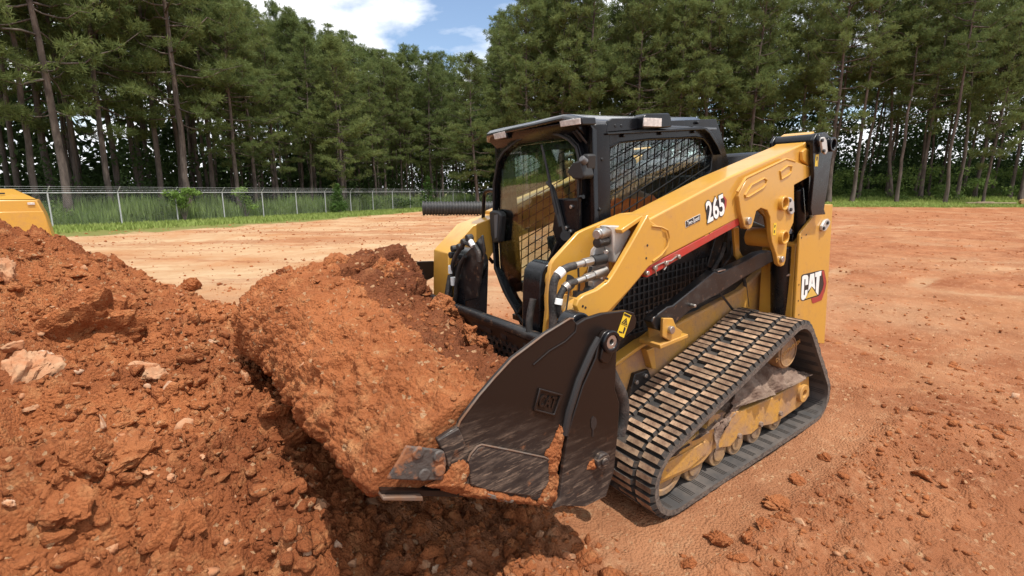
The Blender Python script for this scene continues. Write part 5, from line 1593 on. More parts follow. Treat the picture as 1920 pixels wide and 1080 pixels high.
cake([(1.876, 0.853), (1.832, 0.844), (1.819, 0.821), (1.829, 0.755), (1.784, 0.711), (1.650, 0.618), (1.551, 0.562), (1.527, 0.517), (1.788, 0.668), (1.930, 0.768), (1.986, 0.810), (1.905, 0.814)], .956, .02, 203, 'caked_dirt', bkt)
cake([(1.263, 0.613), (1.226, 0.623), (1.208, 0.575), (1.240, 0.558), (1.282, 0.581)], .976, .014, 205, 'caked_dirt', bkt)

# ------------------------------------------------------------------ clods and stones
def ico(sub):
    bm = bmesh.new()
    bmesh.ops.create_icosphere(bm, subdivisions=sub, radius=1.0)
    v = np.array([p.co[:] for p in bm.verts]); f = np.array([[q.index for q in t.verts] for t in bm.faces])
    bm.free()
    return v, f
I1, I2, I3, I4, I5 = ico(1), ico(2), ico(3), ico(4), ico(5)
def lump(base, seed, rough=.35, facet=0.0):
    v, f = base
    r = np.random.default_rng(seed)
    p = v * (1 + 0)
    k = np.zeros(len(v))
    for i in range(5):
        d = r.normal(size=3); d /= np.linalg.norm(d)
        k += r.uniform(-.5, .5) * np.cos(2.2 * (v @ d) + r.uniform(0, 6))
    k += 0.5 * vnoise(v[:, 0] * 2.7 + seed, v[:, 1] * 2.7 + v[:, 2] * 2.1, seed) + .45 * vnoise(v[:, 0] * 6 + v[:, 2] * 4 + seed, v[:, 1] * 6, seed + 3) + .3 * vnoise(v[:, 0] * 13 + v[:, 2] * 9, v[:, 1] * 13 - v[:, 2] * 5, seed + 4)
    p = v * (1 + rough * k)[:, None]
    for i in range(int(facet)):                          # broken flat faces
        d = r.normal(size=3); d /= np.linalg.norm(d)
        h = p @ d; lim = r.uniform(.35, .70)
        p = p - np.outer(np.maximum(h - lim, 0) * .85, d)
    return p, f
PROT1 = [lump(I1, 300 + i, .55, 2) for i in range(8)]
PROT2 = [lump(I2, 320 + i, .65, 10) for i in range(10)]
def rotmats(n):
    q = rng.normal(size=(n, 4)); q /= np.linalg.norm(q, axis=1, keepdims=True)
    w_, x, y, z = q.T
    return np.stack([np.stack([1 - 2 * (y * y + z * z), 2 * (x * y - z * w_), 2 * (x * z + y * w_)], 1),
                     np.stack([2 * (x * y + z * w_), 1 - 2 * (x * x + z * z), 2 * (y * z - x * w_)], 1),
                     np.stack([2 * (x * z - y * w_), 2 * (y * z + x * w_), 1 - 2 * (x * x + y * y)], 1)], 1)
def scatter(name, pos, size, prots, mats, mprob, label, smooth=False):
    n = len(pos)
    rm = rotmats(n); sc = size[:, None] * rng.uniform(.55, 1.3, (n, 3)); sc[:, 2] *= .8
    which = rng.integers(0, len(prots), n)
    mi = rng.choice(len(mats), n, p=mprob)
    VV = []; FF = []; MM = []; o = 0
    for k, (pv, pf) in enumerate(prots):
        s = np.where(which == k)[0]
        if not len(s): continue
        q = np.einsum('nij,vj->nvi', rm[s], pv) * sc[s][:, None, :] + pos[s][:, None, :]
        VV.append(q.reshape(-1, 3))
        FF.append((pf[None] + (np.arange(len(s)) * len(pv))[:, None, None] + o).reshape(-1, 3))
        MM.append(np.repeat(mi[s], len(pf)))
        o += len(s) * len(pv)
    ob_ = link(name, fast_mesh(name, np.vstack(VV), np.vstack(FF), mats, smooth, np.concatenate(MM)))
    tag(ob_, label, None, None, 'stuff')
    return ob_
def on_pile(n):
    x = rng.uniform(1.7, 5.2, n); y = rng.uniform(-3.9, 2.0, n)
    z = pile_h(x, y); g = z > ground_base(x, y) + .0
    return np.stack([x, y, z], 1)[g]
def on_ground(n, f, x0, x1, y0, y1):
    x = rng.uniform(x0, x1, n); y = rng.uniform(y0, y1, n)
    g = rng.uniform(0, 1, n) < f(x, y)
    x = x[g]; y = y[g]
    return np.stack([x, y, surface(x, y)], 1)
p1 = on_pile(7500); s1 = 0.006 + 0.016 * rng.uniform(0, 1, len(p1)) ** 3
scatter('loose_crumbs', p1, s1, PROT1, [SOIL, CLOD1, ROCKM, WROCK], [.84, .14, .015, .005], 'small crumbs of red soil strewn over the dirt pile')
p2 = on_pile(4200); s2 = 0.013 + 0.048 * rng.uniform(0, 1, len(p2)) ** 3.2
scatter('loose_clods', p2, s2, PROT2, [SOIL, CLOD1, ROCKM, WROCK], [.82, .155, .02, .005], 'fist sized red clods and a few stones on the dirt pile')
def dens_near(x, y):
    return np.clip(.16 + .9 * berm(x, y) + 1.0 * sstep(.7, 1.4, x) * sstep(-3, -1, y), 0, 1) * (1 - .9 * strip(x, y))
p3 = on_ground(19000, dens_near, -4.5, 3.4, -3.0, 3.2)
inm = (np.abs(p3[:, 1]) < .96) & (p3[:, 0] < .85) & (p3[:, 0] > -1.05) & (np.abs(p3[:, 1]) > .46)
p3 = p3[~inm]; s3 = 0.005 + 0.016 * rng.uniform(0, 1, len(p3)) ** 3
scatter('ground_crumbs', p3, s3, PROT1, [SOIL, CLOD1, ROCKM, WROCK], [.80, .16, .035, .005], 'red crumbs and grit on the ground around the loader')
p4 = on_ground(2600, lambda x, y: dens_near(x, y) * .7, -3.6, 3.2, -2.6, 2.8)
inm = (np.abs(p4[:, 1]) < 1.02) & (p4[:, 0] < .95) & (p4[:, 0] > -1.1)
p4 = p4[~inm]; s4 = 0.014 + 0.042 * rng.uniform(0, 1, len(p4)) ** 3
p6 = on_ground(3600, lambda x, y: sstep(.95, 1.3, x) * sstep(-1.8, -.8, y) * .85, .9, 2.9, -1.8, 2.0)
p4 = np.vstack([p4, p6]); s4 = np.concatenate([s4, 0.014 + 0.050 * rng.uniform(0, 1, len(p6)) ** 2.8])
scatter('ground_clods', p4, s4, PROT2, [SOIL, CLOD1, ROCKM, WROCK], [.79, .175, .03, .005], 'broken red clods on the ground beside the track and under the bucket')
def dens_field(x, y):
    d, l = to_dl(x, y)
    return sstep(2.5, 5, d) * sstep(40, 6, d) * .9
fx = rng.uniform(0, 1, 22000) ** 1.7 * 38 + 2.5; fl = rng.uniform(-1.1, 1.1, 22000) * fx
x = CAM[0] + FH[0] * fx + RH[0] * fl; y = CAM[1] + FH[1] * fx + RH[1] * fl
k_ = vnoise(x * .5, y * .5, 99) + .5 > rng.uniform(.2, 1.0, 22000)
x, y = x[k_], y[k_]; fx = fx[k_]
out_ = ~((np.abs(y) < 1.05) & (x < 1) & (x > -1.4))
x, y, fx = x[out_], y[out_], fx[out_]
p5 = np.stack([x, y, surface(x, y)], 1); s5 = (0.008 + 0.022 * rng.uniform(0, 1, len(p5)) ** 4) * (1 + fx * .035)
scatter('field_stones', p5, s5, PROT1, [SOIL, CLOD1, ROCKM, WROCK], [.66, .23, .10, .01], 'scattered stones and crumbs across the bare field')
# crumbs on the load
sel = rng.choice((nu - 28) * nv, 1900)
uu = 14 + sel // nv; vv_ = sel % nv
gk = (vv_ > 12) & (vv_ < NV * .80) & ((vv_ < NV * .56) | (rng.uniform(0, 1, len(vv_)) < .22))
uu, vv_ = uu[gk], vv_[gk]
pl = G[uu, vv_]; mr = np.array(MROT)
pl = pl @ mr.T
scatter('load_crumbs', pl, 0.005 + 0.024 * rng.uniform(0, 1, len(pl)) ** 3.2, PROT2, [SOIL, CLOD1, ROCKM, WROCK], [.83, .14, .025, .005], 'crumbs and pebbles lying on the load in the bucket')

LUMPS = {}
def stone(name, pos, size, m, label, cat, group=None, seed=1, flat=.75, facet=3, rough=.34, rz=0.0, sink=.25, tilt=0.0):
    v, f = lump(I5 if max(size) > .12 else I4 if max(size) > .05 else I3, seed, rough, facet + 3)
    # fine broken texture: crumbly for clay, flaky for stone
    nrm = v / np.linalg.norm(v, axis=1, keepdims=True)
    a1 = v[:, 0] * 1.0 + v[:, 2] * .62; a2 = v[:, 1] * 1.0 - v[:, 2] * .55
    k = (billow(a1 * 1.5, a2 * 1.5, seed + 60, 6, .60) - .9) * (.30 if name != 'rock' else .20)
    k = k + fbm(a1 * 2.2 + 4, a2 * 2.2, seed + 61, 4, .55) * .30
    v = v + nrm * k[:, None]
    v = v * np.array(size)
    me = fast_mesh(name, v, f, m, False)
    me.shade_smooth(); me.set_sharp_from_angle(angle=R(35))
    o = link(name, me)
    o.location = (pos[0], pos[1], pos[2] + size[2] * (1 - 2 * sink) * .5)
    o.rotation_euler = (tilt, tilt * .6, rz)
    tag(o, label, cat, group)
    return o
ROCKS = [
    ('dirt_clod', 3.138, -1.62, 0.277, 0.236, 0.208, 0, 'largest red clod, overhanging on the upper left slope of the dirt pile', None),
    ('rock', 3.339, -0.989, 0.149, 0.119, 0.089, 2, 'pale tan boulder half buried under the overhanging red clod', None),
    ('rock', 3.287, -1.217, 0.038, 0.03, 0.03, 3, 'white stone wedged between the overhanging clod and the pale boulder', None),
    ('rock', 3.378, -1.085, 0.047, 0.037, 0.033, 2, 'tan stone at the left edge above the pale boulder', None),
    ('rock', 3.55, -1.974, 0.087, 0.07, 0.122, 2, 'upright tan chunk at the left edge near the top of the dirt pile', None),
    ('rock', 2.811, -0.929, 0.063, 0.05, 0.053, 2, 'tan rough stone, upper one of the pale cluster midway down the pile', None),
    ('rock', 2.763, -0.601, 0.049, 0.039, 0.042, 3, 'white layered stone, lowest of the pale cluster midway down the pile', None),
    ('rock', 2.875, -1.168, 0.063, 0.05, 0.044, 2, 'small buff stone, topmost of the pale cluster midway down the pile', None),
    ('dirt_clod', 3.056, 0.009, 0.142, 0.099, 0.085, 1, 'broad slab of red clay with pale top low on the left of the pile', None),
    ('dirt_clod', 2.915, -0.054, 0.098, 0.117, 0.059, 1, 'smooth orange block of clay beside the pale topped slab', None),
    ('dirt_clod', 2.749, 0.337, 0.098, 0.079, 0.079, 0, 'square sided red clod near the bottom edge, left of the bucket', None),
    ('dirt_clod', 3.08, 0.155, 0.105, 0.084, 0.063, 0, 'rounded red clod below the pale topped slab at bottom left', None),
    ('dirt_clod', 3.047, -2.275, 0.139, 0.111, 0.083, 0, 'dark red lump on the ridge of the dirt pile', None),
    ('dirt_clod', 2.478, -7.513, 0.252, 0.202, 0.177, 0, 'dark red lump at the right shoulder of the dirt pile ridge', None),
    ('dirt_clod', 2.321, -0.281, 0.082, 0.066, 0.057, 1, 'angular clod at the toe of the pile beneath the middle of the load', None),
    ('dirt_clod', 2.232, -0.222, 0.072, 0.057, 0.05, 0, 'clod at the toe of the pile, next below the angular one', None),
    ('rock', 2.388, -0.631, 0.051, 0.041, 0.041, 2, 'pale stone in the gap between the pile and the load', None),
    ('rock', 2.006, -0.058, 0.07, 0.056, 0.063, 1, 'upright brown rock in shade under the near end of the load', None),
    ('rock', 1.928, 0.013, 0.048, 0.038, 0.043, 2, 'pale rock directly below the tip of the cutting edge', None),
    ('rock', 2.25, 0.298, 0.046, 0.037, 0.042, 2, 'pale broken rock in shade left of the cutting edge tip', None),
    ('dirt_clod', 1.661, 0.276, 0.063, 0.057, 0.057, 0, 'round clod in shade beneath the bucket floor', None),
    ('dirt_clod', 1.633, 0.567, 0.05, 0.045, 0.045, 0, 'round clod below the bucket wear plate', None),
    ('dirt_clod', 0.154, 1.226, 0.099, 0.089, 0.035, 1, 'flat buff slab of clay on the loose soil beside the track', None),
    ('dirt_clod', 0.602, 1.16, 0.066, 0.059, 0.039, 0, 'red clod on the loose soil near the front of the track', None),
    ('dirt_clod', 0.52, 1.261, 0.044, 0.039, 0.031, 0, 'small red clod lying on the loose soil beside the left track', 'small clods beside the track'),
    ('dirt_clod', 0.392, 1.273, 0.04, 0.036, 0.028, 0, 'small red clod lying on the loose soil beside the left track', 'small clods beside the track'),
    ('dirt_clod', -0.139, 1.187, 0.045, 0.041, 0.032, 0, 'small red clod lying on the loose soil beside the left track', 'small clods beside the track'),
    ('dirt_clod', -0.478, 1.161, 0.042, 0.038, 0.03, 0, 'small red clod lying on the loose soil beside the left track', 'small clods beside the track'),
    ('dirt_clod', 0.684, 1.307, 0.049, 0.044, 0.029, 0, 'small red clod lying on the loose soil beside the left track', 'small clods beside the track'),
    ('dirt_clod', 0.844, 1.169, 0.042, 0.038, 0.025, 0, 'small red clod lying on the loose soil beside the left track', 'small clods beside the track'),
    ('rock', 2.838, 0.093, 0.021, 0.017, 0.015, 2, 'small pale stone on the slope of the dirt pile', 'pale stones on the dirt pile'),
    ('rock', 2.76, 0.121, 0.026, 0.02, 0.018, 2, 'small pale stone on the slope of the dirt pile', 'pale stones on the dirt pile'),
    ('rock', 3.171, -1.54, 0.023, 0.018, 0.016, 3, 'small pale stone on the slope of the dirt pile', 'pale stones on the dirt pile'),
    ('rock', 2.517, -1.25, 0.024, 0.019, 0.017, 3, 'small pale stone on the slope of the dirt pile', 'pale stones on the dirt pile'),
    ('rock', 3.275, -0.664, 0.025, 0.02, 0.017, 2, 'small pale stone on the slope of the dirt pile', 'pale stones on the dirt pile'),
    ('rock', 2.649, 0.036, 0.018, 0.014, 0.013, 2, 'small pale stone on the slope of the dirt pile', 'pale stones on the dirt pile'),
    ('rock', 3.205, 0.161, 0.02, 0.016, 0.014, 3, 'small pale stone on the slope of the dirt pile', 'pale stones on the dirt pile'),
    ('rock', 2.954, 0.268, 0.023, 0.018, 0.016, 2, 'small pale stone on the slope of the dirt pile', 'pale stones on the dirt pile'),
    ('rock', 2.229, 0.471, 0.026, 0.021, 0.019, 3, 'small pale stone in the rubble below the bucket', 'pale stones in the rubble'),
    ('rock', 2.187, 0.506, 0.029, 0.023, 0.02, 2, 'small pale stone in the rubble below the bucket', 'pale stones in the rubble'),
    ('rock', 1.904, 0.605, 0.035, 0.028, 0.024, 2, 'small pale stone in the rubble below the bucket', 'pale stones in the rubble'),
    ('rock', 1.876, 0.663, 0.027, 0.022, 0.019, 3, 'small pale stone in the rubble below the bucket', 'pale stones in the rubble'),
    ('rock', 1.915, 0.417, 0.022, 0.018, 0.016, 2, 'small pale stone in the rubble below the bucket', 'pale stones in the rubble'),
    ('rock', 1.603, 0.706, 0.026, 0.021, 0.019, 2, 'small pale stone in the rubble below the bucket', 'pale stones in the rubble'),
    ('rock', 1.361, 0.706, 0.028, 0.022, 0.02, 2, 'small pale stone in the rubble below the bucket', 'pale stones in the rubble'),
    ('rock', 1.302, 0.834, 0.032, 0.026, 0.023, 2, 'small pale stone in the rubble below the bucket', 'pale stones in the rubble'),
    ('rock', 1.733, 0.692, 0.023, 0.019, 0.016, 3, 'small pale stone in the rubble below the bucket', 'pale stones in the rubble'),
    ('rock', 2.371, 0.47, 0.023, 0.018, 0.016, 2, 'small pale stone in the rubble below the bucket', 'pale stones in the rubble')]
for i, (nm, x, y, sx, sy, sz, mi, lab, grp) in enumerate(ROCKS):
    z = float(surface(np.array([x]), np.array([y]))[0])
    stone(nm, (x, y, z), (sx, sy, sz), [SOIL, CLOD1, ROCKM, WROCK][mi], lab, 'rock' if nm == 'rock' else 'dirt clod', grp, 500 + i * 7, facet=2 if nm == 'rock' else 1, rz=i * 1.3, sink=.36, tilt=(.25 if i % 3 else -.2))
LCL = [
    ((1.846, 0.55, 0.95), (0.11, 0.099, 0.038), 'flat crusted slab of dirt lying on the near end of the load', None),
    ((2.008, -0.85, 1.279), (0.071, 0.064, 0.057), 'small dark clod standing up at the far left end of the load', None),
    ((1.825, -0.3, 1.208), (0.098, 0.088, 0.059), 'broad dark lump on the top of the load beside the split', None),
    ((2.041, -0.1, 1.028), (0.095, 0.085, 0.047), 'pale brown clod in the middle of the load, just behind its front edge', None),
    ((1.311, 0.1, 0.983), (0.075, 0.068, 0.06), 'dark clod at the rear of the load against the spill guard', None),
    ((1.318, 0.25, 0.978), (0.041, 0.037, 0.033), 'small clod at the rear of the load beside the spill guard', None),
    ((1.336, -0.15, 1.074), (0.104, 0.094, 0.084), 'dark crumbly mass at the rear corner of the load, below the far arm', None),
    ((1.486, -0.6, 1.208), (0.134, 0.12, 0.107), 'dark crumbly mass on the far right of the load', None),
    ((1.715, -0.75, 1.277), (0.12, 0.108, 0.096), 'dark crumbly lump on the skyline of the load, right of the split', None)]
for i, (c, s_, lab, grp) in enumerate(LCL):
    p = m2w(c)
    stone('dirt_clod', p, s_, SOIL if i % 2 else CLOD1, lab, 'dirt clod', grp, 800 + i * 5, facet=1, rz=i * .9, sink=.5, tilt=.2)

# ================================================================== VEGETATION
def leafmat(name, a, b, trans=0.35, rough=0.6, scale=1.2):
    m = bpy.data.materials.new(name)
    m.use_nodes = True
    t = m.node_tree; t.nodes.clear(); n = t.nodes.new; l = t.links.new
    o = n('ShaderNodeOutputMaterial'); d = n('ShaderNodeBsdfPrincipled'); tr = n('ShaderNodeBsdfTranslucent'); mx_ = n('ShaderNodeMixShader')
    c = n('ShaderNodeTexCoord'); q = n('ShaderNodeTexNoise'); q.inputs['Scale'].default_value = scale; q.inputs['Detail'].default_value = 5
    l(c.outputs['Object'], q.inputs['Vector'])
    r = n('ShaderNodeMapRange'); r.inputs['From Min'].default_value = .35; r.inputs['From Max'].default_value = .65
    l(q.outputs['Fac'], r.inputs['Value'])
    oi = n('ShaderNodeObjectInfo')
    ad = n('ShaderNodeMath'); ad.operation = 'MULTIPLY_ADD'; ad.inputs[1].default_value = .5; l(oi.outputs['Random'], ad.inputs[0]); 
    ad2 = n('ShaderNodeMath'); ad2.operation = 'MULTIPLY'; ad2.inputs[1].default_value = .6; l(r.outputs[0], ad2.inputs[0]); l(ad2.outputs[0], ad.inputs[2])
    x = n('ShaderNodeMix'); x.data_type = 'RGBA'; x.inputs['A'].default_value = (*a, 1); x.inputs['B'].default_value = (*b, 1)
    l(ad.outputs[0], x.inputs['Factor'])
    l(x.outputs['Result'], d.inputs['Base Color']); d.inputs['Roughness'].default_value = rough; d.inputs['Specular IOR Level'].default_value = .12
    l(x.outputs['Result'], tr.inputs['Color']); mx_.inputs[0].default_value = trans
    l(d.outputs[0], mx_.inputs[1]); l(tr.outputs[0], mx_.inputs[2]); l(mx_.outputs[0], o.inputs[0])
    return m
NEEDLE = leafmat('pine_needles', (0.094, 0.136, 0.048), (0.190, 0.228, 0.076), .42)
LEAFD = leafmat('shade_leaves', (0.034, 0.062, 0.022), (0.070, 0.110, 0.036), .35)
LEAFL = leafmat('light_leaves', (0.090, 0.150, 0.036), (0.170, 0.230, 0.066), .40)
GRASSM = leafmat('grass_blades', (0.200, 0.290, 0.060), (0.34, 0.40, 0.12), .35, scale=.6)
WEEDM = leafmat('weed_stems', (0.150, 0.235, 0.065), (0.26, 0.34, 0.11), .35, scale=.5)
BARK = mat('pine_bark', (0.135, 0.105, 0.088), 0.95, 0, 0, (0.055, 0.042, 0.036), 3.5, .4, .62, bump=.8, bscale=9, stretch=(1, 1, .25))

def unit(v):
    return v / np.maximum(np.linalg.norm(v, axis=-1, keepdims=True), 1e-9)
def needles(P, D, per, ln, wd, rs):
    """needle triangles fanned round each tuft"""
    n = len(P)
    base = np.repeat(P, per, 0); dd = np.repeat(D, per, 0)
    d = unit(dd * .75 + rs.normal(size=(n * per, 3)) * .62)
    L_ = rs.uniform(.6, 1.15, (n * per, 1)) * ln
    s = unit(np.cross(d, rs.normal(size=(n * per, 3)))) * (wd * rs.uniform(.7, 1.3, (n * per, 1))) * .5
    base = base + rs.normal(size=base.shape) * ln * .12
    mid = base + d * L_ * .55
    V = np.stack([base, mid + s, base + d * L_, mid - s], 1).reshape(-1, 3)
    F = np.arange(n * per * 4).reshape(-1, 4)
    return V, F
def tube_np(P, r, n=7):
    P = np.asarray(P, float); k = len(P)
    t = unit(np.gradient(P, axis=0))
    up = np.where(np.abs(t[:, 2:3]) < .9, np.array([[0, 0, 1.]]), np.array([[1., 0, 0]]))
    a = unit(np.cross(t, up)); b = np.cross(a, t)
    th = np.linspace(0, 2 * np.pi, n, endpoint=False)
    V = (P[:, None] + (a[:, None] * np.cos(th)[None, :, None] + b[:, None] * np.sin(th)[None, :, None]) * np.asarray(r)[:, None, None]).reshape(-1, 3)
    i, j = np.meshgrid(np.arange(n), np.arange(k - 1)); i = i.ravel(); j = j.ravel()
    F = np.stack([j * n + i, j * n + (i + 1) % n, (j + 1) * n + (i + 1) % n, (j + 1) * n + i], 1)
    return V, F
def pine(seed, H, cb, spread, nl, tuft, ln, wd, per, top_round=.55, rad=.24, lean=.0):
    """trunk and crown meshes; H height, cb crown base, spread longest limb"""
    rs = np.random.default_rng(seed)
    z = np.linspace(0, H, 16)
    bend = np.cumsum(rs.normal(size=(16, 2)) * .05, 0) + np.outer((z / H) ** 1.4, rs.normal(size=2) * lean * H)
    tp = np.stack([bend[:, 0], bend[:, 1], z], 1)
    tr = rad * (1 - .88 * (z / H) ** 1.15) + .07 * np.exp(-z / .5)
    VV = []; FF = []; o = 0
    v, f = tube_np(tp, tr, 10); VV.append(v); FF.append(f + o); o += len(v)
    TP = []; TD = []
    zz = cb + (H - cb) * np.sort(rs.uniform(0, 1, nl) ** .85)
    for i, h in enumerate(zz):
        u = (h - cb) / (H - cb)
        prof = (min(1, (u + .12) / .35)) ** .7 * (1 - u) ** top_round + .06
        L_ = spread * prof * rs.uniform(.55, 1.15)
        az = i * 2.4 + rs.uniform(-.7, .7)
        el = R(-8) + R(52) * u + rs.normal() * .18
        k = 6
        s = np.linspace(0, 1, k)
        p0 = np.array([np.interp(h, z, tp[:, 0]), np.interp(h, z, tp[:, 1]), h])
        dirh = np.array([math.cos(az), math.sin(az), 0])
        P = p0 + np.outer(s * L_, dirh) * math.cos(el) + np.outer(s * L_ * math.sin(el) + .16 * L_ * s ** 2 - .10 * L_ * np.sin(s * 3.1), [0, 0, 1])
        P[1:] += rs.normal(size=(k - 1, 3)) * .07 * L_ * s[1:, None]
        v, f = tube_np(P, .045 * (.35 + L_ / spread) * (1 - .85 * s) + .006, 4); VV.append(v); FF.append(f + o); o += len(v)
        side = np.cross(dirh, [0, 0, 1])
        nc_ = max(2, int(7.5 * L_ / spread + rs.uniform(0, 2)))
        for c_ in range(nc_):
            t = 1.0 if c_ == 0 else rs.uniform(.32, 1.0) ** .8
            q = np.array([np.interp(t, s, P[:, a]) for a in range(3)])
            offc = side * rs.normal() * (.20 * L_ + .10) * (1.2 - t * .8) * (c_ > 0)
            nt = max(3, int(tuft * rs.uniform(.7, 1.25)))
            rad_ = rs.uniform(.26, .44)
            dl_ = unit(rs.normal(size=(nt, 3)) * np.array([1, 1, .8]))
            sp_ = dl_ * rad_ * rs.uniform(.3, 1, (nt, 1))
            al_ = sp_ @ dirh
            TP.append(q + offc + sp_ * np.array([1.1, 1.1, .55]) + np.outer(al_ * .75, dirh) + np.array([0, 0, .10]))
            TD.append(unit(dl_ * .8 + dirh * .55 + np.array([0, 0, .40])))
    P = np.vstack(TP); D = np.vstack(TD)
    V, F = needles(P, D, per, ln, wd, rs)
    trunk = fast_mesh('trunk', np.vstack(VV), np.vstack(FF), BARK, True)
    crown = fast_mesh('crown', V, F, NEEDLE)
    return trunk, crown
EDGE_T = [pine(1001 + i, 21.5, 5.0 + i * .9, 4.5, 66, 7, .38, .036, 17, rad=.20, lean=.012) for i in range(3)]
TALL_T = [pine(1011 + i, 22.5, 10.0 + i, 3.3, 54, 6.5, .38, .040, 15, rad=.165, lean=.010) for i in range(3)]
FULL_T = [pine(1021 + i, 21.5, 2.8 + i * 2.0, 4.6, 74, 6.5, .44, .052, 14, rad=.20, lean=.008) for i in range(3)]

tr_ = random.Random(5)
class Forest:
    n = 0
def tree(xy, z, variant, rz, sc, label, group=None, tiltx=0.0, tilty=0.0):
    d_, l_ = to_dl(float(xy[0]), float(xy[1]))
    # the stand is lower towards the gap: slope of its skyline by bearing
    rise = float(np.interp(l_ / max(d_, 1), [-0.594, -0.557, -0.492, -0.428, -0.342, -0.278, -0.225, -0.171, -0.118, -0.064, -0.027, 0.0, 0.027], [0.81, 0.382, 0.348, 0.32, 0.296, 0.271, 0.254, 0.256, 0.264, 0.275, 0.307, 0.355, 0.81]))
    top = 1.64 + rise * d_
    k = min(sc[1], top / 21.6 * tr_.uniform(.90, 1.0)) if rise < .7 else sc[1]
    sc = (sc[0] * (.35 + .65 * k / sc[1]), k)
    t = empty('pine_tree', (float(xy[0]), float(xy[1]), float(z)), (tiltx, tilty, rz))
    t.scale = (sc[0], sc[0], sc[1])
    tag(t, label, 'tree', group)
    for nm, me in (('trunk', variant[0]), ('crown', variant[1])):
        o = bpy.data.objects.new(nm, me)
        COL.objects.link(o)
        o.parent = t
    Forest.n += 1
    return t
tr_ = random.Random(5)
def dl2xy(d, l):
    return CAM[:2] + FH * d + RH * l
def gz(xy):
    return float(ground_base(np.array([xy[0]]), np.array([xy[1]]))[0])
# hand-placed trees that stand out in the photograph: depth, lateral, variant, scale, label
STAND = [
    (27, -23.69, 0, (1.0, 1.05), 0.3, -0.035, 'thick trunked pine nearest the left edge, behind the first fence posts'),
    (27.5, -25.96, 3, (1.0, 1.0), 1.2, -0.06, 'leaning pine with a bare grey trunk, left of the thickest trunk'),
    (30, -29.22, 4, (0.9, 1.0), 2.2, -0.06, 'second bare leaning pine from the left edge'),
    (30, -23.82, 0, (0.85, 0.95), 3.0, -0.02, 'crooked trunked pine above the second fence post'),
    (32, -20.55, 1, (1.0, 1.0), 4.0, -0.02, 'spreading pine with long low boughs reaching over the fence'),
    (36, -19.46, 1, (1.05, 1.0), 5.2, -0.02, 'broad bright pine whose lowest bough reaches far to the right'),
    (44, -14.69, 6, (0.95, 0.88), 0.8, 0, 'rounded bright pine standing alone before the gap in the woods'),
    (52, -17.81, 3, (0.8, 0.95), 1.1, 0, 'slender pine left of the rounded bright one'),
    (55, 41.2, 4, (1.15, 1.05), 1.3, 0.1, 'tall leaning pine with thick grey trunk at the right'),
    (50, 42.81, 4, (0.95, 1.1), 2.3, 0.06, 'lone pine trunk close to the grass at the right edge'),
    (52, 52.31, 5, (1.2, 1.0), 0.3, 0.1, 'heavy leaning pine at the extreme right'),
    (50, 46.55, 7, (0.62, 0.8), 4.3, 0.03, 'smaller leafy pine in front of the bright gaps at the right')]
taken = []
for d, l, vi, sc, rz, lean_, lab in STAND:
    xy = dl2xy(d, l)
    v = (EDGE_T + TALL_T + FULL_T)[vi]
    ax = RH * lean_
    tree(xy, gz(xy) - .1, v, rz, sc, lab, None, -lean_ * RH[1] * -1, lean_ * RH[0])
    taken.append(xy)
ORD = ['', 'first', 'second', 'third', 'fourth', 'fifth', 'sixth', 'seventh', 'eighth', 'ninth', 'tenth', 'eleventh', 'twelfth', 'thirteenth', 'fourteenth']
BAYS = set()
ABOVE = [(-0.086, 'above the end of the black pipe'), (-0.016, 'above the front lamp at the far corner of the cab'), (0.054, 'above the middle of the cab visor'), (0.123, 'above the lamp at the near corner of the cab visor'), (0.193, 'above the front end of the cab side window'), (0.262, 'above the side lamp of the cab'), (0.332, 'above the middle of the cab side window'), (0.401, 'above the rear corner of the cab roof'), (0.471, 'above the hood behind the cab'), (0.540, 'just left of the rear head of the loader arm'), (0.610, 'above the rear head of the loader arm')]
USED = set()
# the stand behind the fence, row by row
rows_ = [(4.0, 3.4, EDGE_T), (7.0, 2.9, TALL_T), (10.0, 2.9, TALL_T + EDGE_T[:1]), (13.5, 3.1, TALL_T), (17.5, 3.4, TALL_T), (22.0, 3.8, TALL_T)]
for off, step, var in rows_:
    s = -20 + tr_.uniform(0, 2)
    while s < 46:
        p = FP0 + FU * (s + tr_.uniform(-.9, .9)) + FN * (off + tr_.uniform(-1.2, 1.2))
        s += step * tr_.uniform(.8, 1.25)
        d, l = to_dl(p[0], p[1])
        if d < 8 or abs(l) > d * 1.25 or l > -3: continue
        if any(np.hypot(*(p - q)) < 2.0 for q in taken): continue
        taken.append(p)
        k = tr_.uniform(.88, 1.10)
        lab, grp = 'tall straight pine in the dense dark stand behind the chain link fence', 'pines behind the fence'
        bay = int((s + 0) // 3.0) + 1
        if off < 5 and bay not in BAYS and 0 < bay < 15:
            BAYS.add(bay)
            lab, grp = 'front row pine right behind the fence, at the %s bay from the left' % ORD[bay], None
        tree(p, -.25, var[tr_.randrange(len(var))], tr_.uniform(0, 6.28), (k * tr_.uniform(.8, 1.05), k), lab, grp, tr_.gauss(0, .012), tr_.gauss(0, .012))
def far_label(d, k):
    if d == 78 and k < len(ORD):
        return 'far pine under the sky gap, %s from the left in its row' % ORD[k], None
    return 'distant pine under the cloud, where the two stands of trees meet', 'far pines in the gap'
# far stand seen through the gap in the middle
for d in (78, 83, 89, 96):
    l = -27.0
    nth = 0
    while l < 2:
        p = dl2xy(d + tr_.uniform(-2, 2), l)
        l += tr_.uniform(2.6, 4.2)
        nth += 1
        taken.append(p)
        k = tr_.uniform(.82, 1.0) * (1.0 - .10 * math.exp(-((l + 17) / 8) ** 2))
        tree(p, -.3, FULL_T[tr_.randrange(3)] if d < 84 else TALL_T[tr_.randrange(3)], tr_.uniform(0, 6.28), (k, k), *far_label(d, nth), tr_.gauss(0, .01), tr_.gauss(0, .01))
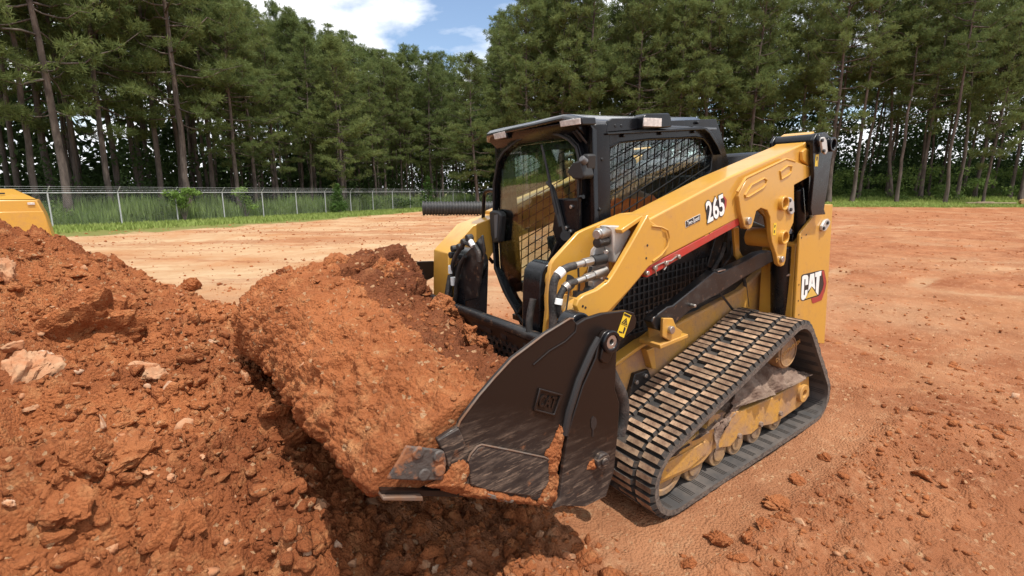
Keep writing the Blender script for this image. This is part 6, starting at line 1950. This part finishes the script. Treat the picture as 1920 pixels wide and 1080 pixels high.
# the stand at the right
for d, step, var in ((53, 3.7, FULL_T), (57, 3.4, FULL_T + TALL_T), (61.5, 3.6, TALL_T), (67, 4.2, TALL_T), (73, 5, TALL_T)):
    nth = 0
    l = -4.0 + tr_.uniform(0, 2) + (2 if d > 55 else 0)
    while l < 80:
        ll_ = l + tr_.uniform(-.8, .8)
        l += step * tr_.uniform(.8, 1.25)
        if ll_ > 30 and d < 60: var2 = TALL_T + FULL_T[2:] + EDGE_T[1:2]
        else: var2 = var
        if ll_ > 38 and d > 60 and tr_.random() < .45: continue
        p = dl2xy(d + tr_.uniform(-1.3, 1.3) - (ll_ > 30) * 2, ll_)
        if any(np.hypot(*(p - q)) < 2.2 for q in taken): continue
        taken.append(p)
        k = tr_.uniform(.92, 1.12)
        lab, grp = ('bushy pine of the green wall of trees behind the cab', 'pines behind the cab') if ll_ < 30 else ('slim dark pine with bare trunk in the open stand at the right edge', 'open pines at the right')
        if d == 53 and ll_ < 32:
            q = min(ABOVE, key=lambda a: abs(a[0] - ll_ / d))
            if q[0] not in USED:
                USED.add(q[0]); lab, grp = 'front row bushy pine rising ' + q[1], None
        if d == 53 and ll_ >= 32:
            nth += 1
            if nth < len(ORD): lab, grp = 'bare trunked pine at the right, %s in the front row from the loader' % ORD[nth], None
        tree(p, gz(p) - .15, var2[tr_.randrange(len(var2))], tr_.uniform(0, 6.28), (k, k), lab, grp, tr_.gauss(0, .02), tr_.gauss(0, .02))

# leafy stuff ------------------------------------------------------------------
def leaves(C, S, n, size, rs, flat=.6):
    """n leaves round each blob centre C with radii S"""
    k = len(C)
    P = np.repeat(C, n, 0) + unit(rs.normal(size=(k * n, 3))) * (rs.uniform(.25, 1, (k * n, 1)) ** .6) * np.repeat(S, n, 0)
    nrm = unit(rs.normal(size=(k * n, 3)) + np.array([0, 0, flat]))
    a = unit(np.cross(nrm, rs.normal(size=(k * n, 3)))); b = np.cross(nrm, a)
    L_ = size * rs.uniform(.6, 1.3, (k * n, 1))
    V = np.stack([P - a * L_, P + b * L_ * .45, P + a * L_, P - b * L_ * .45], 1).reshape(-1, 3)
    return V, np.arange(k * n * 4).reshape(-1, 4)
rs = np.random.default_rng(77)
def stuff(name, V, F, m, label):
    o = link(name, fast_mesh(name, V, F, m)); tag(o, label, None, None, 'stuff'); return o
def strip_pts(n, o0, o1, s0=-14, s1=52):
    s = rs.uniform(s0, s1, n); o = rs.uniform(o0, o1, n)
    return FP0[0] + FU[0] * s + FN[0] * o, FP0[1] + FU[1] * s + FN[1] * o
x, y = strip_pts(760, 5, 26, -24, 56)
C = np.stack([x, y, rs.uniform(-.2, 1, 760) ** 2 * 5.0], 1); S = np.stack([rs.uniform(.7, 1.9, 760)] * 2 + [rs.uniform(.6, 1.4, 760)], 1)
V1, F1 = leaves(C, S, 85, .16, rs)
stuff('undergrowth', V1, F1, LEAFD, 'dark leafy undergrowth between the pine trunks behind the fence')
x, y = strip_pts(1300, 24, 34, -34, 60)
C = np.stack([x, y, rs.uniform(0, 1, 1300) ** 2.1 * 18], 1); S = np.full((1300, 3), 2.4) * rs.uniform(.7, 1.2, (1300, 1))
V1, F1 = leaves(C, S, 52, .43, rs, .2)
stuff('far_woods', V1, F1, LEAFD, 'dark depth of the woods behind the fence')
n = 420
d = rs.uniform(97, 106, n); l = rs.uniform(-42, 10, n); xy = CAM[:2] + np.outer(d, FH) + np.outer(l, RH)
C = np.stack([xy[:, 0], xy[:, 1], rs.uniform(-.5, 14, n)], 1); S = np.full((n, 3), 2.6) * rs.uniform(.7, 1.2, (n, 1))
V1, F1 = leaves(C, S, 75, .4, rs, .2)
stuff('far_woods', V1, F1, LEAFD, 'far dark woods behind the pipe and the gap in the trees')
n = 520
d = rs.uniform(70, 80, n); l = rs.uniform(-4, 37, n); xy = CAM[:2] + np.outer(d, FH) + np.outer(l, RH)
C = np.stack([xy[:, 0], xy[:, 1], rs.uniform(0, 21, n)], 1); S = np.full((n, 3), 2.4) * rs.uniform(.7, 1.2, (n, 1))
V1, F1 = leaves(C, S, 80, .36, rs, .2)
stuff('far_woods', V1, F1, LEAFD, 'dark woods filling the space behind the cab')
n = 480
d = rs.uniform(53, 66, n); l = rs.uniform(0, 68, n); xy = CAM[:2] + np.outer(d, FH) + np.outer(l, RH)
C = np.stack([xy[:, 0], xy[:, 1], ground_base(xy[:, 0], xy[:, 1]) + rs.uniform(0, 1, n) ** 1.8 * 3.2], 1); S = np.stack([rs.uniform(.6, 1.5, n)] * 2 + [rs.uniform(.4, .9, n)], 1)
V1, F1 = leaves(C, S, 90, .15, rs)
stuff('brush', V1, F1, LEAFL, 'leafy green brush along the foot of the pines at the right')
n = 260
d = rs.uniform(82, 96, n); l = rs.uniform(44, 104, n); xy = CAM[:2] + np.outer(d, FH) + np.outer(l, RH)
C = np.stack([xy[:, 0], xy[:, 1], 1.4 + rs.uniform(0, 1, n) ** 1.4 * 5], 1); S = np.full((n, 3), 1.9) * rs.uniform(.7, 1.2, (n, 1))
V1, F1 = leaves(C, S, 150, .3, rs)
stuff('sunlit_trees', V1, F1, LEAFL, 'bright sunlit foliage seen between the trunks at the right')
n = 900
d = rs.uniform(64, 84, n); l = rs.uniform(34, 90, n); xy = CAM[:2] + np.outer(d, FH) + np.outer(l, RH)
C = np.stack([xy[:, 0], xy[:, 1], rs.uniform(0, 1, n) ** 1.5 * 22 + .4], 1); S = np.full((n, 3), 2.0) * rs.uniform(.6, 1.3, (n, 1))
V1, F1 = leaves(C, S, 75, .30, rs, .2)
stuff('far_woods', V1, F1, LEAFD, 'dark broken foliage behind the open pines at the right')
# tall weeds behind the wire, grass before it
def blades(x, y, z, h, wd, rs, bend=.35):
    n = len(x)
    az = rs.uniform(0, 6.283, n); d = np.stack([np.cos(az), np.sin(az), 0 * az], 1)
    s = np.stack([-np.sin(az), np.cos(az), 0 * az], 1) * (wd[:, None] * .5)
    p = np.stack([x, y, z], 1); lean_ = rs.uniform(.05, bend, n)[:, None] * h[:, None]
    m_ = p + d * lean_ * .35 + np.array([0, 0, 1]) * h[:, None] * .55
    t = p + d * lean_ + np.array([0, 0, 1]) * h[:, None]
    V = np.stack([p - s, p + s, m_ + s * .8, t, m_ - s * .8], 1).reshape(-1, 3)
    i = np.arange(n)[:, None] * 5
    F = np.vstack([np.hstack([i, i + 1, i + 2, i + 4]), np.hstack([i + 4, i + 2, i + 3, i + 3])])
    return V, F
def tri_blades(x, y, z, h, wd, rs, bend=.35):
    n = len(x)
    az = rs.uniform(0, 6.283, n); d = np.stack([np.cos(az), np.sin(az), 0 * az], 1)
    s = np.stack([-np.sin(az), np.cos(az), 0 * az], 1) * (wd[:, None] * .5)
    p = np.stack([x, y, z], 1); t = p + d * (rs.uniform(.05, bend, n) * h)[:, None] + np.array([0, 0, 1]) * h[:, None]
    m_ = (p * .45 + t * .55)
    V = np.stack([p - s * .6, p + s * .6, m_ + s, t, m_ - s], 1)
    V = V[:, [0, 1, 2, 3, 4]].reshape(-1, 3)
    i = np.arange(n)[:, None] * 5
    F = np.vstack([np.hstack([i, i + 1, i + 2]), np.hstack([i, i + 2, i + 4]), np.hstack([i + 4, i + 2, i + 3])])
    return V, F
n = 34000
x, y = strip_pts(n, .25, 5.0)
cl_ = vnoise(x * .55, y * .55, 12) + .5
h = (0.6 + 1.15 * cl_) * rs.uniform(.55, 1.15, n)
V1, F1 = tri_blades(x, y, np.full(n, -.15), h, rs.uniform(.03, .075, n), rs, .3)
stuff('tall_weeds', V1, F1, WEEDM, 'tall green weeds standing behind the chain link fence')
x, y = strip_pts(90, .6, 4.5)
C = np.stack([x, y, rs.uniform(.1, .8, 90)], 1); S = np.stack([rs.uniform(.4, .9, 90)] * 2 + [rs.uniform(.3, .7, 90)], 1)
V1, F1 = leaves(C, S, 110, .08, rs)
stuff('weed_bushes', V1, F1, LEAFL, 'low leafy bushes among the weeds behind the fence')
n = 52000
x, y = strip_pts(n, -5, .6, -14, 60)
k_ = left_turf(x, y) + fbm(x * .8, y * .8, 91, 3) * 1.2 > rs.uniform(-.2, .9, n)
x, y = x[k_], y[k_]; n = len(x)
V1, F1 = tri_blades(x, y, ground_base(x, y) - .02 + 0 * x, rs.uniform(.08, .26, n), rs.uniform(.025, .05, n), rs, .6)
stuff('grass', V1, F1, GRASSM, 'strip of bright grass along the foot of the fence')
n = 34000
d = 44.3 + rs.uniform(0, 1, n) ** 1.3 * 11; l = rs.uniform(3, 66, n)
xy = CAM[:2] + np.outer(d, FH) + np.outer(l, RH)
V1, F1 = tri_blades(xy[:, 0], xy[:, 1], ground_base(xy[:, 0], xy[:, 1]) - .02, rs.uniform(.06, .22, n) * (1 + sstep(50, 55, d) * 1.5), rs.uniform(.04, .08, n), rs, .6)
stuff('grass', V1, F1, GRASSM, 'strip of grass between the red field and the pines at the right')

LEAFB = leafmat('bright_leaves', (0.150, 0.250, 0.055), (0.24, 0.34, 0.09), .40)
# bushes one can point at ---------------------------------------------------------
def bush(name, xy, z, blobs, m, n, size, label, stem=None, cat='bush'):
    o = empty(name, (float(xy[0]), float(xy[1]), z))
    tag(o, label, cat)
    b = np.array(blobs, float)
    V, F = leaves(b[:, :3], np.stack([b[:, 3], b[:, 3], b[:, 4]], 1), n, size, rs, .8)
    link('foliage', fast_mesh('foliage', V, F, m), o)
    VV = []; FF = []; oo = 0
    for q in b:
        v, f = tube_np(np.array([[0, 0, 0], [q[0] * .4, q[1] * .4, q[2] * .5], q[:3]]), [.03, .02, .008], 5)
        VV.append(v); FF.append(f + oo); oo += len(v)
    link('stem', fast_mesh('stem', np.vstack(VV), np.vstack(FF), BARK), o)
    return o
def fpt(s, o):
    return FP0 + FU * s + FN * o
bush('shrub', fpt(6.3, -.15), -.15, [(0, 0, 1.55, .55, .3), (.55, .1, 1.72, .5, .22), (-.55, 0, 1.75, .5, .2), (0, 0, 1.15, .42, .3), (-.3, .0, 1.9, .45, .15), (.2, 0, 1.4, .5, .3)], LEAFB, 190, .085, 'light green shrub growing over the top rail of the fence')
bush('shrub', fpt(10.8, .25), -.15, [(0, 0, 1.3, .5, .35), (.4, 0, 1.75, .45, .25), (-.4, 0, .8, .45, .3), (.1, 0, 1.95, .4, .2)], LEAFB, 130, .08, 'thin leafy shrub poking above the fence, right of the larger overhanging shrub')
NEEDL = leafmat('young_needles', (0.055, 0.11, 0.026), (0.11, 0.19, 0.05), .35)
bush('young_pine', fpt(18.6, -.75), -.12, [(0, 0, .45, .75, .4), (0, 0, .95, .62, .4), (.1, 0, 1.4, .5, .35), (0, 0, 1.8, .36, .35), (0, 0, 2.15, .2, .3), (.3, .2, .6, .5, .4), (-.35, 0, .7, .5, .4)], NEEDL, 240, .085, 'young pine standing in front of the fence', None, 'tree')
xy = dl2xy(52, -8.6)
bush('young_pine', xy, -.1, [(0, 0, .8, .9, .6), (0, 0, 1.6, .75, .6), (0, 0, 2.4, .5, .5), (0, 0, 3.0, .25, .4)], NEEDL, 160, .13, 'young pine beyond the pipe, left of the cab', None, 'tree')
xy = dl2xy(50, -11.2)
bush('shrub', xy, -.1, [(0, 0, .7, .9, .5), (.8, 0, .9, .8, .5), (-1, 0, .7, .8, .4), (1.9, .3, .9, .7, .5)], LEAFD, 150, .11, 'dark rounded bush at the end of the fence')
xy = dl2xy(47, -13.3)
bush('shrub', xy, -.1, [(0, 0, .8, .8, .6), (-.7, 0, .6, .6, .5), (.5, .2, 1.2, .5, .4)], LEAFL, 140, .1, 'grey green bush in front of the last fence posts')

# ================================================================== FENCE
fence = empty('chain_link_fence', (float(FP0[0]), float(FP0[1]), FZ0), (0, 0, math.atan2(FU[1], FU[0])))
tag(fence, 'galvanised chain link fence with barbed wire arms along the woods', 'fence')
GALV = mat('galvanised_steel', (0.55, 0.56, 0.56), 0.5, 0.35, 0, (0.40, 0.41, 0.41), 5, .45, .7)
FL0, FL1, FHT = -12.0, 52.0, 1.753
sgn = 1 if (np.array([-FU[1], FU[0]]) @ FN) > 0 else -1   # local +y or -y is the wood side
b = B()
b.tube([(0, 0, -.1), (0, 0, FHT)], .034, 8)
b.tube([(0, 0, FHT), (0, -.0 * sgn, FHT + .03), (0, -.26 * sgn, FHT + .28)], .020, 6)
pm = b.mesh('post', GALV, True)
for k in range(int(FL0 // 3), int(FL1 // 3) + 1):
    o = bpy.data.objects.new('post', pm); COL.objects.link(o); o.parent = fence; o.location = (k * 3.0, 0, .0057 * k)
b = B(); b.tube([(FL0, 0, FHT - .02 + .0019 * FL0), (FL1, 0, FHT - .02 + .0019 * FL1)], .024, 8); b.ob('top_rail', GALV, fence, 0, True)
for i, (oy, oz) in enumerate(((.06, .06), (.15, .155), (.24, .25))):
    b = B(); b.tube([(FL0, -oy * sgn, FHT + .02 + oz + .0019 * FL0), (FL1, -oy * sgn, FHT + .02 + oz + .0019 * FL1)], .0045, 4)
    for k in range(0, 300):
        xk = FL0 + k * .2
        b.box((xk - .003, -oy * sgn - .02, FHT + oz + .0019 * xk), (xk + .003, -oy * sgn + .02, FHT + oz + .04 + .0019 * xk)) if k % 1 == 0 and i == 0 and k < 200 else None
    b.ob('barbed_wire', GALV, fence)
# woven wire: two families of slanted wires
pitch = .075; hh = FHT - .06
ns = np.arange(FL0, FL1, pitch)
VV = []; FF = []; o_ = 0
wr = .0011
for sg in (1, -1):
    x0 = ns; x1 = ns + sg * hh * .9
    z0 = .03 + .0019 * x0; z1 = .03 + hh + .0019 * x0
    k = len(ns)
    P0_ = np.stack([x0, np.full(k, .012 * sg), z0], 1); P1_ = np.stack([x1, np.full(k, .012 * sg), z1], 1)
    dz = np.array([wr, 0, -wr * sg]); dyv = np.array([0, wr, 0])
    q = np.stack([P0_ - dz, P0_ + dyv, P0_ + dz, P0_ - dyv, P1_ - dz, P1_ + dyv, P1_ + dz, P1_ - dyv], 1).reshape(-1, 3)
    i8 = np.arange(k)[:, None] * 8 + o_
    for a, b2 in ((0, 1), (1, 2), (2, 3), (3, 0)):
        FF.append(np.hstack([i8 + a, i8 + b2, i8 + 4 + b2, i8 + 4 + a]))
    VV.append(q); o_ += len(q)
wm = link('chain_link_mesh', fast_mesh('chain_link_mesh', np.vstack(VV), np.vstack(FF), mat('weathered_wire', (.30, .31, .31), .6, .3)), fence); wm['kind'] = 'stuff'

# ================================================================== PIPE, PARKED MACHINE, PLANK, DRUM
pp = empty('drainage_pipe', (0, 0, 0)); 
pa = dl2xy(36.0, -6.35); pb = dl2xy(36.4, 0.8)
ang = math.atan2(pb[1] - pa[1], pb[0] - pa[0]); plen = float(np.hypot(*(pb - pa)))
pp.location = (float(pa[0]), float(pa[1]), .0); pp.rotation_euler = (0, 0, ang)
tag(pp, 'black corrugated drainage pipe lying on the field left of the cab', 'pipe')
b = B(); n_ = 34; pts = []; rad = []
for i in range(n_):
    x0 = plen * i / n_; w_ = plen / n_
    for f_, r_ in ((.0, .44), (.18, .50), (.52, .50), (.70, .44)):
        pts.append((x0 + f_ * w_, 0, .5)); rad.append(r_)
b.tube(pts, rad, 28, cap=False)
PIPEM = mat('black_polyethylene', (0.022, 0.022, 0.023), .5, 0, 0, (.06, .055, .05), 4, .5, .75)
b.ob('corrugated_wall', PIPEM, pp)
b = B(); b.ring((-.01, 0, .5), (.06, 0, .5), .50, .40, 28); b.ring((0, 0, .5), (plen, 0, .5), .41, .40, 28); b.ob('pipe_lip', PIPEM, pp)

pk = empty('parked_loader', (0, 0, 0)); pc = dl2xy(13.2, -12.38)
pk.location = (float(pc[0]), float(pc[1]), 0); pk.rotation_euler = (0, 0, math.atan2(RH[1], RH[0]) + R(41))
tag(pk, 'yellow parked machine partly hidden behind the dirt pile at the left edge', 'loader')
# local: x to the right in the picture, y away, z up
b = B()
b.prism('y', [(-2.4, .1), (-2.4, 1.44), (-.02, 1.44), (.10, 1.02), (.22, .1)], -.0, 1.8)
b.v = [(v[0], v[1], v[2]) for v in b.v]
bd_ = b.ob('engine_body', YEL, pk, 0.03)
b = B()
b.add([(-2.4, 0, 1.45), (-.03, 0, 1.45), (-.50, .9, 1.72), (-2.4, .9, 1.72), (-.50, 1.6, 1.72), (-2.4, 1.6, 1.72), (-.1, 1.8, 1.45), (-2.4, 1.8, 1.45)],
      [(0, 1, 2, 3), (3, 2, 4, 5), (5, 4, 6, 7), (1, 6, 4, 2), (0, 3, 5, 7), (0, 7, 6, 1)])
b.ob('engine_cover', YEL, pk, 0.015)
b = B(); b.prism('y', [(-2.4, .55), (-2.4, 1.14), (.075, 1.14), (.125, .55)], -.05, .0); b.ob('lower_panel', YEL, bd_, 0.01)
b = B(); b.box((-.20, -.03, 1.31), (-.06, .0, 1.37)); b.ob('marker_light', LENS, bd_, 0.005)
b = B(); b.prism('y', [(-1.35, .3), (-1.35, 1.10), (-1.20, 1.10), (-1.05, .75), (-1.05, .3)], -.16, -.02); b.ob('side_bracket', YEL, bd_, 0.01)
b = B(); b.box((-1.6, .3, 1.58), (-.6, .32, 1.62)); b.ob('cover_seam', DBLK, pk)
b = B(); b.prism('y', [(-2.5, -.05), (-2.5, .5), (-1.9, .62), (-.5, .62), (-.1, .4), (-.2, -.05)], .1, .5); b.prism('y', [(-2.5, -.05), (-2.5, .5), (-1.9, .62), (-.5, .62), (-.1, .4), (-.2, -.05)], 1.3, 1.75); b.ob('rubber_track', RUB, pk, 0.03)

WOODM = mat('weathered_timber', (0.40, 0.30, 0.20), .85, 0, 0, (.26, .19, .13), 8, .4, .65, stretch=(.2, 1, 1))
ca_ = dl2xy(47.5, 42.7); cb_ = dl2xy(47.0, 46.8)
b = B(); L_ = float(np.hypot(*(cb_ - ca_))); b.box((0, -.14, 0), (L_, .14, .09)); b.box((.9, -.12, .092), (L_ * .55, .1, .16))
o = b.ob('timber_plank', WOODM, None, 0.01); o.location = (float(ca_[0]), float(ca_[1]), gz(ca_) + .12); o.rotation_euler = (0, 0, math.atan2(*(cb_ - ca_)[::-1]))
tag(o, 'pale timber plank lying in the grass at the right edge', 'plank')
lg = dl2xy(47.5, 47.9)
b = B(); b.tube([(0, 0, 0), (0, .7, 0)], .26, 16)
o = b.ob('sawn_log', [mat('sawn_wood', (.46, .30, .12), .85, 0, 0, (.30, .16, .07), 6)], None, .01, True); o.location = (float(lg[0]), float(lg[1]), gz(lg) + .26); o.rotation_euler = (0, 0, PSI + R(60))
tag(o, 'short sawn log with an orange cut end beside the plank', 'log')

# ================================================================== OPERATOR (loader frame, seated)
SKIN = mat('skin', (0.34, 0.19, 0.13), .5)
VEST = mat('vest_orange', (0.85, 0.17, 0.03), .7, 0, 0, (.75, .13, .02), 8)
VESTG = mat('vest_band', (0.45, 0.50, 0.42), .5)
SHIRT = mat('work_shirt', (0.16, 0.22, 0.12), .8)
TROU = mat('work_trousers', (0.035, 0.04, 0.055), .85)
HAIR = mat('hair', (0.02, 0.014, 0.01), .7)
GLOVE = mat('work_glove', (0.12, 0.075, 0.05), .85)
BOOT = mat('work_boot', (0.07, 0.045, 0.03), .7)
def skin_obj(name, verts, edges, radii, mats, parent=None, sub=2, root=0):
    me = bpy.data.meshes.new(name)
    me.from_pydata([tuple(v) for v in verts], edges, [])
    o = bpy.data.objects.new(name, me)
    COL.objects.link(o)
    if parent is not None: o.parent = parent
    m = o.modifiers.new('skin', 'SKIN'); m.use_smooth_shade = True
    me.skin_vertices[0].data[root].use_root = True
    for i, r_ in enumerate(radii):
        me.skin_vertices[0].data[i].radius = r_ if isinstance(r_, tuple) else (r_, r_)
    s = o.modifiers.new('sub', 'SUBSURF'); s.levels = sub; s.render_levels = sub
    dg = bpy.context.evaluated_depsgraph_get()
    bpy.context.view_layer.update()
    m2 = bpy.data.meshes.new_from_object(o.evaluated_get(bpy.context.evaluated_depsgraph_get()))
    o.modifiers.clear()
    o.data = m2
    m2.materials.clear()
    for q in mats: m2.materials.append(q)
    m2.shade_smooth()
    return o
bv = [(-.14, 0, 1.20), (-.13, 0, 1.34), (-.11, 0, 1.47), (-.08, 0, 1.56), (-.045, 0, 1.635), (-.02, 0, 1.69), (0.0, 0, 1.755), (.005, 0, 1.81),
      (-.10, .18, 1.525), (0.0, .25, 1.33), (.22, .27, 1.31), (-.10, -.18, 1.525), (0.0, -.25, 1.33), (.26, -.29, 1.33),
      (-.10, .09, 1.17), (.30, .13, 1.19), (.42, .13, .96), (.46, .13, .88), (-.10, -.09, 1.17), (.30, -.13, 1.19), (.42, -.13, .96), (.46, -.13, .88)]
be = [(0, 1), (1, 2), (2, 3), (3, 4), (4, 5), (5, 6), (6, 7), (3, 8), (8, 9), (9, 10), (3, 11), (11, 12), (12, 13), (0, 14), (14, 15), (15, 16), (16, 17), (0, 18), (18, 19), (19, 20), (20, 21)]
br = [(.12, .15), (.11, .15), (.115, .17), (.10, .14), .055, .06, (.098, .078), (.085, .07), .07, .052, .042, .07, .052, .042, .095, .075, .058, .05, .095, .075, .058, .05]
person = skin_obj('person', bv, be, br, [SKIN, SHIRT, TROU, BOOT, VEST])
for q in person.data.polygons:
    c = q.center
    if c.z > 1.60 and abs(c.y) < .14: q.material_index = 0
    elif c.z > 1.40: q.material_index = 4
    elif c.z > 1.235 or (c.x < .05 and c.z > 1.25): q.material_index = 1
    elif c.z < .95: q.material_index = 3
    else: q.material_index = 2
person.rotation_euler = (0, TILT, 0)
tag(person, 'person in a bright orange safety vest seated inside the cab', 'person')
vest = skin_obj('safety_vest', [(-.13, 0, 1.22), (-.13, 0, 1.34), (-.11, 0, 1.47), (-.09, 0, 1.55), (-.10, .13, 1.55), (-.10, -.13, 1.55)], [(0, 1), (1, 2), (2, 3), (3, 4), (3, 5)], [(.128, .165), (.125, .168), (.128, .185), (.105, .145), .08, .08], [VEST, VESTG], person)
for q in vest.data.polygons:
    c = q.center
    if 1.32 < c.z < 1.37 or (abs(abs(c.y) - .10) < .025 and c.z > 1.37): q.material_index = 1
hr = skin_obj('hair', [(-.03, 0, 1.775), (-.005, 0, 1.835), (.02, 0, 1.85)], [(0, 1), (1, 2)], [(.10, .083), (.085, .078), (.06, .06)], [HAIR], person)
# face: nose, brow, ears, eyes, mouth
b = B()
b.tube([(.095, 0, 1.765), (.118, 0, 1.735), (.100, 0, 1.722)], [.010, .017, .012], 8)
b.tube([(.0, .083, 1.765), (-.005, .09, 1.745), (.0, .083, 1.725)], [.012, .018, .010], 8); b.tube([(.0, -.083, 1.765), (-.005, -.09, 1.745), (.0, -.083, 1.725)], [.012, .018, .010], 8)
b.ob('face_feature', SKIN, person, 0, True)
b = B(); b.cyl((.086, .033, 1.768), (.094, .033, 1.768), .010, 10); b.cyl((.086, -.033, 1.768), (.094, -.033, 1.768), .010, 10); b.tube([(.088, -.025, 1.696), (.095, 0, 1.694), (.088, .025, 1.696)], .005, 6); b.ob('eye', HAIR, person, 0, True)
def hand(w, sg, tgt):
    """gloved hand closed on the stick: palm, four curled fingers, thumb"""
    x, y, z = w
    vs_ = [(x, y, z), (x + .05, y, z + .015), (x + .09, y, z + .02)]
    es = [(0, 1), (1, 2)]; rd = [(.03, .035), (.024, .042), (.018, .040)]
    for k in range(4):
        fy = y + (k - 1.5) * .019
        L_ = [.9, 1.05, 1.0, .8][k]
        i = len(vs_)
        vs_ += [(x + .095, fy, z + .022), (x + .095 + .035 * L_, fy, z + .012), (x + .095 + .048 * L_, fy, z - .016), (x + .098 + .026 * L_, fy, z - .034)]
        es += [(2, i), (i, i + 1), (i + 1, i + 2), (i + 2, i + 3)]; rd += [.010, .0095, .009, .008]
    i = len(vs_)
    vs_ += [(x + .045, y - sg * .045, z + .0), (x + .085, y - sg * .06, z - .012), (x + .112, y - sg * .045, z - .022)]
    es += [(1, i), (i, i + 1), (i + 1, i + 2)]; rd += [.014, .012, .010]
    return skin_obj('glove', vs_, es, rd, [GLOVE], person, 1)
hand((.235, .27, 1.315), 1, None); hand((.275, -.29, 1.335), -1, None)
